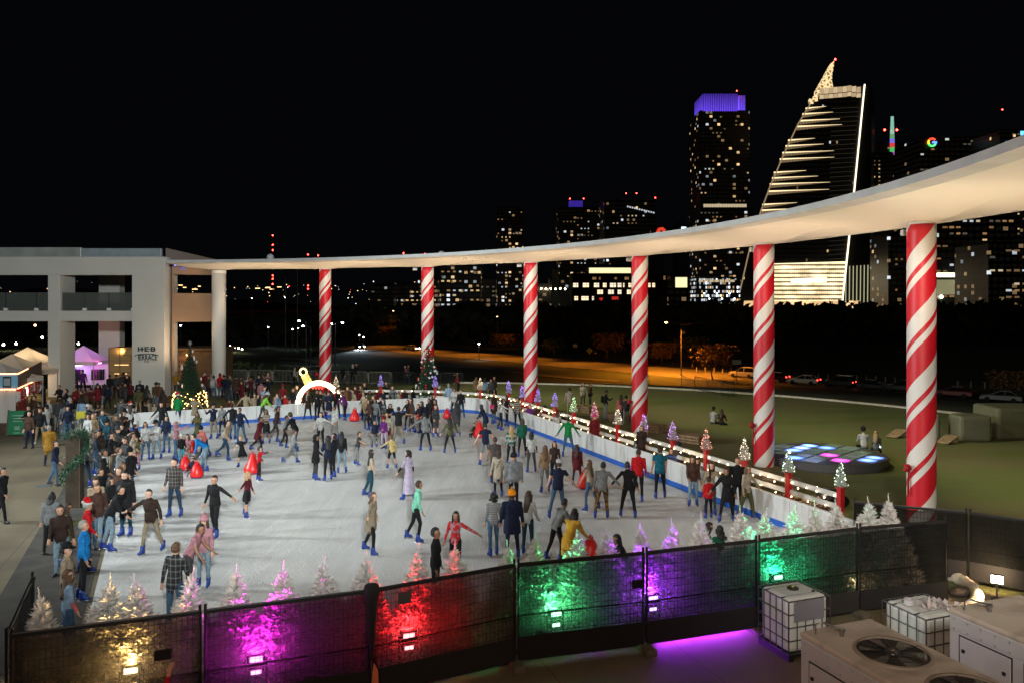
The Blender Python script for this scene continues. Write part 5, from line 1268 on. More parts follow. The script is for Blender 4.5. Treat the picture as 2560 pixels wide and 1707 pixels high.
MB().use(M('duct_cloth', (.42,.36,.28), .8, noise=.25, ns=4, bump=.6, bs=12)).tube([crv(hp, i/n) for i in range(n+1)], [.135+.012*math.sin(i*2.1) for i in range(n+1)], 14).build('sleeve', tt, smooth=True)
MB().use(pal).tube([G(2205,1345,.02)+Vector((.2,.1,0)), G(2262,1375,.02), G(2255,1400,.02), G(2300,1418,.02)], .015, 6).build('cable', tt)
for i, (x, y) in enumerate(((2232,1338),(2206,1367))):
    tag(MB().use(M('sandbag', (.06,.045,.035), .9, noise=.3, ns=6, bump=.6, bs=10)).ball((0,0,.1), (.34,.2,.11), 12, 8).build('sandbag', loc=G(x, y), rz=.5*i, smooth=True), ['brown sandbag at the scrim fence post near the work light', 'brown sandbag beside the bend of the duct hose'][i], 'sandbag')
# ------------------------------------------------------------------ lit trees, arch, rail fence and lounge
gndl = M('green_needles', (.012,.045,.022), .7, noise=.4, ns=5); bark = M('bark_dark', (.03,.02,.013), .9)
def deco_tree(x, ytop, ybase, label, seed, skirt, balls):
    Y = F*HC/(ybase-HY); p = Vector(((x-CX)*Y/F, Y, 0)); h = HC-(ytop-HY)*Y/F
    t_ = thing('decorated_tree', label, 'christmas tree', p, seed)
    spruce(h, .98, 26, gndl, seed, needles=7, droop=.3, base=.1, tipw=.07).build('branches', t_)
    MB().use(bark).tube([(0,0,0),(0,0,h*.95)], [.09,.02], 8).build('trunk', t_)
    rr = random.Random(seed)
    for i in range(balls):
        f = rr.uniform(.12, .88); a = rr.uniform(0, 6.28); r = .98*(1-f)**.85+.05
        m = M('bauble_white', (.62,.62,.62), .3) if i % 3 else M('bauble_red', (.4,.01,.012), .25)
        if skirt: MB().use(M('bauble_white', (.62,.62,.62), .3)).lathe([(.005,-.14),(.04,-.08),(.065,0),(.05,.07),(.01,.12)], (r*math.cos(a), r*math.sin(a), h*(.1+.9*f)-.05), 10).build('ornament', t_, smooth=True)
        else: MB().use(m).ball((r*math.cos(a), r*math.sin(a), h*(.1+.9*f)-.05), .075, 10, 8).build('ornament', t_, smooth=True)
    if skirt:
        star = MB().use(M('star_silver', (.4,.4,.42), .3, .5))
        for k in range(8):
            a = k*math.pi/4; star.add([(.05*math.cos(a+1.2), 0, h+.05*math.sin(a+1.2)), (.05*math.cos(a-1.2), 0, h+.05*math.sin(a-1.2)), (.2*math.cos(a), .0, h+.2*math.sin(a)), (0,.06,h), (0,-.06,h)], [(0,2,3),(1,2,3),(0,2,4),(1,2,4)])
        star.build('star', t_)
        b = MB().use(EM('fairy_warm', (1,.55,.18), 14))
        for i in range(150):
            a, z = rr.uniform(0, 6.28), rr.uniform(.12, 1.12); r = 1.1-.1*z; b.ball((r*math.cos(a), r*math.sin(a), z), .024, 5, 4)
        o = b.build('fairy_lights', t_); o['kind'] = 'stuff'
        point('tree_skirt_glow', p+Vector((0,-1.3,.7)), 70, (1,.5,.18), .3)
    else:
        b = MB().use(EM('fairy_dim', (1,.75,.45), 3))
        for i in range(60):
            f = rr.uniform(.05, .9); a = rr.uniform(0, 6.28); r = .98*(1-f)**.85+.04; b.ball((r*math.cos(a), r*math.sin(a), h*(.1+.9*f)-.05), .014, 5, 4)
        o = b.build('fairy_lights', t_); o['kind'] = 'stuff'
    return t_
deco_tree(436, 788, 938, 'green decorated tree with silver star and a skirt of warm lights', 3, True, 14)
deco_tree(983, 786, 934, 'tall dark green decorated tree with small baubles behind the barrier', 4, False, 30)
# glowing arch shaped like a bauble
Y = 47.4; pc = P(733, 932, Y); Zc = HC-(932-HY)*Y/F; pc.z = 0; Ra = 1.42
t_ = thing('glowing_arch', 'glowing warm white bauble shaped arch behind the barrier', 'light arch', pc, R(-12))
AL = EM('arch_glow', (1,.80,.48), 6)
MB().use(AL).tube([(Ra*math.cos(R(-24+228*i/44)), 0, Zc+Ra*math.sin(R(-24+228*i/44))) for i in range(45)], .15, 12).build('arch_tube', t_, smooth=True)
gold = newmat('gold_lights'); tc = gold.n('TexCoord'); v = gold.n('TexVoronoi', i_Scale=16.0); gold.l(tc.outputs['Object'], v.inputs['Vector'])
gold.b.inputs['Base Color'].default_value = (.3,.2,.05,1); gold.b.inputs['Emission Color'].default_value = (1,.72,.16,1)
gold.l(gold.math('ADD', gold.math('MULTIPLY', gold.math('LESS_THAN', v.outputs['Distance'], .3), 5), .6), gold.b.inputs['Emission Strength'])
ca = R(117); cv = Vector((math.cos(ca), 0, math.sin(ca)))
q0 = Vector((0,0,Zc))+cv*(Ra+.1)
MB().use(gold.m).tube([q0, q0+cv*.58], [.25,.23], 20).build('cap', t_)
qq = q0+cv*.80; s_ = Vector((-cv.z, 0, cv.x))
b = MB().use(EM('gold_bulb', (1,.72,.18), 7))
b.tube([qq+(cv*math.cos(2*math.pi*i/24)+s_*math.sin(2*math.pi*i/24))*.22 for i in range(25)], .045, 8); b.build('hanger_ring', t_, smooth=True)
b = MB().use(EM('sign_red', (1,.03,.02), 3)); b.tube([(-.5+.04*i, -.14, Zc+Ra-.28+.09*math.sin(i*1.25)*(1 if i % 5 else .3)) for i in range(22)], .018, 6); b.build('red_neon_script', t_)
b = MB().use(M('ribbon_red', (.4,.01,.015), .6))
for i in range(9):
    a = math.pi*(.12+.76*i/8); b.ball(((Ra-.2)*math.cos(a), -.08, Zc+(Ra-.2)*math.sin(a)), .06, 6, 4)
b.build('garland', t_)
point('arch_glow_front', pc+Vector((-.25,-.7,1.6)), 150, (1,.78,.48), .6)
# white rail fence with red posts, fairy lights and small lit trees
wr = M('rail_white', (.46,.46,.45), .5, noise=.08, ns=3); rp_ = M('post_red', (.38,.008,.012), .5, noise=.15, ns=5)
fa, fb_ = Vector((9.75,23.0,0)), Vector((.6,44.8,0)); fd = (fa-fb_).normalized()
fence = thing('rail_fence', 'white three rail fence strung with warm fairy lights beside the ice', 'fence', (0,0,0))
npost = 11; fpts = [fa+(fb_-fa)*(i/npost) for i in range(npost+1)]
ext = [fb_+Vector((-.8,2.2,0)), fb_+Vector((-2.6,4.2,0)), fb_+Vector((-5.6,5.6,0)), fb_+Vector((-9.2,6.0,0)), fb_+Vector((-12,5.4,0))]
allp = fpts+ext
fw_ = EM('fairy_fence', (1,.72,.36), 16)
rr = random.Random(9)
for i in range(len(allp)-1):
    p, q = allp[i], allp[i+1]
    for zz in (.42,.76,1.1): MB().use(wr).bar(p+Vector((0,0,zz)), q+Vector((0,0,zz)), .045, .15).build('rail', fence)
    b = MB().use(fw_); n = 6
    for k in range(n):
        t = (k+.5)/n; s = p.lerp(q, t)
        b.ball((s.x+rr.uniform(-.05,.05)-.06, s.y-.05, 1.16-.14*math.sin(math.pi*t*2)**2-rr.uniform(0,.08)), .028 if i > 4 else .024, 6, 4)
        if k % 2: b.ball((s.x-.06, s.y-.05, .72-rr.uniform(0,.1)), .022, 6, 4)
    o = b.build('fairy_lights', fence)
    if i in (1,3,5,7,9): point('fence_glow', (p.lerp(q,.5).x-.35, p.lerp(q,.5).y-.3, 1.0), 11, (1,.66,.3), .2)
TC = ['mint','mint','white','coral','lilac','lilac','white','pink','green','violet','violet','violet','violet','cream','violet','violet','cream']
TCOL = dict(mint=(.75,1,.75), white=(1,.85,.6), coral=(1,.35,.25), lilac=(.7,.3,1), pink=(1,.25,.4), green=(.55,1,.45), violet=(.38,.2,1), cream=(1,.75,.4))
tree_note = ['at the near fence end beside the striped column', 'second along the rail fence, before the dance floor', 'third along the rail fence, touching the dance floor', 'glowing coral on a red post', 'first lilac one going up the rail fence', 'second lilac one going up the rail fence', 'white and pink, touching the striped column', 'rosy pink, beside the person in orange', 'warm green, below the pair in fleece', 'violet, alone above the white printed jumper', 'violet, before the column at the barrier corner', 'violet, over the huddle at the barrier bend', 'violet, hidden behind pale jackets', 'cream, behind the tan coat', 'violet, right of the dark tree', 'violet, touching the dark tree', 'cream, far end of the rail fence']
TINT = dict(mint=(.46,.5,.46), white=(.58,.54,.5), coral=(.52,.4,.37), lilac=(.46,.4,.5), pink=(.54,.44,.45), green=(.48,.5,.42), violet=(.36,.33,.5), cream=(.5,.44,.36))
mini = {}
for i, p in enumerate(allp):
    t_ = thing('fence_post', 'red post under the mini tree '+tree_note[i].replace(', right of', ' beside').replace(',', ''), 'post', p, math.atan2(fd.y, fd.x), 'red posts of the rail fence')
    MB().use(rp_).box((0,0,.66), (.16,.16,1.32)).build('shaft', t_, bevel=.01); MB().use(rp_).box((0,0,1.34), (.21,.21,.04)).build('cap', t_, bevel=.008)
    c = TC[i]
    mm = thing('mini_tree', 'small lit tree on a fence post, '+tree_note[i].replace(', right of', ' beside').replace(' along the rail fence', ''), 'mini tree', p+Vector((0,0,1.36)), i, 'small lit trees on the fence posts')
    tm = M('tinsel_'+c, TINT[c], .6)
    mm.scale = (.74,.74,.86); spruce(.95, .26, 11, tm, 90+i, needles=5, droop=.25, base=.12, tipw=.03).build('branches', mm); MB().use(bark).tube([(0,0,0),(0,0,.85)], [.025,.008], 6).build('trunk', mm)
    b = MB().use(EM('bulb_'+c, TCOL[c], 4.5))
    for k in range(34):
        f = rr.uniform(0, .92); a = rr.uniform(0, 6.28); r = .27*(1-f)**.9+.02; b.ball((r*math.cos(a), r*math.sin(a), .1+.82*f), .016, 5, 4)
    o = b.build('fairy_lights', mm)
# lounge of pallets between barrier and rail fence
wood = M('pallet_wood', (.24,.16,.09), .85, noise=.35, ns=5)
def pallet(p, rz, label, w=1.2, d=.8, h=.42, stack=3):
    t_ = thing('pallet_bench', label, 'pallet bench', p, rz, 'wooden pallet benches beside the ice')
    for s in range(stack):
        z = s*h/stack
        b = MB().use(wood)
        for k in range(3): b.box((0,(k-1)*(d/2-.05),z+.05), (w,.09,.08))
        b.build('bearer', t_)
        b = MB().use(wood)
        for k in range(7): b.box((-w/2+.08+k*(w-.16)/6,0,z+.115), (.12,d,.022))
        b.build('slat', t_)
    return t_
for i, (x, y, a) in enumerate(((1795,1120,.4),(1835,1165,.35),(1725,1100,.4),(1590,1015,.4),(1500,990,.4),(1420,965,.4),(1345,945,.4),(1880,1185,.3))):
    pallet(G(x, y), R(-68)+a, 'wooden pallet bench '+['beside the pair at the barrier end', 'littered low one near the string light', 'behind the tall black jacket', 'near the navy cap', 'behind the green sweater', 'behind the hot pink hat', 'below the white printed jumper', 'closest to the near scrim fence'][i])
tt = thing('string_lamp', 'bright bulb on a cord above the pallets at the barrier end', 'lamp', (G(1876,1128,.6).x, G(1876,1128,.6).y, 0))
MB().use(EM('bulb_bright', (1,.85,.6), 40)).ball((0,0,.72), .055, 10, 8).build('bulb', tt); MB().use(post).tube([(0,0,0),(0,0,.68)], .015, 6).build('stake', tt)
point('string_lamp_glow', tt.location+Vector((0,-.1,.85)), 25, (1,.8,.5), .06)
tt = thing('garbage_bag', 'heap of black bags beside the barrier end', 'bag', G(1905,1165)); b = MB().use(M('bag_black', (.008,.008,.009), .35, bump=.5, bs=9, noise=.1)); b.ball((0,0,.3), (.45,.4,.34), 14, 10); b.ball((.4,.1,.2), (.3,.3,.22), 12, 8); b.build('sack', tt, smooth=True)
# red fabric skating aids
red_ = M('aid_red', (.62,.012,.012), .38, noise=.12, ns=8)
aids = [('B',1750,480,'red skating aid under the pink sweatered child',1.0,0),('B',1690,640,'red skating aid beside the cyan trousers',1.1,.4),('B',1795,705,'red skating aid under the striped hat',1.15,.1),('E',1208,1030,'tall red skating aid pushed by the child in black dress',1.5,.2),('E',2140,555,'tall red skating aid against the lit barrier',1.35,0),
  ('F',1185,725,'red skating aid hidden behind the packed skaters',1.0,.3),('F',1485,722,'low red skating aid below the dark tree',.85,.6),('F',1742,716,'red skating aid at the barrier bend',1.1,.5),('F',2035,884,'red skating aid with two fins carrying a child in black',1.45,.1),('H',1318,1058,'red skating aid beside the maroon coated child',1.2,.2),('G',2100,1085,'red sled behind the near trees',1.1,.6)]
for c, u, v, lab, s, a in aids:
    p = G(*crop_pt(c, u, v), .03); t_ = thing('skating_aid', lab, 'skating aid', (p.x, p.y, .03), a, 'red skating aids on the ice')
    s *= .66; b = MB().use(red_); b.lathe([(.30*s,.05),(.34*s,.12),(.30*s,.28),(.18*s,.5),(.07*s,.74*s),(.02,.82*s)], n=16); b.build('seat_body', t_, smooth=True)
    MB().use(M('aid_handle', (.45,.01,.01), .4)).tube([(-.12*s,0,.6*s),(-.1*s,.0,.8*s),(.0,0,.9*s),(.1*s,0,.8*s),(.12*s,0,.6*s)], .022, 6).build('handle', t_, smooth=True)
    MB().use(M('aid_base', (.01,.04,.25), .4)).box((0,0,.035), (.5*s,.42*s,.05)).build('runner', t_, bevel=.02)
# round glowing dance floor
pc = Vector((13.45,33.4,0)); RD = 2.5
t_ = thing('dance_floor', 'round raised dance floor with glowing coloured tiles on the lawn', 'dance floor', pc)
MB().use(M('stage_dark', (.06,.06,.065), .45)).lathe([(RD,0),(RD+.02,.05),(RD+.02,.35),(RD-.02,.38)], n=64).build('stage', t_)
glow = {(0,2):(.9,.12,.7),(1,3):(.3,.45,1),(3,4):(.8,.1,.9),(4,4):(.22,.4,1),(2,4):(.25,.4,1),(0,3):(.25,.4,1),(1,1):(.55,.45,1),(3,0):(1,.05,.75),(2,0):(.05,.12,.8),(4,1):(.4,.4,1),(0,1):(.2,.35,1)}
N = 6; ts = .78
for i in range(N):
    for j in range(N):
        u, w = (i-(N-1)/2)*ts, (j-(N-1)/2)*ts
        if math.hypot(u, w) > RD-.35: continue
        rz = R(45); x, y = u*math.cos(rz)-w*math.sin(rz), u*math.sin(rz)+w*math.cos(rz)
        key = (i, j); rr_ = random.Random(i*7+j)
        on = rr_.random() < .4
        if on:
            col = rr_.choice([(.12,.28,1),(.2,.4,1),(.35,.35,1),(.9,.06,.7),(.12,.28,1),(.15,.3,1),(.25,.4,1)]); nm = 'tile_glow_%d%d' % (i, j); mt = newmat(nm); tc = mt.n('TexCoord')
            gr = mt.n('VectorMath', operation='LENGTH'); mt.l(tc.outputs['Object'], gr.inputs[0])
            f = mt.math('SUBTRACT', 1.35, mt.math('MULTIPLY', gr.outputs['Value'], 2.6)); f = mt.math('MAXIMUM', f, .12)
            mt.l(mt.math('MULTIPLY', mt.math('MULTIPLY', f, f), 4.5), mt.b.inputs['Emission Strength']); mt.b.inputs['Emission Color'].default_value = (*col, 1); mt.b.inputs['Base Color'].default_value = (.1,.1,.1,1); mm_ = mt.m
        else: mm_ = M('tile_off%d' % (rr_.randrange(3)), [(.2,.28,.28),(.16,.26,.2),(.24,.26,.3)][rr_.randrange(3)], .25)
        MB().use(mm_).box((0,0,0), (ts*.84, ts*.84, .02)).build('tile', t_, loc=(x, y, .392), rz=rz)
point('dance_floor_glow', pc+Vector((-.6,.3,1.2)), 30, (.35,.45,1), .8)
# big soft inflatable blocks and bag-toss boards on the lawn
inf = M('inflatable_grey', (.10,.10,.065), .7, noise=.1, ns=2)
def inflat(x0, x1, yb, h, dep, label):
    a, c = G(x0, yb), G(x1, yb+1); w = (c-a).length
    t_ = thing('inflatable_wall', label, 'inflatable', (a+c)/2, 0); MB().use(inf).box((0,dep/2,h/2), (w,dep,h)).build('block', t_, bevel=.16)
    b = MB().use(M('inflatable_seam', (.11,.11,.075), .8))
    for k in range(1, 4): b.box((0,-.004,h*k/4), (w*.94,.015,.02))
    b.build('seam', t_)
inflat(2205, 2282, 1015, 1.3, 1.2, 'soft grey green inflatable block in the middle of the lawn set'); inflat(2290, 2420, 1010, 1.6, 2.2, 'large soft inflatable wall at the picture edge on the lawn'); inflat(2146, 2164, 1010, 1.35, 1.0, 'narrow inflatable block beside the striped column')
for i, (x, y) in enumerate(((2060,1003),(2175,1017))):
    t_ = thing('toss_board', ['bag toss board leaning on the lawn beyond the dance floor', 'pale bag toss board by the inflatable block'][i], 'game board', G(x, y), .6, 'bag toss boards on the lawn')
    b = MB().use(wood); b.extr([(-.5,-.3,.05),(.5,-.3,.32),(.5,-.3,.36),(-.5,-.3,.09)], (0,.6,0)); b.build('deck', t_); MB().use(wood).box((.46,0,.16), (.04,.56,.3)).build('leg', t_)
# ------------------------------------------------------------------ stalls, barricades and boards on the plaza side
tw = newmat('tent_fabric'); tw.b.inputs['Base Color'].default_value = (.62,.60,.56,1); tw.b.inputs['Roughness'].default_value = .8
tr = tw.n('BsdfTranslucent'); tr.inputs['Color'].default_value = (.6,.58,.54,1); mx = tw.n('MixShader'); mx.inputs[0].default_value = .35
out = tw.t.nodes['Material Output']; tw.l(tw.b.outputs[0], mx.inputs[1]); tw.l(tr.outputs[0], mx.inputs[2]); tw.l(mx.outputs[0], out.inputs['Surface'])
pole = M('tent_pole', (.4,.4,.4), .4, .6)
def tent(p, w, d, ze, zp, label, rz=0, wall=False):
    t_ = thing('market_tent', label, 'tent', p, rz, 'peaked market tents')
    b = MB().use(tw.m); c = [(-w/2,-d/2),(w/2,-d/2),(w/2,d/2),(-w/2,d/2)]; n = 6
    vs = []; fs = []
    for j in range(n+1):
        f = j/n; z = ze+(zp-ze)*(f**1.35); s = 1-f*.985
        for k in range(4):
            for i in range(4):
                t = i/4; x = c[k][0]*(1-t)+c[(k+1) % 4][0]*t; y = c[k][1]*(1-t)+c[(k+1) % 4][1]*t
                vs.append((x*s, y*s, z-.07*math.sin(math.pi*t)*(1-f)))
    for j in range(n):
        for i in range(16): a, e = j*16+i, j*16+(i+1) % 16; fs.append((a, e, e+16, a+16))
    b.add(vs, fs); b.build('canopy_roof', t_)
    b = MB().use(tw.m)
    for k in range(4): b.bar((c[k][0], c[k][1], ze-.14), (c[(k+1) % 4][0], c[(k+1) % 4][1], ze-.14), .012, .28)
    b.build('valance', t_)
    for x, y in c: MB().use(pole).bar((x*.98, y*.98, 0), (x*.98, y*.98, ze), .05).build('leg', t_)
    if wall: MB().use(tw.m).box((0, d/2-.02, ze/2), (w, .02, ze)).build('side_wall', t_)
    return t_
def at(x, Y, z=0): return Vector(((x-CX)*Y/F, Y, z))
tent(at(192, 63.5), 3.4, 3.2, 2.15, 3.35, 'white peaked tent glowing pink and violet between the pillars', 0, True)
tent(at(63, 62), 3.9, 3.6, 2.15, 3.3, 'cream lit peaked tent behind the other white ones')
tent(at(28, 54.5), 4.4, 3.6, 2.1, 3.25, 'grey white peaked tent in the middle of the stalls')
tent(at(4, 46.5), 3.2, 3.0, 2.35, 3.25, 'shaded tent of the stall with the blue board')
point('tent_violet', at(185, 63.5, 1.75), 110, (.75,.2,1), .3); point('tent_blue', at(170, 64.3, 1.5), 70, (.25,.25,1), .3); point('tent_pink', at(220, 62.6, 1.8), 60, (1,.2,.8), .3)
point('tent_warm', at(66, 62, 1.7), 300, (1,.68,.34), .3); point('tent_warm_mid', at(62, 56, 1.5), 130, (1,.62,.3), .3)
tubeM = EM('led_violet', (.6,.3,1), 12)
for i, (x0, x1, z, m) in enumerate(((156,206,1.75,EM('led_white_violet',(.7,.55,1),10)),(206,233,1.9,EM('led_pink',(1,.3,.9),10)))):
    t_ = thing('light_bar', ['white violet light bar inside the pink tent', 'pink light bar at the pink tent edge'][i], 'light bar', at((x0+x1)/2, 62.6, z)); L = (x1-x0)*62.6/F
    MB().use(m).bar((-L/2,0,0), (L/2,0,.12), .05).build('tube', t_); MB().use(pole).bar((-L/2,.04,.04), (L/2,.04,.16), .04).build('holder', t_)
rr = random.Random(33)
for i, x in enumerate((168,180,222,229)):       # clothes rails inside the tent
    t_ = thing('clothes_rail', 'clothes rail under the pink tent, '+['at its blue end', 'beside the violet curtain', 'striped scarves on it', 'dark coats on it'][i], 'clothes rail', at(x, 63.0)); MB().use(pole).tube([(-.4,0,0),(-.4,0,1.5),(.4,0,1.5),(.4,0,0)], .02, 6).build('frame', t_)
    for k in range(5): MB().use(cloth(rr.choice(['maroon','cream','navy','redplaid','purple','dgrey']))).box((-.32+.16*k,0,1.05), (.07,.4,.85)).build('garment', t_, bevel=.02)
# stall with blue board and striped goods
S0 = at(12, 44.2)
t_ = thing('market_stall', 'market stall with brown awning, blue board and red white trims', 'stall', S0)
awn = M('awning_brown', (.09,.065,.055), .8); skyb = M('board_blue', (.16,.36,.52), .5)
a0, a1, a2 = at(40, 44.0), at(96, 50.5), at(-30, 43.9)
V = lambda p, z: Vector((p.x-S0.x, p.y-S0.y, z))
b = MB().use(awn); b.extr([V(a0,2.05),V(a1,2.05),V(a1,3.05),V(a0,2.75)], (-.06,.02,0)); b.build('awning', t_)
b = MB().use(skyb); b.extr([V(a2,2.0),V(a0,2.0),V(a0,2.78),V(a2,2.78)], (0,.06,0)); b.build('sign_board', t_)
b = MB().use(M('frame_dark', (.03,.03,.035), .5)); c = at(16, 43.85); b.box(V(c,2.38), (.46,.03,.62)); fr = b.build('board_frame', t_); MB().use(M('paper_grey', (.28,.31,.32), .6)).box(V(at(16,43.82),2.38), (.36,.03,.42)).build('paper', fr)
b = MB().use(tw.m); wavy(b, V(a2,0), V(at(36,44.0),0), .05, 1.9, .06, 4); b.build('curtain', t_)
b = MB().use(M('counter_red', (.2,.02,.02), .6)); b.extr([V(at(42,44.1),0),V(at(48,44.6),0),V(at(48,44.6),1.3),V(at(42,44.1),1.3)], (0,.5,0)); b.build('counter', t_)
sm_ = [EM('string_warm', (1,.5,.2), 9), EM('string_red', (1,.06,.03), 7)]
for j, m in enumerate(sm_):
    b = MB().use(m)
    for i in range(20):
        f = (i*2+j)/40; p = a2.lerp(a0, f); b.ball(V(p, 2.83), .04, 5, 4); b.ball(V(p+Vector((0,-.05,0)), 1.95), .035, 5, 4)
        p = a0.lerp(a1, f); b.ball(V(p+Vector((.04,0,0)), 2.0-.0*f), .032, 5, 4)
        if i < 9: b.ball(V(a0.lerp(a1, f*.9)+Vector((.04,0,0)), 2.83+.2*f), .032, 5, 4)
    o = b.build('string_lights', t_); o['kind'] = 'stuff'
goods = [cloth('white'), cloth('red'), cloth('bwstripe'), cloth('redwhite')]
for i in range(14):
    p = a0.lerp(a1, (i+.5)/14); MB().use(goods[i % 4]).box(V(p+Vector((-.05,.05,0)), 1.5+.1*(i % 3)), (.28,.12,.6)).build('hanging_garment', t_, bevel=.03)
point('stall_glow', at(62, 46.0, 1.6), 40, (1,.75,.6), .2)
# wooden crate stall and bar under the terrace
cr = newmat('crate_wood'); tc = cr.n('TexCoord'); sp = cr.n('SeparateXYZ'); cr.l(tc.outputs['Object'], sp.inputs[0]); g = cr.math('LESS_THAN', cr.math('FRACT', cr.math('MULTIPLY', sp.outputs[2], 2.2)), .05); nn = cr.n('TexNoise', i_Scale=3.0, i_Detail=5.0); cr.l(tc.outputs['Object'], nn.inputs[0])
cr.l(cr.mix(g, cr.mix(nn.outputs['Fac'], (.30,.18,.07), (.42,.26,.11)), (.1,.06,.02)), cr.b.inputs['Base Color']); cr.b.inputs['Roughness'].default_value = .8
t_ = thing('crate_stall', 'tall plywood crate stall beside the lettered pillar', 'stall', at(288, 61.5)); w = 78*61.5/F
MB().use(cr.m).box((0,.9,1.65), (w,1.8,3.3)).build('body', t_, bevel=.02)
for k in range(4): MB().use(M('batten', (.22,.13,.05), .8)).box((-w/2+.05+k*(w-.1)/3,-.012,1.65), (.08,.03,3.28)).build('batten', t_)
MB().use(cr.m).box((.85,-.2,3.0), (.7,.4,.6)).build('hatch_box', t_); MB().use(post).bar((.5,-.02,2.7), (1.15,-.05,1.2), .04).build('brace', t_)
lw_ = EM('strip_warm', (1,.62,.25), 2.2)
for z in (1.25,1.95): MB().use(lw_).box((-.3,-.012,z), (1.1,.02,.05)).build('light_strip', t_)
t_ = thing('wooden_bar', 'dark wooden bar hut with lit shelves under the terrace wing', 'hut', at(446, 61)); w = 132*61/F
MB().use(M('hut_wood', (.10,.055,.022), .8, noise=.3, ns=3)).box((0,1.2,1.6), (w,2.0,3.2)).build('body', t_, bevel=.02); MB().use(M('hut_wood', (.1,.055,.022), .8)).box((0,.6,3.28), (w+.5,3.6,.14)).build('roof', t_)
for i, x in enumerate((-1.75,-.95)):
    f = MB().use(M('shelf_back', (.20,.09,.03), .7)).box((x,.19,1.9), (.7,.03,1.5)).build('shelf', t_)
    for z in (1.35,1.75,2.15):
        for k in range(4): MB().use(M('bottle_dark', (.02,.015,.01), .2)).lathe([(.035,0),(.035,.18),(.012,.24),(.012,.3)], (x-.26+.17*k,.12,z), 8).build('bottle', f)
for x in (-1.9,-.6): MB().use(EM('bulb_small', (1,.6,.25), 18)).ball((x,.05,2.75), .06, 8, 6).build('bulb', t_)
b = MB().use(M('slat_dark', (.06,.035,.015), .8))
for k in range(18): b.box((-.1+.14*k,.185,1.6), (.05,.02,3.0))
b.build('cladding', t_)
point('bar_glow', at(420, 59.6, 2.6), 60, (1,.55,.2), .2)
# crowd barricades
bar_m = M('barricade_steel', (.34,.33,.28), .45, .5); bar_d = M('barricade_dark', (.035,.04,.045), .5, .6)
def barricade(p, q, label, mat, n=17, group='steel barricades on the lawn', h=1.1):
    d = q-p; L = d.length; t_ = thing('barricade', label, 'barricade', p, math.atan2(d.y, d.x), group)
    MB().use(mat).tube([(.03,0,.16),(.03,0,h-.08),(.11,0,h),(L-.11,0,h),(L-.03,0,h-.08),(L-.03,0,.16),(.03,0,.16)], .024, 6).build('frame', t_)
    b = MB().use(mat)
    for k in range(1, n): b.tube([(.03+(L-.06)*k/n,0,.16),(.03+(L-.06)*k/n,0,h)], .011, 5, False)
    b.build('bars', t_)
    for x in (.3, L-.3): MB().use(mat).tube([(x,-.3,.0),(x,-.28,.06),(x,0,.16),(x,.28,.06),(x,.3,0)], .018, 5).build('foot', t_)
y_ = [(525,867),(570,867),(625,868),(682,869),(735,870),(790,871),(845,872),(900,873),(955,874),(1010,875),(1065,876)]
who = ['touching the plain column', 'second from the plain column', 'third from the plain column', 'behind the pink patterned jacket', 'behind the first striped column', 'just past the first striped column', 'behind the white hooded person', 'past the white hooded person', 'behind the walker with the orange pack', 'behind the dark decorated tree']
for i in range(10):
    a, c = G(y_[i][0]+1, y_[i][1]+11), G(y_[i+1][0]-1, y_[i+1][1]+11); barricade(a, c, 'steel barricade on the far lawn '+who[i], bar_m if i < 7 else bar_d)
for i, (a, c, l) in enumerate((((75,985),(133,986),'steel barricade in front of the striped goods stall'),((133,986),(178,988),'steel barricade with a yellow placard by the stalls'),((178,1012),(262,1003),'low barricade carrying the pink placard'),((262,1003),(300,962),'barricade turning toward the lettered pillar'),((160,1055),(186,1020),'barricade end standing on the concrete edge'))):
    barricade(G(*a), G(*c), l, bar_m, 14, 'barricades by the market stalls')
for i, (x, y, c, l) in enumerate(((186,985,'yellow','yellow placard tied to the barricade by the stalls'),(197,984,'yellow','small yellow placard beside the larger yellow one'),(213,990,'pink','pink placard tied to the barricade by the stalls'))):
    p = G(x, y+14); t_ = thing('placard', l, 'placard', p+Vector((0,-.06,0)), 0); MB().use(M('placard_'+c, [(.45,.4,.03),(.5,.28,.32)][c == 'pink'], .6)).box((0,0,1.0), (.42 if i != 1 else .25,.015,.5)).build('board', t_); MB().use(bar_m).bar((0,.02,.7), (0,.02,1.05), .02).build('tie', t_)
for i, (x, y, c) in enumerate(((148,1005,(.05,.065,.08)),(185,1008,(.05,.06,.07)),(218,1004,(.03,.035,.04)),(190,1030,(.5,.5,.5)))):
    lab = ['grey blue waste bin behind the teal coat', 'grey waste bin with a metal rim by the barricade', 'charcoal waste bin by the pink placard', 'white bag draped over the barricade'][i]
    t_ = thing('waste_bin' if i < 3 else 'white_bag', lab, 'bin' if i < 3 else 'bag', G(x, y)); s = 1 if i < 3 else .6
    m = M('bin_%d' % i, c, .5); MB().use(m).lathe([(.24*s,0),(.3*s,.85*s),(.32*s,.86*s),(.32*s,.92*s)], n=18).build('body', t_, smooth=False); MB().use(M('bin_lid_%d' % i, tuple(v*.7 for v in c), .5)).lathe([(.33*s,.92*s),(.3*s,.98*s),(.05,1.02*s)], n=18).build('lid', t_, smooth=False)
t_ = thing('glow_stick', 'bright green glowing stick among the stall crowd', 'glow stick', at(225, 52.5, .95), .2); MB().use(EM('stick_green', (.05,1,.3), 8)).tube([(-.06,0,.45),(.0,0,.2),(.05,0,-.1)], .045, 8).build('tube', t_); MB().use(post).tube([(.05,0,-.1),(.06,0,-.25)], .04, 8).build('grip', t_)
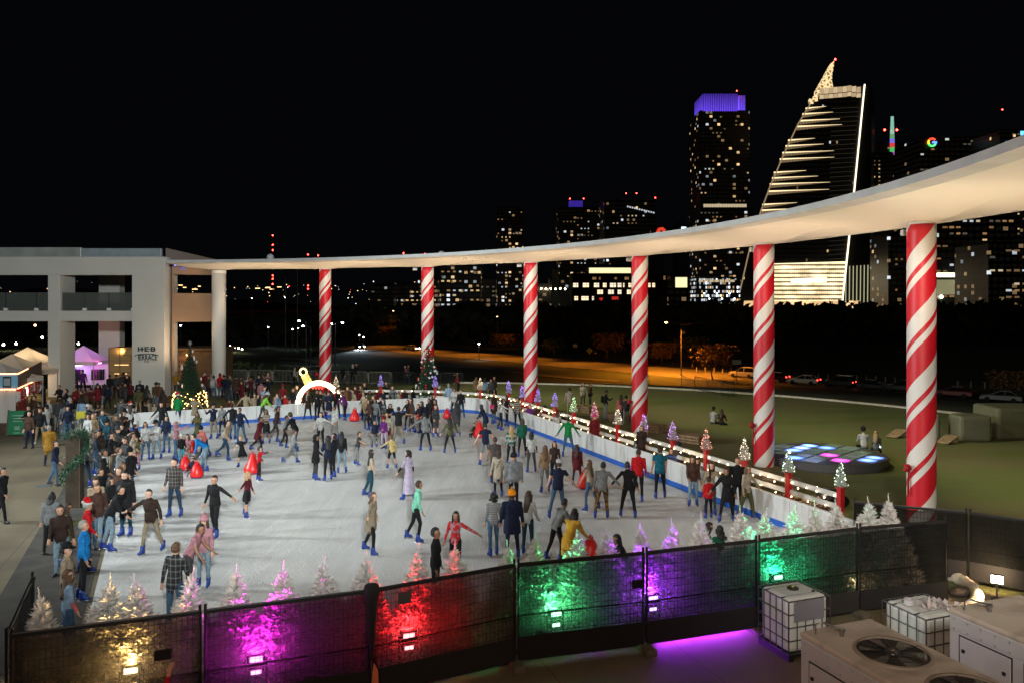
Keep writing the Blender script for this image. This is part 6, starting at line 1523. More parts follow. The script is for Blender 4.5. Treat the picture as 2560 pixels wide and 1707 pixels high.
# green folding board
p = G(36, 1003); t_ = thing('sandwich_board', 'green folding sandwich board on the concrete with pale lettering', 'sign', p, .12)
gb = M('board_green', (.008,.14,.055), .5, noise=.15, ns=3); fw2 = M('board_frame_wood', (.10,.04,.03), .7)
b = MB().use(gb); b.extr([(-.42,0,.12),(.42,0,.12),(.42,.2,1.32),(-.42,.2,1.32)], (0,.03,0)); f = b.build('front_panel', t_)
for s in (-1, 1): MB().use(fw2).bar((s*.45,0,0), (s*.45,.22,1.36), .05).build('leg', t_); MB().use(fw2).bar((s*.45,.62,0), (s*.45,.25,1.34), .05).build('leg', t_)
MB().use(gb).extr([(-.4,.56,.15),(.4,.56,.15),(.4,.27,1.3),(-.4,.27,1.3)], (0,.02,0)).build('rear_panel', t_)
b = MB().use(M('chalk', (.45,.5,.47), .8))
for z, w_ in ((1.08,.56),(.93,.4),(.8,.46),(.52,.3),(.46,.24),(.4,.27),(.22,.3)): b.box((.04,.2*(z-.12)/1.2-.006,z), (w_,.004,.022))
b.build('lettering', f)
# timber post with garland
p = G(172, 1163); zt = HC-(1003-HY)*p.y/F
t_ = thing('timber_post', 'tall dark timber post wrapped with green garland beside the mat', 'post', p, .18)
tm = M('timber_dark', (.035,.022,.012), .85, noise=.35, ns=3, bump=.4, bs=10)
MB().use(tm).box((0,0,zt/2), (.44,.44,zt)).build('shaft', t_, bevel=.012); MB().use(M('timber_edge', (.09,.06,.035), .8)).box((.2205,-.2205,zt/2), (.02,.02,zt)).build('corner_strip', t_)
b = MB().use(M('garland_green', (.012,.05,.022), .7, noise=.4, ns=9)); rr = random.Random(4)
for i in range(900):
    f = rr.random(); ang_ = f*4.6+3.2; z = .9+f*(zt-.75); r = .3+rr.uniform(-.05,.08)
    c = Vector((r*1.1*math.cos(ang_)+rr.uniform(-.07,.07), r*1.1*math.sin(ang_)+rr.uniform(-.07,.07), z+rr.uniform(-.1,.1)))
    u = Vector((rr.gauss(0,1), rr.gauss(0,1), rr.gauss(0,1))).normalized(); w_ = u.cross(Vector((rr.gauss(0,1), rr.gauss(0,1), rr.gauss(0,1)))).normalized()
    b.add([c, c+u*.13+w_*.02, c+u*.13-w_*.02], [(0,1,2)])
for i in range(420):
    a = rr.uniform(0,6.28); c = Vector((rr.uniform(-.36,.5), rr.uniform(-.36,.36), zt+rr.uniform(0,.16))); u = Vector((rr.gauss(0,1), rr.gauss(0,1), rr.gauss(0,.6))).normalized(); w_ = u.cross(Vector((0,0,1))).normalized()
    b.add([c, c+u*.16+w_*.02, c+u*.16-w_*.02], [(0,1,2)])
b.build('garland', t_)
tag(MB().use(M('cover_plate', (.10,.115,.12), .6)).box((0,0,.01), (.5,.42,.02)).build('drain_cover', loc=G(101,1115,.008), rz=.35, bevel=.01), 'grey metal cover plate lying on the concrete', 'cover plate')
tag(MB().use(M('cover_plate', (.10,.115,.12), .6)).box((0,0,.03), (1.4,.45,.05)).build('step_board', loc=(G(178,1143).x+1.0, G(178,1143).y-.6, 0), rz=.4), 'flat timber board lying at the foot of the garland post', 'board')
# ------------------------------------------------------------------ road, cars, lamps and trees beyond the lawn
asp = M('asphalt', (.13,.11,.09), .85, noise=.25, ns=.6, bump=.3, bs=25)
ctr = [(2480,905),(2352,901),(2230,896),(2100,892),(1970,887),(1850,881),(1740,873),(1640,864),(1540,855),(1440,846),(1340,838),(1240,829),(1140,821),(1060,815),(980,808),(900,800),(840,795)]
rc = [terrain_at(x, y) for x, y in ctr]
def ribbon(pts, w, lift, m, name):
    b = MB().use(m); vs = []
    for i, p in enumerate(pts):
        d = (pts[min(i+1, len(pts)-1)]-pts[max(i-1, 0)]); d.z = 0; d.normalize(); n = Vector((-d.y, d.x, 0))
        for k in range(5):
            q = p+n*(w*(k/4-.5)); q.z = terr(q.x, q.y)+lift; vs.append(q)
    b.add(vs, [(i*5+k, i*5+k+1, (i+1)*5+k+1, (i+1)*5+k) for i in range(len(pts)-1) for k in range(4)])
    return kind(b.build(name))
def smooth(ps, n=6): return [crv(ps, i/(n*(len(ps)-1))) for i in range(n*(len(ps)-1)+1)]
ribbon(smooth(rc), 15, .06, asp, 'road')
p2 = [terrain_at(x, y) for x, y in ((860,806),(780,802),(720,797),(660,793),(600,800))]; ribbon(smooth(p2), 6, .1, asp, 'road_branch')
p3 = [terrain_at(x, y) for x, y in ((640,838),(700,842),(760,838),(700,826),(640,822))]; ribbon(smooth(p3), 3.2, .05, M('path_concrete', (.2,.18,.15), .9, noise=.2, ns=1), 'footpath')
p4 = [terrain_at(x, y) for x, y in ((1800,806),(1500,806),(1300,801),(1240,785))]; ribbon(smooth(p4), 6, .05, asp, 'road_far')
p5 = [terrain_at(x, y) for x, y in ((980,838),(1100,846),(1200,858),(1300,868),(1420,876))]; ribbon(smooth(p5), 2.4, .07, M('path_concrete', (.2,.18,.15), .9), 'footpath_lawn')
pk = M('kerb_concrete', (.42,.40,.36), .85)
# cars
tyre = M('tyre', (.012,.012,.012), .8); rim = M('rim', (.3,.3,.31), .3, .9); glass = M('car_glass', (.01,.012,.014), .08); chrome = M('steel', (.5,.5,.52), .3, 1)
def car_body(style):
    """side profile (x forward, z up) of the shell and of the cabin"""
    if style == 'suv': return [(-2.3,.35),(-2.32,.75),(-2.25,1.0),(-1.2,1.04),(.75,1.02),(1.9,.92),(2.28,.75),(2.3,.35)], [(-2.2,1.0),(-2.0,1.62),(-1.6,1.72),(.1,1.70),(.95,1.02)]
    return [(-2.3,.32),(-2.33,.7),(-2.2,.93),(-1.3,.98),(.9,.93),(1.95,.82),(2.3,.62),(2.32,.32)], [(-1.95,.93),(-1.15,1.38),(-.7,1.44),(.05,1.42),(1.05,.93)]
def car(p, rz, style, paint, label, rear=None, front=None):
    t_ = thing('parked_car', label, 'car', p, rz, 'cars along the road')
    sh, cb = car_body(style); w = 1.82 if style == 'sedan' else 1.92
    b = MB().use(paint); b.extr([(x, -w/2, z) for x, z in sh], (0, w, 0)); body = b.build('body', t_, bevel=.09)
    b = MB().use(glass); n = len(cb); cz = max(z for x, z in cb)
    vs = [(x, -w/2+.06+(.2 if z > 1.1 else 0), z) for x, z in cb]+[(x, w/2-.06-(.2 if z > 1.1 else 0), z) for x, z in cb]
    b.add(vs, [tuple(range(n-1, -1, -1)), tuple(range(n, 2*n))]+[(i, (i+1) % n, n+(i+1) % n, n+i) for i in range(n)]); b.build('windows', t_, bevel=.03)
    b = MB().use(paint)
    for s in (-1, 1):
        for i in range(n-1): b.bar((cb[i][0], s*vs[n+i][1], cb[i][1]), (cb[i+1][0], s*vs[n+i+1][1], cb[i+1][1]), .07)
        b.bar((-.45, s*(w/2-.05), .95), (-.5, s*(w/2-.25), cz-.02), .08)
    xs_ = [x for x, z in cb if z > cz-.12]; b.box(((min(xs_)+max(xs_))/2, 0, cz-.01), (max(xs_)-min(xs_)+.1, w-.42, .06)); b.build('roof', t_, bevel=.02)
    for x in (-1.4, 1.42):
        for s in (-1, 1):
            k = MB().use(tyre); k.lathe([(.2,-.1),(.31,-.11),(.34,-.07),(.34,.07),(.31,.11),(.2,.1)], n=20); k = k.build('wheel', t_, loc=(x, s*(w/2-.08), .34)); k.rotation_euler = (R(90),0,0)
            MB().use(rim).lathe([(.01,-.09),(.2,-.1),(.22,-.06),(.22,.06),(.2,.1),(.01,.09)], n=14).build('rim', k)
    for s in (-1, 1):
        MB().use(EM('headlight_on', (.85,.92,1), 60) if front else M('headlight_off', (.3,.3,.3), .1)).box((2.2, s*(w/2-.28), .68), (.14,.34,.15)).build('headlight', t_, bevel=.03)
        MB().use(EM('taillight_on', (1,.03,.02), 14) if rear else M('taillight_off', (.12,.004,.004), .15)).box((-2.27, s*(w/2-.22), .82), (.1,.3,.18)).build('taillight', t_, bevel=.02)
        MB().use(paint).box((.75, s*(w/2+.07), .98), (.12,.16,.1)).build('mirror', t_, bevel=.03)
    MB().use(tyre).box((2.3,0,.45), (.06,w*.8,.2)).build('bumper', t_, bevel=.02); MB().use(tyre).box((-2.3,0,.42), (.06,w*.8,.18)).build('bumper', t_, bevel=.02)
    return t_
paint = lambda n, c: M('paint_'+n, c, .28, .1, spec=.6)
road_dir = (rc[5]-rc[6]); rzr = math.atan2(road_dir.y, road_dir.x)
CARS = [(1707,868,'suv',('white',(.62,.6,.56)),'white parked sport utility car just before the second striped column',False,False,math.pi),
 (1777,876,'sedan',('dark_red',(.05,.01,.01)),'dark car with lit rear lights behind the second striped column',True,False,math.pi),
 (1846,884,'sedan',('pale',(.6,.58,.54)),'pale saloon car with glowing red tail light',True,False,math.pi),
 (1925,890,'suv',('black',(.012,.012,.014)),'black car behind the pale saloon with dim red light',True,False,math.pi),
 (2010,897,'sedan',('black',(.012,.012,.014)),'low black saloon car in the dark part of the road',False,False,0),
 (2190,914,'sedan',('red',(.16,.01,.012)),'dark red car right after the near striped column',False,False,math.pi),
 (2300,924,'sedan',('silver',(.2,.21,.22)),'silver hatchback at the dark end of the road',False,False,math.pi),
 (2072,902,'suv',('grey',(.03,.03,.032)),'dark grey car half hidden by the near striped column',False,False,math.pi),
 (827,802,'sedan',('grey',(.03,.03,.032)),'car driving up with bright white headlights',False,True,None),
 (945,806,'sedan',('silver',(.2,.21,.22)),'grey car beside the decorated tree on the far road',False,True,0.1)]
for x, y, st, (pn, pc_), lab, rear, front, a in CARS:
    p = terrain_at(x, y); rz = (rzr if a is not None else R(-90))+(a or 0)
    if x == 827: rz = math.atan2(-p.y, -p.x)+.25
    p.z += .07; t_ = car(p, rz, st, paint(pn, pc_), lab.replace('right after', 'just past'), rear, front)
    if x == 827: spot('headlight_beam', p+Vector((0,-3.0,.8)), p+Vector((9,-26,-.4)), 6000, (.75,.9,1), 70, .6, .2)
# street lamps
lampsteel = M('lamp_pole', (.10,.09,.08), .5, .5)
def street_lamp(p, h, arm, label, col, power, ls, group, ang=0.0, es=30):
    t_ = thing('street_lamp', label, 'street lamp', p, ang, group)
    MB().use(lampsteel).tube([(0,0,0),(0,0,h)], [.11,.06], 10).build('pole', t_); MB().use(lampsteel).lathe([(.2,0),(.2,.25),(.13,.3)], n=12).build('base', t_)
    if arm:
        MB().use(lampsteel).tube([(0,0,h-.25),(-arm*.4,0,h+.12),(-arm,0,h+.2)], .045, 8).build('arm', t_)
        MB().use(lampsteel).box((-arm-.25,0,h+.2), (.7,.26,.12)).build('lamp_head', t_, bevel=.04); lp = (-arm-.25, 0, h+.1)
    else:
        MB().use(lampsteel).box((0,0,h+.16), (.5,.3,.08)).build('lamp_head', t_, bevel=.03); lp = (0,0,h+.06)
    MB().use(EM('lamp_'+ls, col, es)).ball(lp, (.26,.2,.13) if arm else (.2,.2,.13), 10, 8).build('bulb', t_, smooth=True)
    return t_
def base_of(x, ytop, ybase): p = terrain_at(x, ybase); return p, (HC-(ytop-HY)*p.y/F)-p.z
p, h = base_of(1565, 742, 862); street_lamp(p, h, 2.4, 'tall street lamp with glowing orange head above the white barricade road', (1,.45,.1), 0, 'sodium', 'orange street lamps'); MB().use(M('paper_grey', (.28,.31,.32), .6)).box((.3,-.1,h-1.6), (.7,.06,.5)).build('road_sign', bpy.data.objects['street_lamp']); MB().use(lampsteel).tube([(0,0,h-.3),(3.4,0,h+.1)], .04, 6).build('arm', bpy.data.objects['street_lamp'])
SOD = (1,.31,.02)
hx = p+Vector((-2.6,0,h-.3)); spot('sodium_main', hx, hx+Vector((-.05,-.1,-1)), 26000, SOD, 150, .5, .3)
for i, (x, yt, yb, pw, lab) in enumerate(((1480,735,850,9000,''),(1330,740,838,9000,''),(1180,748,826,9000,''),(1080,752,816,9500,''),(955,758,808,9500,''),(1660,735,866,9000,''),(880,765,797,6000,''))):
    q = terrain_at(x, yb); spot('sodium_road', q+Vector((0,3,9.5)), q+Vector((0,0,0)), pw*.8, SOD, 110, .6, .4)
for i, (x, yt, yb) in enumerate(((877,715,782),(1142,728,798))):
    p, h = base_of(x, yt, yb); street_lamp(p, h, 0 if i else 3.6, ['thin street lamp with small warm head beside the round orange tree', 'bare tall pole beside the orange tree on the road'][i], (1,.6,.25), 0, 'warm_dim', 'orange street lamps', math.pi if not i else 0, 8)
WL = [(415,748,833,'inside the terrace wing opening'),(703,738,835,'nearest the glowing arch, double pole'),(714,750,850,'below the double pole lamp'),(770,742,840,'just past the first striped column'),(762,744,835,'touching the first striped column'),(616,752,800,'alone above the dim lawn'),(672,757,805,'between the thin masts'),(684,755,803,'next to the mast foot'),(825,770,800,'above the oncoming car'),(835,775,800,'beside the oncoming car'),(1100,790,828,'white blue one beside the dark tree'),(579,686,780,'high one on a thin mast'),(655,684,800,'dim one on the other thin mast')]
for i, (x, yt, yb, l) in enumerate(WL):
    p, h = base_of(x, yt, yb); street_lamp(p, h, 0 if i not in (1,2,3) else 1.2, 'cool white park lamp '+l, (.75,.9,1), 0, 'cool' if i < 11 else 'cool_dim', 'cool white park lamps', 0 if i in (1,2) else math.pi, 45 if i < 11 else 12)
    if i in (3,5,7,10): spot('park_lamp_beam', p+Vector((0,0,h-.2)), p, 500, (.7,.85,1), 120, .7, .2)
for i, (x, yt, yb) in enumerate(((528,795,806),(540,798,808),(548,800,812),(556,803,812),(531,822,835),(8,792,806),(37,790,804),(97,776,800),(168,786,800),(180,790,802))):
    p, h = base_of(x, yt, yb); h = max(h, .9)
    t_ = thing('bollard_light', 'low glowing path light '+['nearest the plain column', 'second from the plain column', 'third from the plain column', 'fourth from the plain column', 'in the shrubs under the plain column', 'above the shaded tent', 'above the middle tent', 'high above the cream tent', 'above the pink tent peak', 'beside the pink tent peak'][i], 'path light', p, 0, 'low path lights')
    MB().use(lampsteel).tube([(0,0,0),(0,0,h)], .05, 8).build('pole', t_); MB().use(EM('lamp_path', (1,.95,.7), 25)).ball((0,0,h+.1), .2 if i < 5 else .3, 8, 6).build('bulb', t_)
    if i in (1,4,6,8): spot('path_glow', p+Vector((0,0,h+1)), p+Vector((-1,-1,-2)), 400, (1,.95,.6), 150, .8, .3)
# signs, bollards, masts
ry = M('sign_yellow', (.4,.3,.03), .5)
for i, (x, yt, yb, l) in enumerate(((1354,797,825,'yellow diamond warning sign on the far road'),(1321,790,826,'grey rectangular road sign near the diamond one'),(1692,826,880,'white road sign on a pole beside the parked white car'))):
    p, h = base_of(x, yt, yb); t_ = thing('road_sign', l, 'road sign', p); MB().use(lampsteel).tube([(0,0,0),(0,0,h)], .04, 6).build('pole', t_)
    b = MB().use(ry if i == 0 else M('paper_grey', (.28,.31,.32), .6))
    if i == 0: s = .75; b.extr([(0,-.06,h-2*s+.0),(s,-.06,h-s),(0,-.06,h),(-s,-.06,h-s)], (0,.04,0))
    else: b.box((0,-.05,h-.35), (1.0 if i == 1 else 1.4,.04,.7))
    b.build('plate', t_)
    if i == 0: MB().use(M('lid_black', (.01,.01,.01), .5)).tube([(0,-.08,h-1.2),(0,-.08,h-.5),(.22,-.08,h-.75)], .06, 5).build('symbol', t_)
for i, x in enumerate(list(range(1600,1730,20))+list(range(1880,2060,22))+[2200,2230,2262]):
    y = 842+(x-1600)*.055; p = terrain_at(x, y+14)
    t_ = thing('bollard', 'short pale bollard on the far kerb, %s' % (['before','just before','touching','just past','past','well past','far past'][i] + ' the orange lit tree' if i < 7 else ('behind the parked cars' if i < 16 else 'beyond the near striped column')), 'bollard', p, 0, 'bollards along the far kerb')
    MB().use(M('bollard_pale', (.25,.23,.2), .8)).lathe([(.11,0),(.11,.95),(.09,1.0),(.01,1.03)], n=10).build('shaft', t_)
for i, x in enumerate((1660,1690,1722,1753)):
    barricade(terrain_at(x-95, 892+.18*(x-1660)), terrain_at(x-66, 897+.18*(x-1660)), 'dark barricade along the road kerb '+['nearest the fourth striped column','second past the fourth striped column','third past the fourth striped column','nearest the second striped column'][i], bar_d, 9, 'dark barricades along the road')
tc_ = thing('traffic_cone', 'orange traffic cone beside the tall street lamp', 'cone', terrain_at(1590, 842)); MB().use(M('cone_orange', (.6,.2,.03), .6)).lathe([(.2,.03),(.04,.75)], n=14).build('body', tc_); MB().use(M('cone_orange', (.6,.2,.03), .6)).box((0,0,.02), (.5,.5,.04)).build('base', tc_)
# trees
def leaf_tree(p, h, r, label, seed, mat, n=900, ls=.5, trunk=.3, grp=None, flat=1.0):
    t_ = thing('tree', label, 'tree', p, 0, grp); rr = random.Random(seed)
    b = MB().use(bark); b.tube([(0,0,0),(rr.uniform(-.1,.1)*r,0,h*trunk*.6),(0,0,h*trunk),(0,0,h*.8)], [.05*h*.5,.036*h*.5,.03*h*.5,.01], 7)
    tips = []
    for k in range(9):
        a = k*2.4+rr.uniform(-.4,.4); z0 = h*(trunk+.02*k); q = Vector((r*.75*math.cos(a)*rr.uniform(.6,1), r*.75*math.sin(a)*rr.uniform(.6,1), h*(trunk+.25+rr.random()*.38)))
        b.tube([(0,0,z0), q*.5+Vector((0,0,z0*.5+.05*h)), q], [.025*h*.4,.016*h*.4,.006*h*.3], 5); tips.append(q)
    b.build('trunk', t_)
    b = MB().use(mat)
    for i in range(n):
        c0 = rr.choice(tips); c = c0+Vector((rr.gauss(0,.3)*r, rr.gauss(0,.3)*r, rr.gauss(0,.24)*r*flat))
        if c.z > h: c.z = h-rr.random()*.1*h
        u = Vector((rr.gauss(0,1), rr.gauss(0,1), rr.gauss(0,.7))).normalized(); w_ = u.cross(Vector((rr.gauss(0,1), rr.gauss(0,1), rr.gauss(0,1)))).normalized(); s = ls*rr.uniform(.5,1.2)
        b.add([c-u*s*.5, c+w_*s*.28, c+u*s*.5, c-w_*s*.28], [(0,1,2,3)])
    b.build('crown', t_)
lfo = M('leaf_autumn', (.16,.075,.02), .8, noise=.4, ns=1); lfg = M('leaf_dark', (.035,.045,.015), .8, noise=.4, ns=1)
TREES = [(1520,787,840,34,'bushy tree lit bright orange beside the tall street lamp',lfo),(1637,790,872,40,'thin orange brown tree between lamp and parked white car',lfo),(896,750,786,24,'round orange lit tree on the far road',lfo),(1156,768,802,26,'orange lit round tree behind the bare tall pole',lfo),(1272,778,828,24,'small dark tree near the third striped column',lfg),(1195,782,808,16,'little dark orange shrub tree beside the round one',lfo),(2322,850,925,46,'dim brown tree behind the silver hatchback',lfo),(1395,765,830,34,'dim tree in front of the dark wood, before the fourth column',lfo),(1590,775,838,40,'dark tree behind the orange lit tree',lfg),(1500,800,836,20,'small dark shrub tree left dark beside the orange lit one',lfg)]
for i, (x, yt, yb, rp2, lab, m) in enumerate(TREES):
    p, h = base_of(x, yt, yb); leaf_tree(p, h, rp2*p.y/F, lab.replace('left dark', 'in shade'), 200+i, m, 1000, .10*h, .28)
spot('tree_orange', terrain_at(1545, 866)+Vector((-1,-2,6.5)), terrain_at(1520, 840)+Vector((0,0,3.2)), 7000, SOD, 60, .7, .3)
for x, yb, w_ in ((896,786,1500),(1156,802,1500)): q = terrain_at(x, yb); spot('tree_glow', q+Vector((3,-8,8)), q+Vector((0,0,4)), w_, SOD, 70, .8, .3)
# dark wood between road and city: one mass
b = MB().use(M('leaf_wood', (.04,.045,.025), .9)); rr = random.Random(77)
for i in range(15000):
    Y = rr.uniform(235, 470); x = rr.uniform(-.72, .72)*Y
    den = .5+.5*math.sin(x*.045+Y*.02)*math.sin(x*.017+1.3)
    hh = (8.5+3.6*den+1.6*math.sin(x*.21))*(1.0 if x > -60 else .6); z = terr(x, Y)+hh*rr.random()**.6
    u = Vector((rr.gauss(0,1), rr.gauss(0,1), rr.gauss(0,1))).normalized(); w_ = u.cross(Vector((rr.gauss(0,1), rr.gauss(0,1), rr.gauss(0,1)))).normalized(); s = rr.uniform(1.0,2.6)
    c = Vector((x, Y, z)); b.add([c-u*s, c+w_*s*.7, c+u*s, c-w_*s*.7], [(0,1,2,3)])
o = b.build('far_woods'); o['kind'] = 'stuff'
b = MB().use(M('leaf_shrub', (.05,.075,.02), .9)); 
for i in range(3500):
    x = rr.uniform(-75,-28); Y = rr.uniform(74,120); z = terr(x, Y)+rr.random()*(1.4+1.2*math.sin(x*.5+Y*.3)**2)
    u = Vector((rr.gauss(0,1), rr.gauss(0,1), rr.gauss(0,1))).normalized(); w_ = u.cross(Vector((rr.gauss(0,1), rr.gauss(0,1), rr.gauss(0,1)))).normalized(); s = rr.uniform(.2,.5)
    c = Vector((x, Y, z)); b.add([c-u*s, c+w_*s*.6, c+u*s, c-w_*s*.6], [(0,1,2,3)])
o = b.build('shrubbery'); o['kind'] = 'stuff'
# wooded hills behind the town
b = MB().use(M('hill_dark', (.02,.022,.015), 1)); vs = []; n = 90
for i in range(n+1):
    x = -2400+4800*i/n; h = 28+16*math.sin(i*.31)+9*math.sin(i*.77+1)-(0 if x < 0 else 10)
    vs += [(x, 1500, -8), (x, 1800, h-8), (x, 2300, -8)]
b.add(vs, [(i*3+k, i*3+k+1, (i+1)*3+k+1, (i+1)*3+k) for i in range(n) for k in range(2)]); kind(b.build('hills', smooth=True))
# ------------------------------------------------------------------ the city at night
def facade(name, base, cw, ch, frac, s=2.0, warm=(1,.66,.32), cool=(.85,.92,1), coolf=.25, seed=0, slab=(.02,.02,.02), clump=.02):
    h = newmat(name); tc = h.n('TexCoord'); sp = h.n('SeparateXYZ'); h.l(tc.outputs['Object'], sp.inputs[0])
    u = h.math('DIVIDE', h.math('ADD', h.math('ADD', sp.outputs[0], sp.outputs[1]), 500+seed*17), cw); v = h.math('DIVIDE', h.math('ADD', sp.outputs[2], 300), ch)
    fu, fv = h.math('FLOOR', u), h.math('FLOOR', v)
    cb = h.n('CombineXYZ'); h.l(fu, cb.inputs[0]); h.l(fv, cb.inputs[1]); cb.inputs[2].default_value = seed
    wn = h.n('TexWhiteNoise'); h.l(cb.outputs[0], wn.inputs['Vector'])
    cl = h.n('TexNoise', i_Scale=.23, i_Detail=2.0); h.l(cb.outputs[0], cl.inputs['Vector'])
    th = h.math('ADD', 1-frac*2.2, h.math('MULTIPLY', h.math('SUBTRACT', 1, cl.outputs['Fac']), frac*2.4))
    lit = h.math('GREATER_THAN', wn.outputs['Value'], th)
    a, b_ = h.math('FRACT', u), h.math('FRACT', v)
    inside = h.math('MULTIPLY', h.math('MULTIPLY', h.math('GREATER_THAN', a, .14), h.math('LESS_THAN', a, .86)), h.math('MULTIPLY', h.math('GREATER_THAN', b_, .25), h.math('LESS_THAN', b_, .82)))
    sc = h.n('SeparateXYZ'); h.l(wn.outputs['Color'], sc.inputs[0])
    nz = h.n('TexNoise', i_Scale=.9, i_Detail=3.0); h.l(tc.outputs['Object'], nz.inputs['Vector'])
    st = h.math('MULTIPLY', h.math('MULTIPLY', lit, inside), h.math('MULTIPLY', h.math('ADD', .15, h.math('POWER', sc.outputs[1], 3.0)), h.math('MULTIPLY', nz.outputs['Fac'], s*2)))
    st = h.math('ADD', st, h.math('MULTIPLY', inside, .0028))
    h.l(st, h.b.inputs['Emission Strength']); h.l(h.mix(h.math('LESS_THAN', sc.outputs[2], coolf), warm, cool), h.b.inputs['Emission Color'])
    h.l(h.mix(inside, base, (.012,.016,.018)), h.b.inputs['Base Color']); h.b.inputs['Roughness'].default_value = .35
    return h.m
def CP(x, y, Z): return P(x, y, Z)
def tower(x0, x1, ytop, Z, label, mat, side=0, name='tower', parts=()):
    """block seen face-on with its flank running back; ytop is the roof row"""
    a, c = CP(x0, ytop, Z), CP(x1, ytop, Z); w = c.x-a.x; z0 = -6; h = a.z-z0
    t_ = thing(name, label, 'tower' if h > 60 else 'building', (a.x, Z, z0)); d = max(18, min(w*.9, 40))
    MB().use(mat).box((w/2, d/2, h/2), (w, d, h)).build('facade', t_); MB().use(M('roof_dark', (.02,.02,.022), .8)).box((w/2, d/2, h+.6), (w*.96, d*.9, 1.2)).build('roof', t_)
    return t_, w, h, d
fA = facade('facade_flats', (.035,.03,.028), 3.2, 3.3, .12, 1.1, seed=1); fB = facade('facade_glass', (.02,.024,.026), 2.6, 3.6, .05, 1.2, seed=2, coolf=.4); fC = facade('facade_low', (.04,.03,.025), 3.5, 3.6, .14, 1.2, seed=3, coolf=.35)
fD = facade('facade_dim', (.03,.027,.026), 3.0, 3.3, .05, 1.0, seed=4); fE = facade('facade_cool', (.03,.033,.036), 1.4, 2.8, .62, 2.6, seed=5, coolf=.8); fG = facade('facade_office', (.018,.02,.02), 4.2, 4.0, .08, 1.1, seed=6, coolf=.35, cool=(.8,1,.8))
beacon = EM('beacon_red', (1,.03,.02), 30)
def red(t_, x, z, y=1, r=.55): MB().use(beacon).ball((x, y, z), r, 8, 6).build('beacon', t_)
def lit_window(t_, x, z, w, h, m, y=-.06): MB().use(m).box((x, y, z), (w, .12, h)).build('window', t_)
WW = [EM('win_warm', (1,.66,.30), .7), EM('win_pale', (1,.80,.50), .55), EM('win_white', (.9,.95,1), .6), EM('win_amber', (1,.55,.22), .3)]
WD = WW+[EM('win_dim', (1,.62,.28), .16), EM('win_faint', (.9,.8,.6), .09), EM('win_ember', (1,.5,.2), .2), EM('win_dim', (1,.62,.28), .16)]
def sprinkle(t_, w, h, n, seed, cw=3.2, ch=3.3, ww=1.5, wh=1.3, runs=True):
    r = random.Random(seed); cols = int(w/cw); rows = int(h/ch); done = set(); k = 0
    while k < n:
        i, j = r.randrange(cols), r.randrange(int(rows*.12), rows); L = r.choice([1,1,2,3]) if runs else 1
        m = r.choice(WD)
        for q in range(L):
            if i+q < cols and (i+q, j) not in done:
                done.add((i+q, j)); lit_window(t_, (i+q+.5)*w/cols, (j+.5)*ch, ww*r.uniform(.7,1), wh*r.uniform(.7,1), m); k += 1
t, w, h, d = tower(1140, 1202, 478, 720, 'slim tower alone against the sky with warm windows near its top', fA); sprinkle(t, w, h, 34, 1)
t, w, h, d = tower(1283, 1388, 478, 740, 'wide apartment tower with a faint blue violet crown', fA); sprinkle(t, w, h, 60, 2)
MB().use(EM('crown_indigo', (.10,.06,.9), .28)).box((17,9,h+4), (13,9,7)).build('crown', t); red(t, 11, h+9); red(t, 24, h+9)
t, w, h, d = tower(1388, 1508, 462, 690, 'dark glass tower with pale roof line and three red beacons', fB); sprinkle(t, w, h, 26, 3); MB().use(M('parapet_pale', (.25,.24,.2), .6)).box((w/2, d/2, h+1.2), (w+1, d+1, 1.6)).build('parapet', t)
for x in (.42,.62): red(t, w*x, h+7)
red(t, w-1, h+3)
for i in range(12): lit_window(t, w*(.45+.045*i), h-5-.5*i, 1.4, 1.4, WW[2])
# tall tower with violet crown
t, w, h, d = tower(1607, 1722, 256, 640, 'tall residential tower topped by a glowing violet blue crown', fA); sprinkle(t, w, h, 70, 4, 3.0, 3.3)
cw_ = newmat('crown_violet'); tc = cw_.n('TexCoord'); sp = cw_.n('SeparateXYZ'); cw_.l(tc.outputs['Object'], sp.inputs[0]); s = cw_.math('GREATER_THAN', cw_.math('FRACT', cw_.math('MULTIPLY', cw_.math('ADD', sp.outputs[0], sp.outputs[1]), .55)), .25)
zf = cw_.math('DIVIDE', cw_.math('SUBTRACT', sp.outputs[2], 0), 15); cw_.l(cw_.math('MULTIPLY', cw_.math('ADD', .35, cw_.math('MULTIPLY', s, .4)), cw_.math('SUBTRACT', 1.35, zf)), cw_.b.inputs['Emission Strength']); cw_.b.inputs['Emission Color'].default_value = (.16,.07,1,1)
o = MB().use(cw_.m).box((0,0,7.3), (w*.70,d*.8,14.6)).build('crown', t, loc=(w*.42, d*.42, h+.01)); o2 = MB().use(M('mullion_violet', (.05,.03,.12), .5))
o3 = MB().use(cw_.m).box((0,0,7), (w*.13,d*.8,14)).build('crown_wing', t, loc=(w*.875, d*.5, h+.01))
for k in range(16): o2.box((w*(.08+.045*k), 0, h+8.2), (.25,.25,17))
o2.build('crown_fins', t); red(t, w*.75, h+17)
tr_ = MB().use(WW[1]); 
for k in range(16): tr_.box((w*(.1+.054*k), -.3, h*.545), (w*.048,.3,2.6))
tr_.build('lit_terrace', t); MB().use(M('slab_grey', (.08,.08,.08), .7)).box((w*.56, -.5, h*.53), (w*1.05, 4, .8)).build('terrace_slab', t)
t, w, h, d = tower(1600, 1700, 640, 520, 'low glass building full of cold white lights under the violet crowned tower', fE); 
for k in range(7): lit_window(t, w*(.1+.12*k), h-1.6, w*.1, 1.6, WW[1])
for k in range(16): lit_window(t, w*(.06+.058*k), h*(.18+.6*((k*7) % 5)/5), .9, .9, EM('lamp_white', (.85,.93,1), 6))
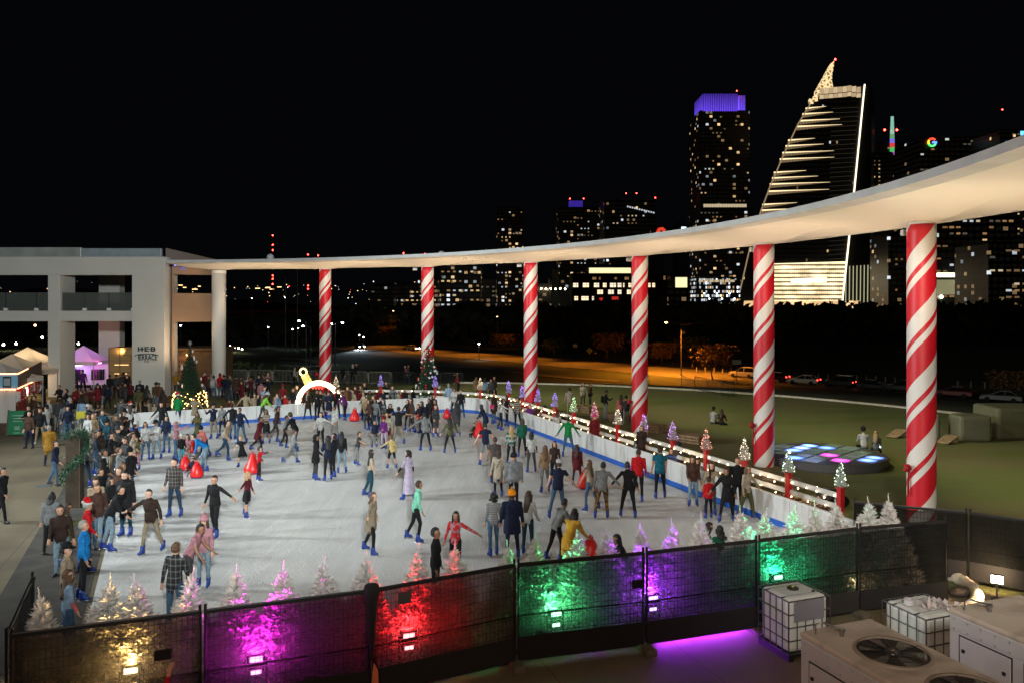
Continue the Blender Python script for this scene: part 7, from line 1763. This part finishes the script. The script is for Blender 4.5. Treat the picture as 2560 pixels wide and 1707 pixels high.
# sail shaped tower
Z = 565.0
t_ = thing('sail_tower', 'sail shaped glass tower outlined by warm lines of light with a lattice tip', 'tower', (0, Z, 0))
rel = lambda x, y, dz=0: CP(x, y, Z)-Vector((0, Z, 0))+Vector((0, dz, 0))
dk = NT(facade('sail_glass', (.03,.03,.028), 1.7, 3.3, .012, .8, seed=9)); dk.b.inputs['Roughness'].default_value = .22
L = [(1688,716),(1706,640),(1722,570),(1742,500),(1768,430),(1800,355),(1833,285),(1862,238),(1878,222)]
front = [rel(x, y) for x, y in L]+[rel(1985,196), rel(1961,440), rel(1934,716)]
MB().use(dk.m).extr(front, (19,38,0)).build('front_volume', t_)
flank = [rel(1985.5,197), rel(2003,200), rel(1999,716), rel(1934.5,716), rel(1961.5,440)]
MB().use(M('sail_flank', (.02,.022,.02), .3)).extr([p+Vector((0,.5,0)) for p in flank], (21,40,0)).build('flank_volume', t_)
ln = EM('line_warm', (1,.76,.42), 1.5); lnd = EM('line_dim', (1,.7,.38), .3); lnf = EM('line_faint', (1,.66,.34), .075); hot = EM('line_hot', (1,.86,.6), 2.6)
MB().use(hot).bar(rel(1985,195)+Vector((0,-.8,0)), rel(1961,440)+Vector((0,-.8,0)), .75).build('edge_light', t_); MB().use(hot).bar(rel(1961,440)+Vector((0,-.8,0)), rel(1934,690)+Vector((0,-.8,0)), .8).build('edge_light', t_)
c2 = lambda u, v: ((1720+u/2.8)/K, (120+v/2.8)/K)
for v, u0, u1 in ((425,822,965),(465,800,1012),(512,783,1062),(552,762,1076),(648,700,885),(688,682,948),(735,660,1018),(780,642,1022),(873,600,826),(912,588,908),(955,572,992),(1005,558,986),(1098,520,762),(1138,508,822),(1188,490,720)):
    x0, y0 = c2(u0, v); x1, y1 = c2(u1, v-14)
    MB().use(ln).extr([rel(x0, y0-1.6, -.5), rel(x0+(x1-x0)*.45, y0+(y1-y0)*.45-1.0, -.5), rel(x1, y1-.1, -.5), rel(x1, y1+.3, -.5), rel(x0+(x1-x0)*.45, y0+(y1-y0)*.45+.8, -.5), rel(x0, y0+1.9, -.5)], (0,.3,0)).build('light_band', t_); MB().use(lnf).extr([rel(x0-2.5, y0+9, -.1), rel(x0+(x1-x0)*.7, y0+(y1-y0)*.7+4, -.1), rel(x1, y1, -.1), rel(x0, y0, -.1)], (0,.08,0)).build('lit_floor', t_)
    b = MB().use(lnd); n = int((u1-u0)/14)
    for k in range(n): f = (k+.5)/n*(.72); xx = x0+(x1-x0)*f; yy = y0+(y1-y0)*f; b.bar(rel(xx, yy, -.3), rel(xx-1.2, yy+9*(1-f), -.3), .35)
    b.build('mullions', t_)
b = MB().use(lnd); n = len(L)-1
for i in range(n): b.bar(rel(*L[i], -.4), rel(*L[i+1], -.4), .8)
b.build('sail_edge', t_)
b = MB().use(EM('line_trace', (1,.8,.55), .035))
for k in range(40): yy = 250+k*10.5; b.bar(rel(1900+(697-yy)*.02, yy, -.2), rel(1978-(yy-200)*.1, yy-3, -.2), .25)
b.build('floor_lines', t_)
tip = newmat('lattice_glow'); tc = tip.n('TexCoord'); nz = tip.n('TexNoise', i_Scale=.5, i_Detail=4.0); tip.l(tc.outputs['Object'], nz.inputs[0]); wv = tip.n('TexVoronoi', i_Scale=.35, feature='DISTANCE_TO_EDGE'); tip.l(tc.outputs['Object'], wv.inputs[0])
tip.b.inputs['Base Color'].default_value = (.3,.25,.15,1); tip.b.inputs['Emission Color'].default_value = (1,.72,.36,1); tip.l(tip.math('ADD', .28, tip.math('MULTIPLY', tip.math('LESS_THAN', wv.outputs['Distance'], .16), .9)), tip.b.inputs['Emission Strength'])
tp_ = [(1879,219),(1880,205),(1893,182),(1904,162),(1913,146),(1918.5,138),(1918,150),(1914.5,168),(1913.5,185),(1916.5,199)]
MB().use(tip.m).extr([rel(x, y, 2) for x, y in tp_], (0,6,0)).build('lattice_tip', t_); MB().use(beacon).ball(rel(1918.5,137), .7, 8, 6).build('beacon', t_)
pent = [EM('pent_warm', (1,.72,.40), .50), EM('pent_pale', (1,.76,.45), .64)]
for i in range(9):
    x0, x1 = 1882+i*10.6, 1891.8+i*10.6
    for j, (ya, yb) in enumerate(((0,13),(15,24))):
        o_ = -8*i/9 if x1 < 1955 else -8*.78+(x1-1955)*.14
        MB().use(pent[(i+j) % 2]).extr([rel(x0+.7, 204+ya+o_, -.4), rel(x1, 204+ya+o_-.8, -.4), rel(x1, 204+yb+o_-.6, -.4), rel(x0, 204+yb+o_, -.4)], (0,.6,0)).build('penthouse_window', t_)
for x, y in ((1872,228),(1862,234),(1876,216)): MB().use(tip.m).box(rel(x, y, -.5), (3.0,2,3.5)).build('lantern', t_)
# glowing podium
pod = newmat('podium_glow'); tc = pod.n('TexCoord'); sp = pod.n('SeparateXYZ'); pod.l(tc.outputs['Object'], sp.inputs[0])
fz = pod.math('FRACT', pod.math('DIVIDE', sp.outputs[2], 3.1)); fx_ = pod.math('FRACT', pod.math('DIVIDE', sp.outputs[0], 1.5))
nz = pod.n('TexNoise', i_Scale=.11, i_Detail=4.0); pod.l(tc.outputs['Object'], nz.inputs[0])
band = pod.math('MULTIPLY', pod.math('GREATER_THAN', fz, .42), pod.math('ADD', .35, pod.math('MULTIPLY', pod.math('GREATER_THAN', fx_, .2), .65)))
pod.l(pod.math('MULTIPLY', pod.math('ADD', band, .12), pod.math('MULTIPLY', pod.math('POWER', nz.outputs['Fac'], 1.6), 5.0)), pod.b.inputs['Emission Strength']); pod.b.inputs['Emission Color'].default_value = (1,.76,.42,1); pod.b.inputs['Base Color'].default_value = (.08,.07,.05,1)
MB().use(pod.m).extr([rel(1768,606,-.6), rel(1942,601,-.6), rel(1936,700,-.6), rel(1768,700,-.6)], (0,.5,0)).build('podium_screen', t_)
for y in (604,615): MB().use(EM('podium_line', (1,.8,.5), 1.8)).bar(rel(1768,y+3,-1.2), rel(1941-(y-604)*.1,y-1,-1.2), .5).build('podium_line', t_)
MB().use(EM('podium_bright', (1,.88,.66), 1.5)).extr([rel(1815,640,-1.4), rel(1898,637,-1.4), rel(1897,649,-1.4), rel(1815,652,-1.4)], (0,.4,0)).build('lit_band', t_)
for i in range(7): x = 1943+i*8.4; MB().use(EM('fin_light', (.9,.85,.5), .55)).bar(rel(x, 612-i*.5, -.2), rel(x-1, 700, -.2), .45).build('fin_light', t_)
for i, (x0, x1) in enumerate(((1696,1728),(1729,1762),(1776,1812),(1813,1858),(1859,1930),(1942,1958),(1959,1974))): MB().use(EM('lobby_%d' % (i % 2), (1,.62,.30), .9+.5*(i % 2))).extr([rel(x0,692,-1.8), rel(x1,691,-1.8), rel(x1,709,-1.8), rel(x0,709,-1.8)], (0,.5,0)).build('lobby_window', t_)
# neighbours right of the sail
t, w, h, d = tower(2003, 2052, 352, 640, 'apartment block with balcony lines just past the sail tower', fD); sprinkle(t, w*.45, h, 40, 6, 3, 3.3)
b = MB().use(M('slab_grey', (.08,.08,.08), .7))
for k in range(40): b.box((w*.72, -.6, h-3-3.4*k), (w*.55, 1.2, .35))
b.build('balcony_slabs', t)
t, w, h, d = tower(2014, 2090, 330, 820, 'dark stepped tower with a slender spire of coloured light', fD)
sx = (2048-2014)*820/F; cols = [(.45,.9,.75),(.4,.95,.7),(.5,1,.75),(.55,1,.8),(.3,.8,.35),(.25,.25,1),(1,.08,.08),(.1,.9,.2),(.8,.15,.9),(1,.9,.7)]
for k in range(10):
    z1 = CP(0, 269+10.2*k, 820).z+6; hh = 4.1; MB().use(EM('spire_%d' % k, cols[k], [.6,.55,.5,.55,.45,.7,.7,.6,.5,.8][k])).lathe([(1.6+.18*min(k,5),-hh),(1.5+.18*min(k,5),0)], (sx,-1.2,z1), 8).build('spire_segment', t)
MB().use(M('steel', (.5,.5,.52), .3, 1)).tube([(sx,-1.2,h+40),(sx,-1.2,h+52)], .3, 6).build('spire_mast', t)
for x in (2032,2060): red(t, (x-2014)*820/F, CP(0,299,820).z+6, 0, 1.1)
t, w, h, d = tower(2072, 2112, 352, 700, 'dim brick coloured tower between spire and lettered office tower', fD)
t, w, h, d = tower(2112, 2296, 318, 610, 'stepped dark office tower with a round coloured letter sign near its top', fG)
sprinkle(t, w, h, 85, 8, 4.2, 4.0, 3.2, 1.3)
gx_, gz = (2139.5-2112)*610/F, CP(0, 328, 610).z+6; g = MB()
for a0, a1, c, nm in ((40,150,(1,.06,.03),'r'),(150,205,(1,.6,.02),'y'),(205,320,(.08,.8,.16),'g'),(320,360,(.1,.3,1),'b')):
    b = MB().use(EM('letter_'+nm, c, 2.2)); b.tube([(gx_+2.9*math.cos(R(a)), -1, gz+2.9*math.sin(R(a))) for a in np.linspace(a0, a1, 9)], .75, 8); b.build('letter_arc', t)
MB().use(EM('letter_b', (.1,.3,1), 2.2)).box((gx_+1.9,-1,gz), (3.2,1.2,1.3)).build('letter_bar', t)
MB().use(M('floor_line', (.05,.052,.05), .4)).bar((w*.05,-.5,h-1), (w,-.5,h+3), .5).build('roof_line', t)
for x0, x1, y in ((1.0,8,14),(10,19,9)): pass
t, w, h, d = tower(2296, 2420, 300, 560, 'tower at the picture edge with a thin mast', fB); sprinkle(t, w*.5, h, 46, 10, 3.4, 3.6); MB().use(M('steel', (.5,.5,.52), .3, 1)).tube([(2,0,h),(2,0,h+15)], .25, 6).build('mast', t); red(t, 2, h+15, 0, .5); lit_window(t, 7, h-9, 5, 2.2, EM('win_blue', (.1,.45,1), 2.5)); lit_window(t, 17, h-2, 4, 3, EM('win_blue', (.1,.45,1), 2.5))
t, w, h, d = tower(2040, 2140, 540, 500, 'dim mid rise block beside the near striped column', fC); sprinkle(t, w, h, 14, 14)
t, w, h, d = tower(2148, 2330, 500, 470, 'mid rise glass block under the lettered office tower', fG); sprinkle(t, w, h, 70, 12, 4, 3.8, 3.0, 1.4)
b = MB().use(EM('deck_bright', (1,.93,.62), 4.5)); b.box((w*.2,-.3,CP(0,632,470).z+6), (w*.42,.4,2.4)); b.build('lit_deck', t)
for x, y in ((2200,648),(2240,661),(2205,672),(2160,682),(2260,640)): MB().use(EM('deck_lamp', (1,.95,.6), 20)).ball(((x-2148)*470/F,-1,CP(0,y,470).z+6), 1.0, 8, 6).build('deck_lamp', t)
MB().use(EM('deck_dim', (.9,.85,.45), .25)).box((w*.3,-.25,CP(0,660,470).z+6), (w*.62,.3,9)).build('deck_glow', t)
t, w, h, d = tower(2270, 2420, 560, 420, 'nearer dark block at the picture edge with warm windows', fC); sprinkle(t, w, h, 34, 13, 4, 3.6, 3.2, 1.3)
# brick building with big lit windows
brk = M('brick_red', (.07,.016,.012), .8, noise=.3, ns=.4)
Zb = 430; a = CP(1315, 632, Zb); z0 = -6; w = (1580-1315)*Zb/F; h = a.z-z0
t = thing('brick_building', 'long red brick building with rows of bright square windows', 'building', (a.x, Zb, z0)); MB().use(brk).box((w/2,12,h/2), (w,24,h)).build('wall', t); MB().use(M('roof_dark', (.02,.02,.022), .8)).box((w/2,12,h+.5), (w+1,25,1.0)).build('roof', t)
c1 = lambda u, v: ((1180+u/3.64688)/K, (400+v/3.64688)/K)
for u, v, ww, hh in ((945,1142,46,38),(1038,1142,54,38),(1135,1142,46,38),(1210,1142,32,38),(1285,1142,54,38),(1345,1142,34,38),(1384,1142,12,38),(1440,1142,26,38),(1618,1142,20,38),(1656,1142,24,38),(1168,1204,50,38),(1267,1204,50,38),(1345,1204,34,38),(1430,1204,34,38),(950,1262,32,36),(1030,1262,64,36),(1103,1262,16,36),(1115,1080,34,22),(1165,1080,14,22),(1310,1080,20,18),(1410,1080,38,24),(1755,1075,16,34),(1840,1165,14,80),(1806,1215,14,44),(1802,1270,12,32),(1840,1270,18,32)):
    x, y = c1(u, v); p = CP(x, y, Zb); s = Zb/F/3.64688/K; win = MB().use((EM('win_big', (1,.78,.48), 1.5), EM('win_big_pale', (1,.86,.62), 1.2))[(u*7) % 2] if v > 1100 else WW[3]).box((p.x-a.x,-.06,p.z-z0), (ww*s,.14,hh*s)).build('window', t)
    b = MB().use(M('frame_dark', (.03,.03,.035), .5)); b.box((p.x-a.x,-.15,p.z-z0+hh*s*.15), (ww*s,.05,.18)); b.box((p.x-a.x+ww*s*.12,-.15,p.z-z0), (.18,.05,hh*s)); b.build('frame', win)
for u, v, ww, hh in ((1185,1270,48,26),(1305,1262,60,30)):
    x, y = c1(u, v); p = CP(x, y, Zb); s = Zb/F/3.64688/K; MB().use(EM('win_red', (1,.05,.03), .5)).box((p.x-a.x,-.06,p.z-z0), (ww*s,.14,hh*s)).build('window', t)
x, y = c1(1350, 1022); p = CP(x, y, Zb+10); tt, w_, h_, d_ = tower(1352, 1450, 612, Zb+26, 'glazed rooftop hall glowing pale yellow over the brick building', M('roof_dark', (.02,.02,.022), .8)); MB().use(EM('hall_glow', (1,.9,.5), 1.1)).box((w_/2,-.1,h_-2.6), (w_*.98,.2,3.4)).build('glazing', tt)
tt, w_, h_, d_ = tower(1540, 1585, 632, 420, 'small building with a bright glazed stair beside the brick one', fC); MB().use(EM('hall_glow', (1,.9,.5), 1.1)).box((w_*.55,-.1,h_-4), (w_*.6,.2,5.5)).build('glazing', tt)
tt, w_, h_, d_ = tower(1556, 1582, 518, 600, 'small block with a cold white glowing sign and twin masts', M('roof_dark', (.02,.02,.022), .8)); MB().use(EM('sign_cyan', (.6,.9,1), 2.0)).box((w_*.55,-.2,h_-3), (w_*.42,.3,3.6)).build('sign', tt)
for x in (.05,.95): MB().use(M('steel', (.5,.5,.52), .3, 1)).tube([(w_*x,0,h_),(w_*x,0,h_+7)], .2, 6).build('mast', tt)
tt, w_, h_, d_ = tower(1505, 1528, 522, 560, 'block with a curved red glowing roof sign', M('roof_dark', (.02,.02,.022), .8)); MB().use(EM('sign_red_big', (1,.07,.03), .8)).tube([(1,-.3,h_-5),(3,-.3,h_-1.5),(w_*.7,-.3,h_-1.2),(w_*.95,-.3,h_-3)], 1.2, 8).build('sign', tt)
# low rise to the left
for i, (x0, x1, yt, Z, m, lab, n) in enumerate(((850,905,655,620,fD,'low dim block at the end of the city row',8),(905,965,652,640,fC,'low lit block beside the dim end block',14),(960,1005,642,600,fC,'warm lit block behind the second striped column',14),(1010,1104,612,560,fA,'mid rise block with scattered windows past the second column',30),(1100,1140,640,600,fC,'low block with a row of shop lights under the slim tower',10),(1202,1265,656,520,fC,'low block lit by a string of lamps behind the third column',12),(1262,1318,640,560,fD,'dim block with a pale concrete shaft',6))):
    t, w, h, d = tower(x0, x1, yt, Z, lab, m, name='city_block'); sprinkle(t, w, h, n, 40+i, 4, 3.4, 2.4, 1.3)
MB().use(M('shaft_pale', (.2,.2,.15), .8)).box((4,-2,18), (5,3,38)).build('shaft', t)
for i in range(9): 
    if i == 0: tl = thing('lamp_row', 'row of round warm lamps along the low block behind the third column', 'lamps', (0, 515, 0))
    p = CP(1210+i*11, 664-(i % 2), 515); MB().use(EM('deck_lamp', (1,.95,.6), 20)).ball((p.x, 0, p.z), .55, 8, 6).build('lamp', tl)
# far lights on the hills and radio masts
b = MB(); rr = random.Random(12); far = [EM('far_warm', (1,.62,.28), 2.5), EM('far_white', (.85,.92,1), 2.5), EM('far_red', (1,.05,.03), 6)]
for i in range(130):
    x = rr.uniform(-30, 1130); y = 668+rr.gauss(0,9)-(6 if rr.random() < .3 else 0)
    if rr.random() < .25: y = rr.uniform(668, 700)
    b.use(far[0 if rr.random() < .6 else (1 if rr.random() < .85 else 2)]); b.ball(CP(x, y, 1280), rr.choice([.4,.5,.6,.9,1.2])*.7, 5, 4)
for i in range(14): b.use(far[0]); b.box(CP(380+rr.uniform(0,80)*1.0+(200 if i > 8 else 0), 662+rr.gauss(0,3), 1270), (rr.uniform(3,9),1,1.3))
o = b.build('city_lights'); o['kind'] = 'stuff'
for i, (x, yt, rows) in enumerate(((627,540,(541,563,575,633,641,653)),(708,584,(585,656,664)),(731,585,(587,)),(927,581,(582,600)),(976,583,(584,598)))):
    p = CP(x, yt, 1200); p.z; t_ = thing('radio_mast', 'thin radio mast with red lights '+['tallest of the set left of the first column', 'beside the tallest mast', 'third from the plain column', 'above the canopy before the second column', 'above the canopy at the second column'][i].replace('left of', 'before'), 'mast', (p.x, 1200, 0))
    MB().use(M('mast_steel', (.05,.02,.02), .7)).tube([(0,0,0),(0,0,p.z)], [.9,.3], 6).build('lattice', t_)
    for y in rows: MB().use(beacon).ball((0,-1,CP(x, y, 1200).z), 1.1, 8, 6).build('beacon', t_)
for i, (x, yt) in enumerate(((656,640),(683,618))):
    p, h = base_of(x, yt, 815); t_ = thing('flag_mast', ['dim tall mast carrying a high white lamp', 'taller dim mast before the first striped column'][i], 'mast', p); MB().use(lampsteel).tube([(0,0,0),(0,0,h)], [.16,.08], 8).build('pole', t_)
# ------------------------------------------------------------------ camera, night sky, lights
cam = bpy.data.cameras.new('camera'); co = bpy.data.objects.new('camera', cam); COL.objects.link(co)
co.location = (0, 0, HC); co.rotation_euler = (R(90), 0, 0); cam.sensor_width = 36; cam.lens = 36*F/2352; cam.shift_y = -(784-HY)/2352; cam.clip_end = 6000; cam.clip_start = .3
SC.camera = co
w = bpy.data.worlds.new('World'); SC.world = w; w.use_nodes = True
bg = w.node_tree.nodes['Background']; bg.inputs[0].default_value = (.55, .62, .8, 1); bg.inputs[1].default_value = .0022
COOL, WARM = (.90, .97, .97), (1, .72, .45)
def flood(loc, aim, P_, col, ang=80, rad=.6, blend=.7): return spot('event_flood', loc, aim, P_, col, ang, blend, rad)
flood((-35, 24, 12), (-2, 36, 0), 31000, COOL, 74, 1.8)
flood((-33, 16, 12), (-6, 24, 0), 20000, COOL, 50, 1.8)
flood((3, -8, 13), (-18, 54, 6.6), 84000, (.90,.97,.95), 45.5, .9)
flood((1, -7, 13), (16, 40, 3), 22000, (1,.95,.84), 44, 1.0)
flood((-4, -6, 12), (6, 13, 0), 4600, (1,.64,.42), 90, .8)  # added warm fill that brightens the foreground paving and cabinets
for k in (-.8, .22, 1.2, 2.2, 3.2, 4.2):
    spot('lawn_flood', ring(A0+DA*k, 41.7, 9.1), ring(A0+DA*k-2, 54, 0), 2900, (1,.95,.55), 110, .9, .3)
for k in range(-2, 6):
    for h_ in (.5,):
        q = ring(A0+DA*(k+h_), 38.2, 4.6)
        aim = ring(A0+DA*(k+h_)+.5, 39.6, 9.5)
        spot('canopy_uplight', q, aim, 1120, WARM, 150, .9, .3)
spot('wing_uplight', ring(A0+DA*6+1, 37.5, 3.0), ring(A0+DA*6.6, 40, 7.5), 420, WARM, 140, .9, .3)
spot('terrace_inner', (bx(250)*1.05, ZB+5, 3.0), (bx(258)*1.12, ZB+9.5, 4), 500, (1,.62,.25), 140, .9, .3)
spot('terrace_under', (bx(60), ZB+3, 3.6), (bx(60), ZB+5, 6.5), 160, (1,.6,.3), 150, .9, .3)
vs_ = SC.view_settings; vs_.view_transform = 'Standard'; vs_.look = 'None'; vs_.exposure = 0; vs_.gamma = 1
SC.cycles.use_denoising = True
SC.cycles.max_bounces = 6; SC.cycles.diffuse_bounces = 3; SC.cycles.transparent_max_bounces = 12; SC.cycles.sample_clamp_indirect = 4
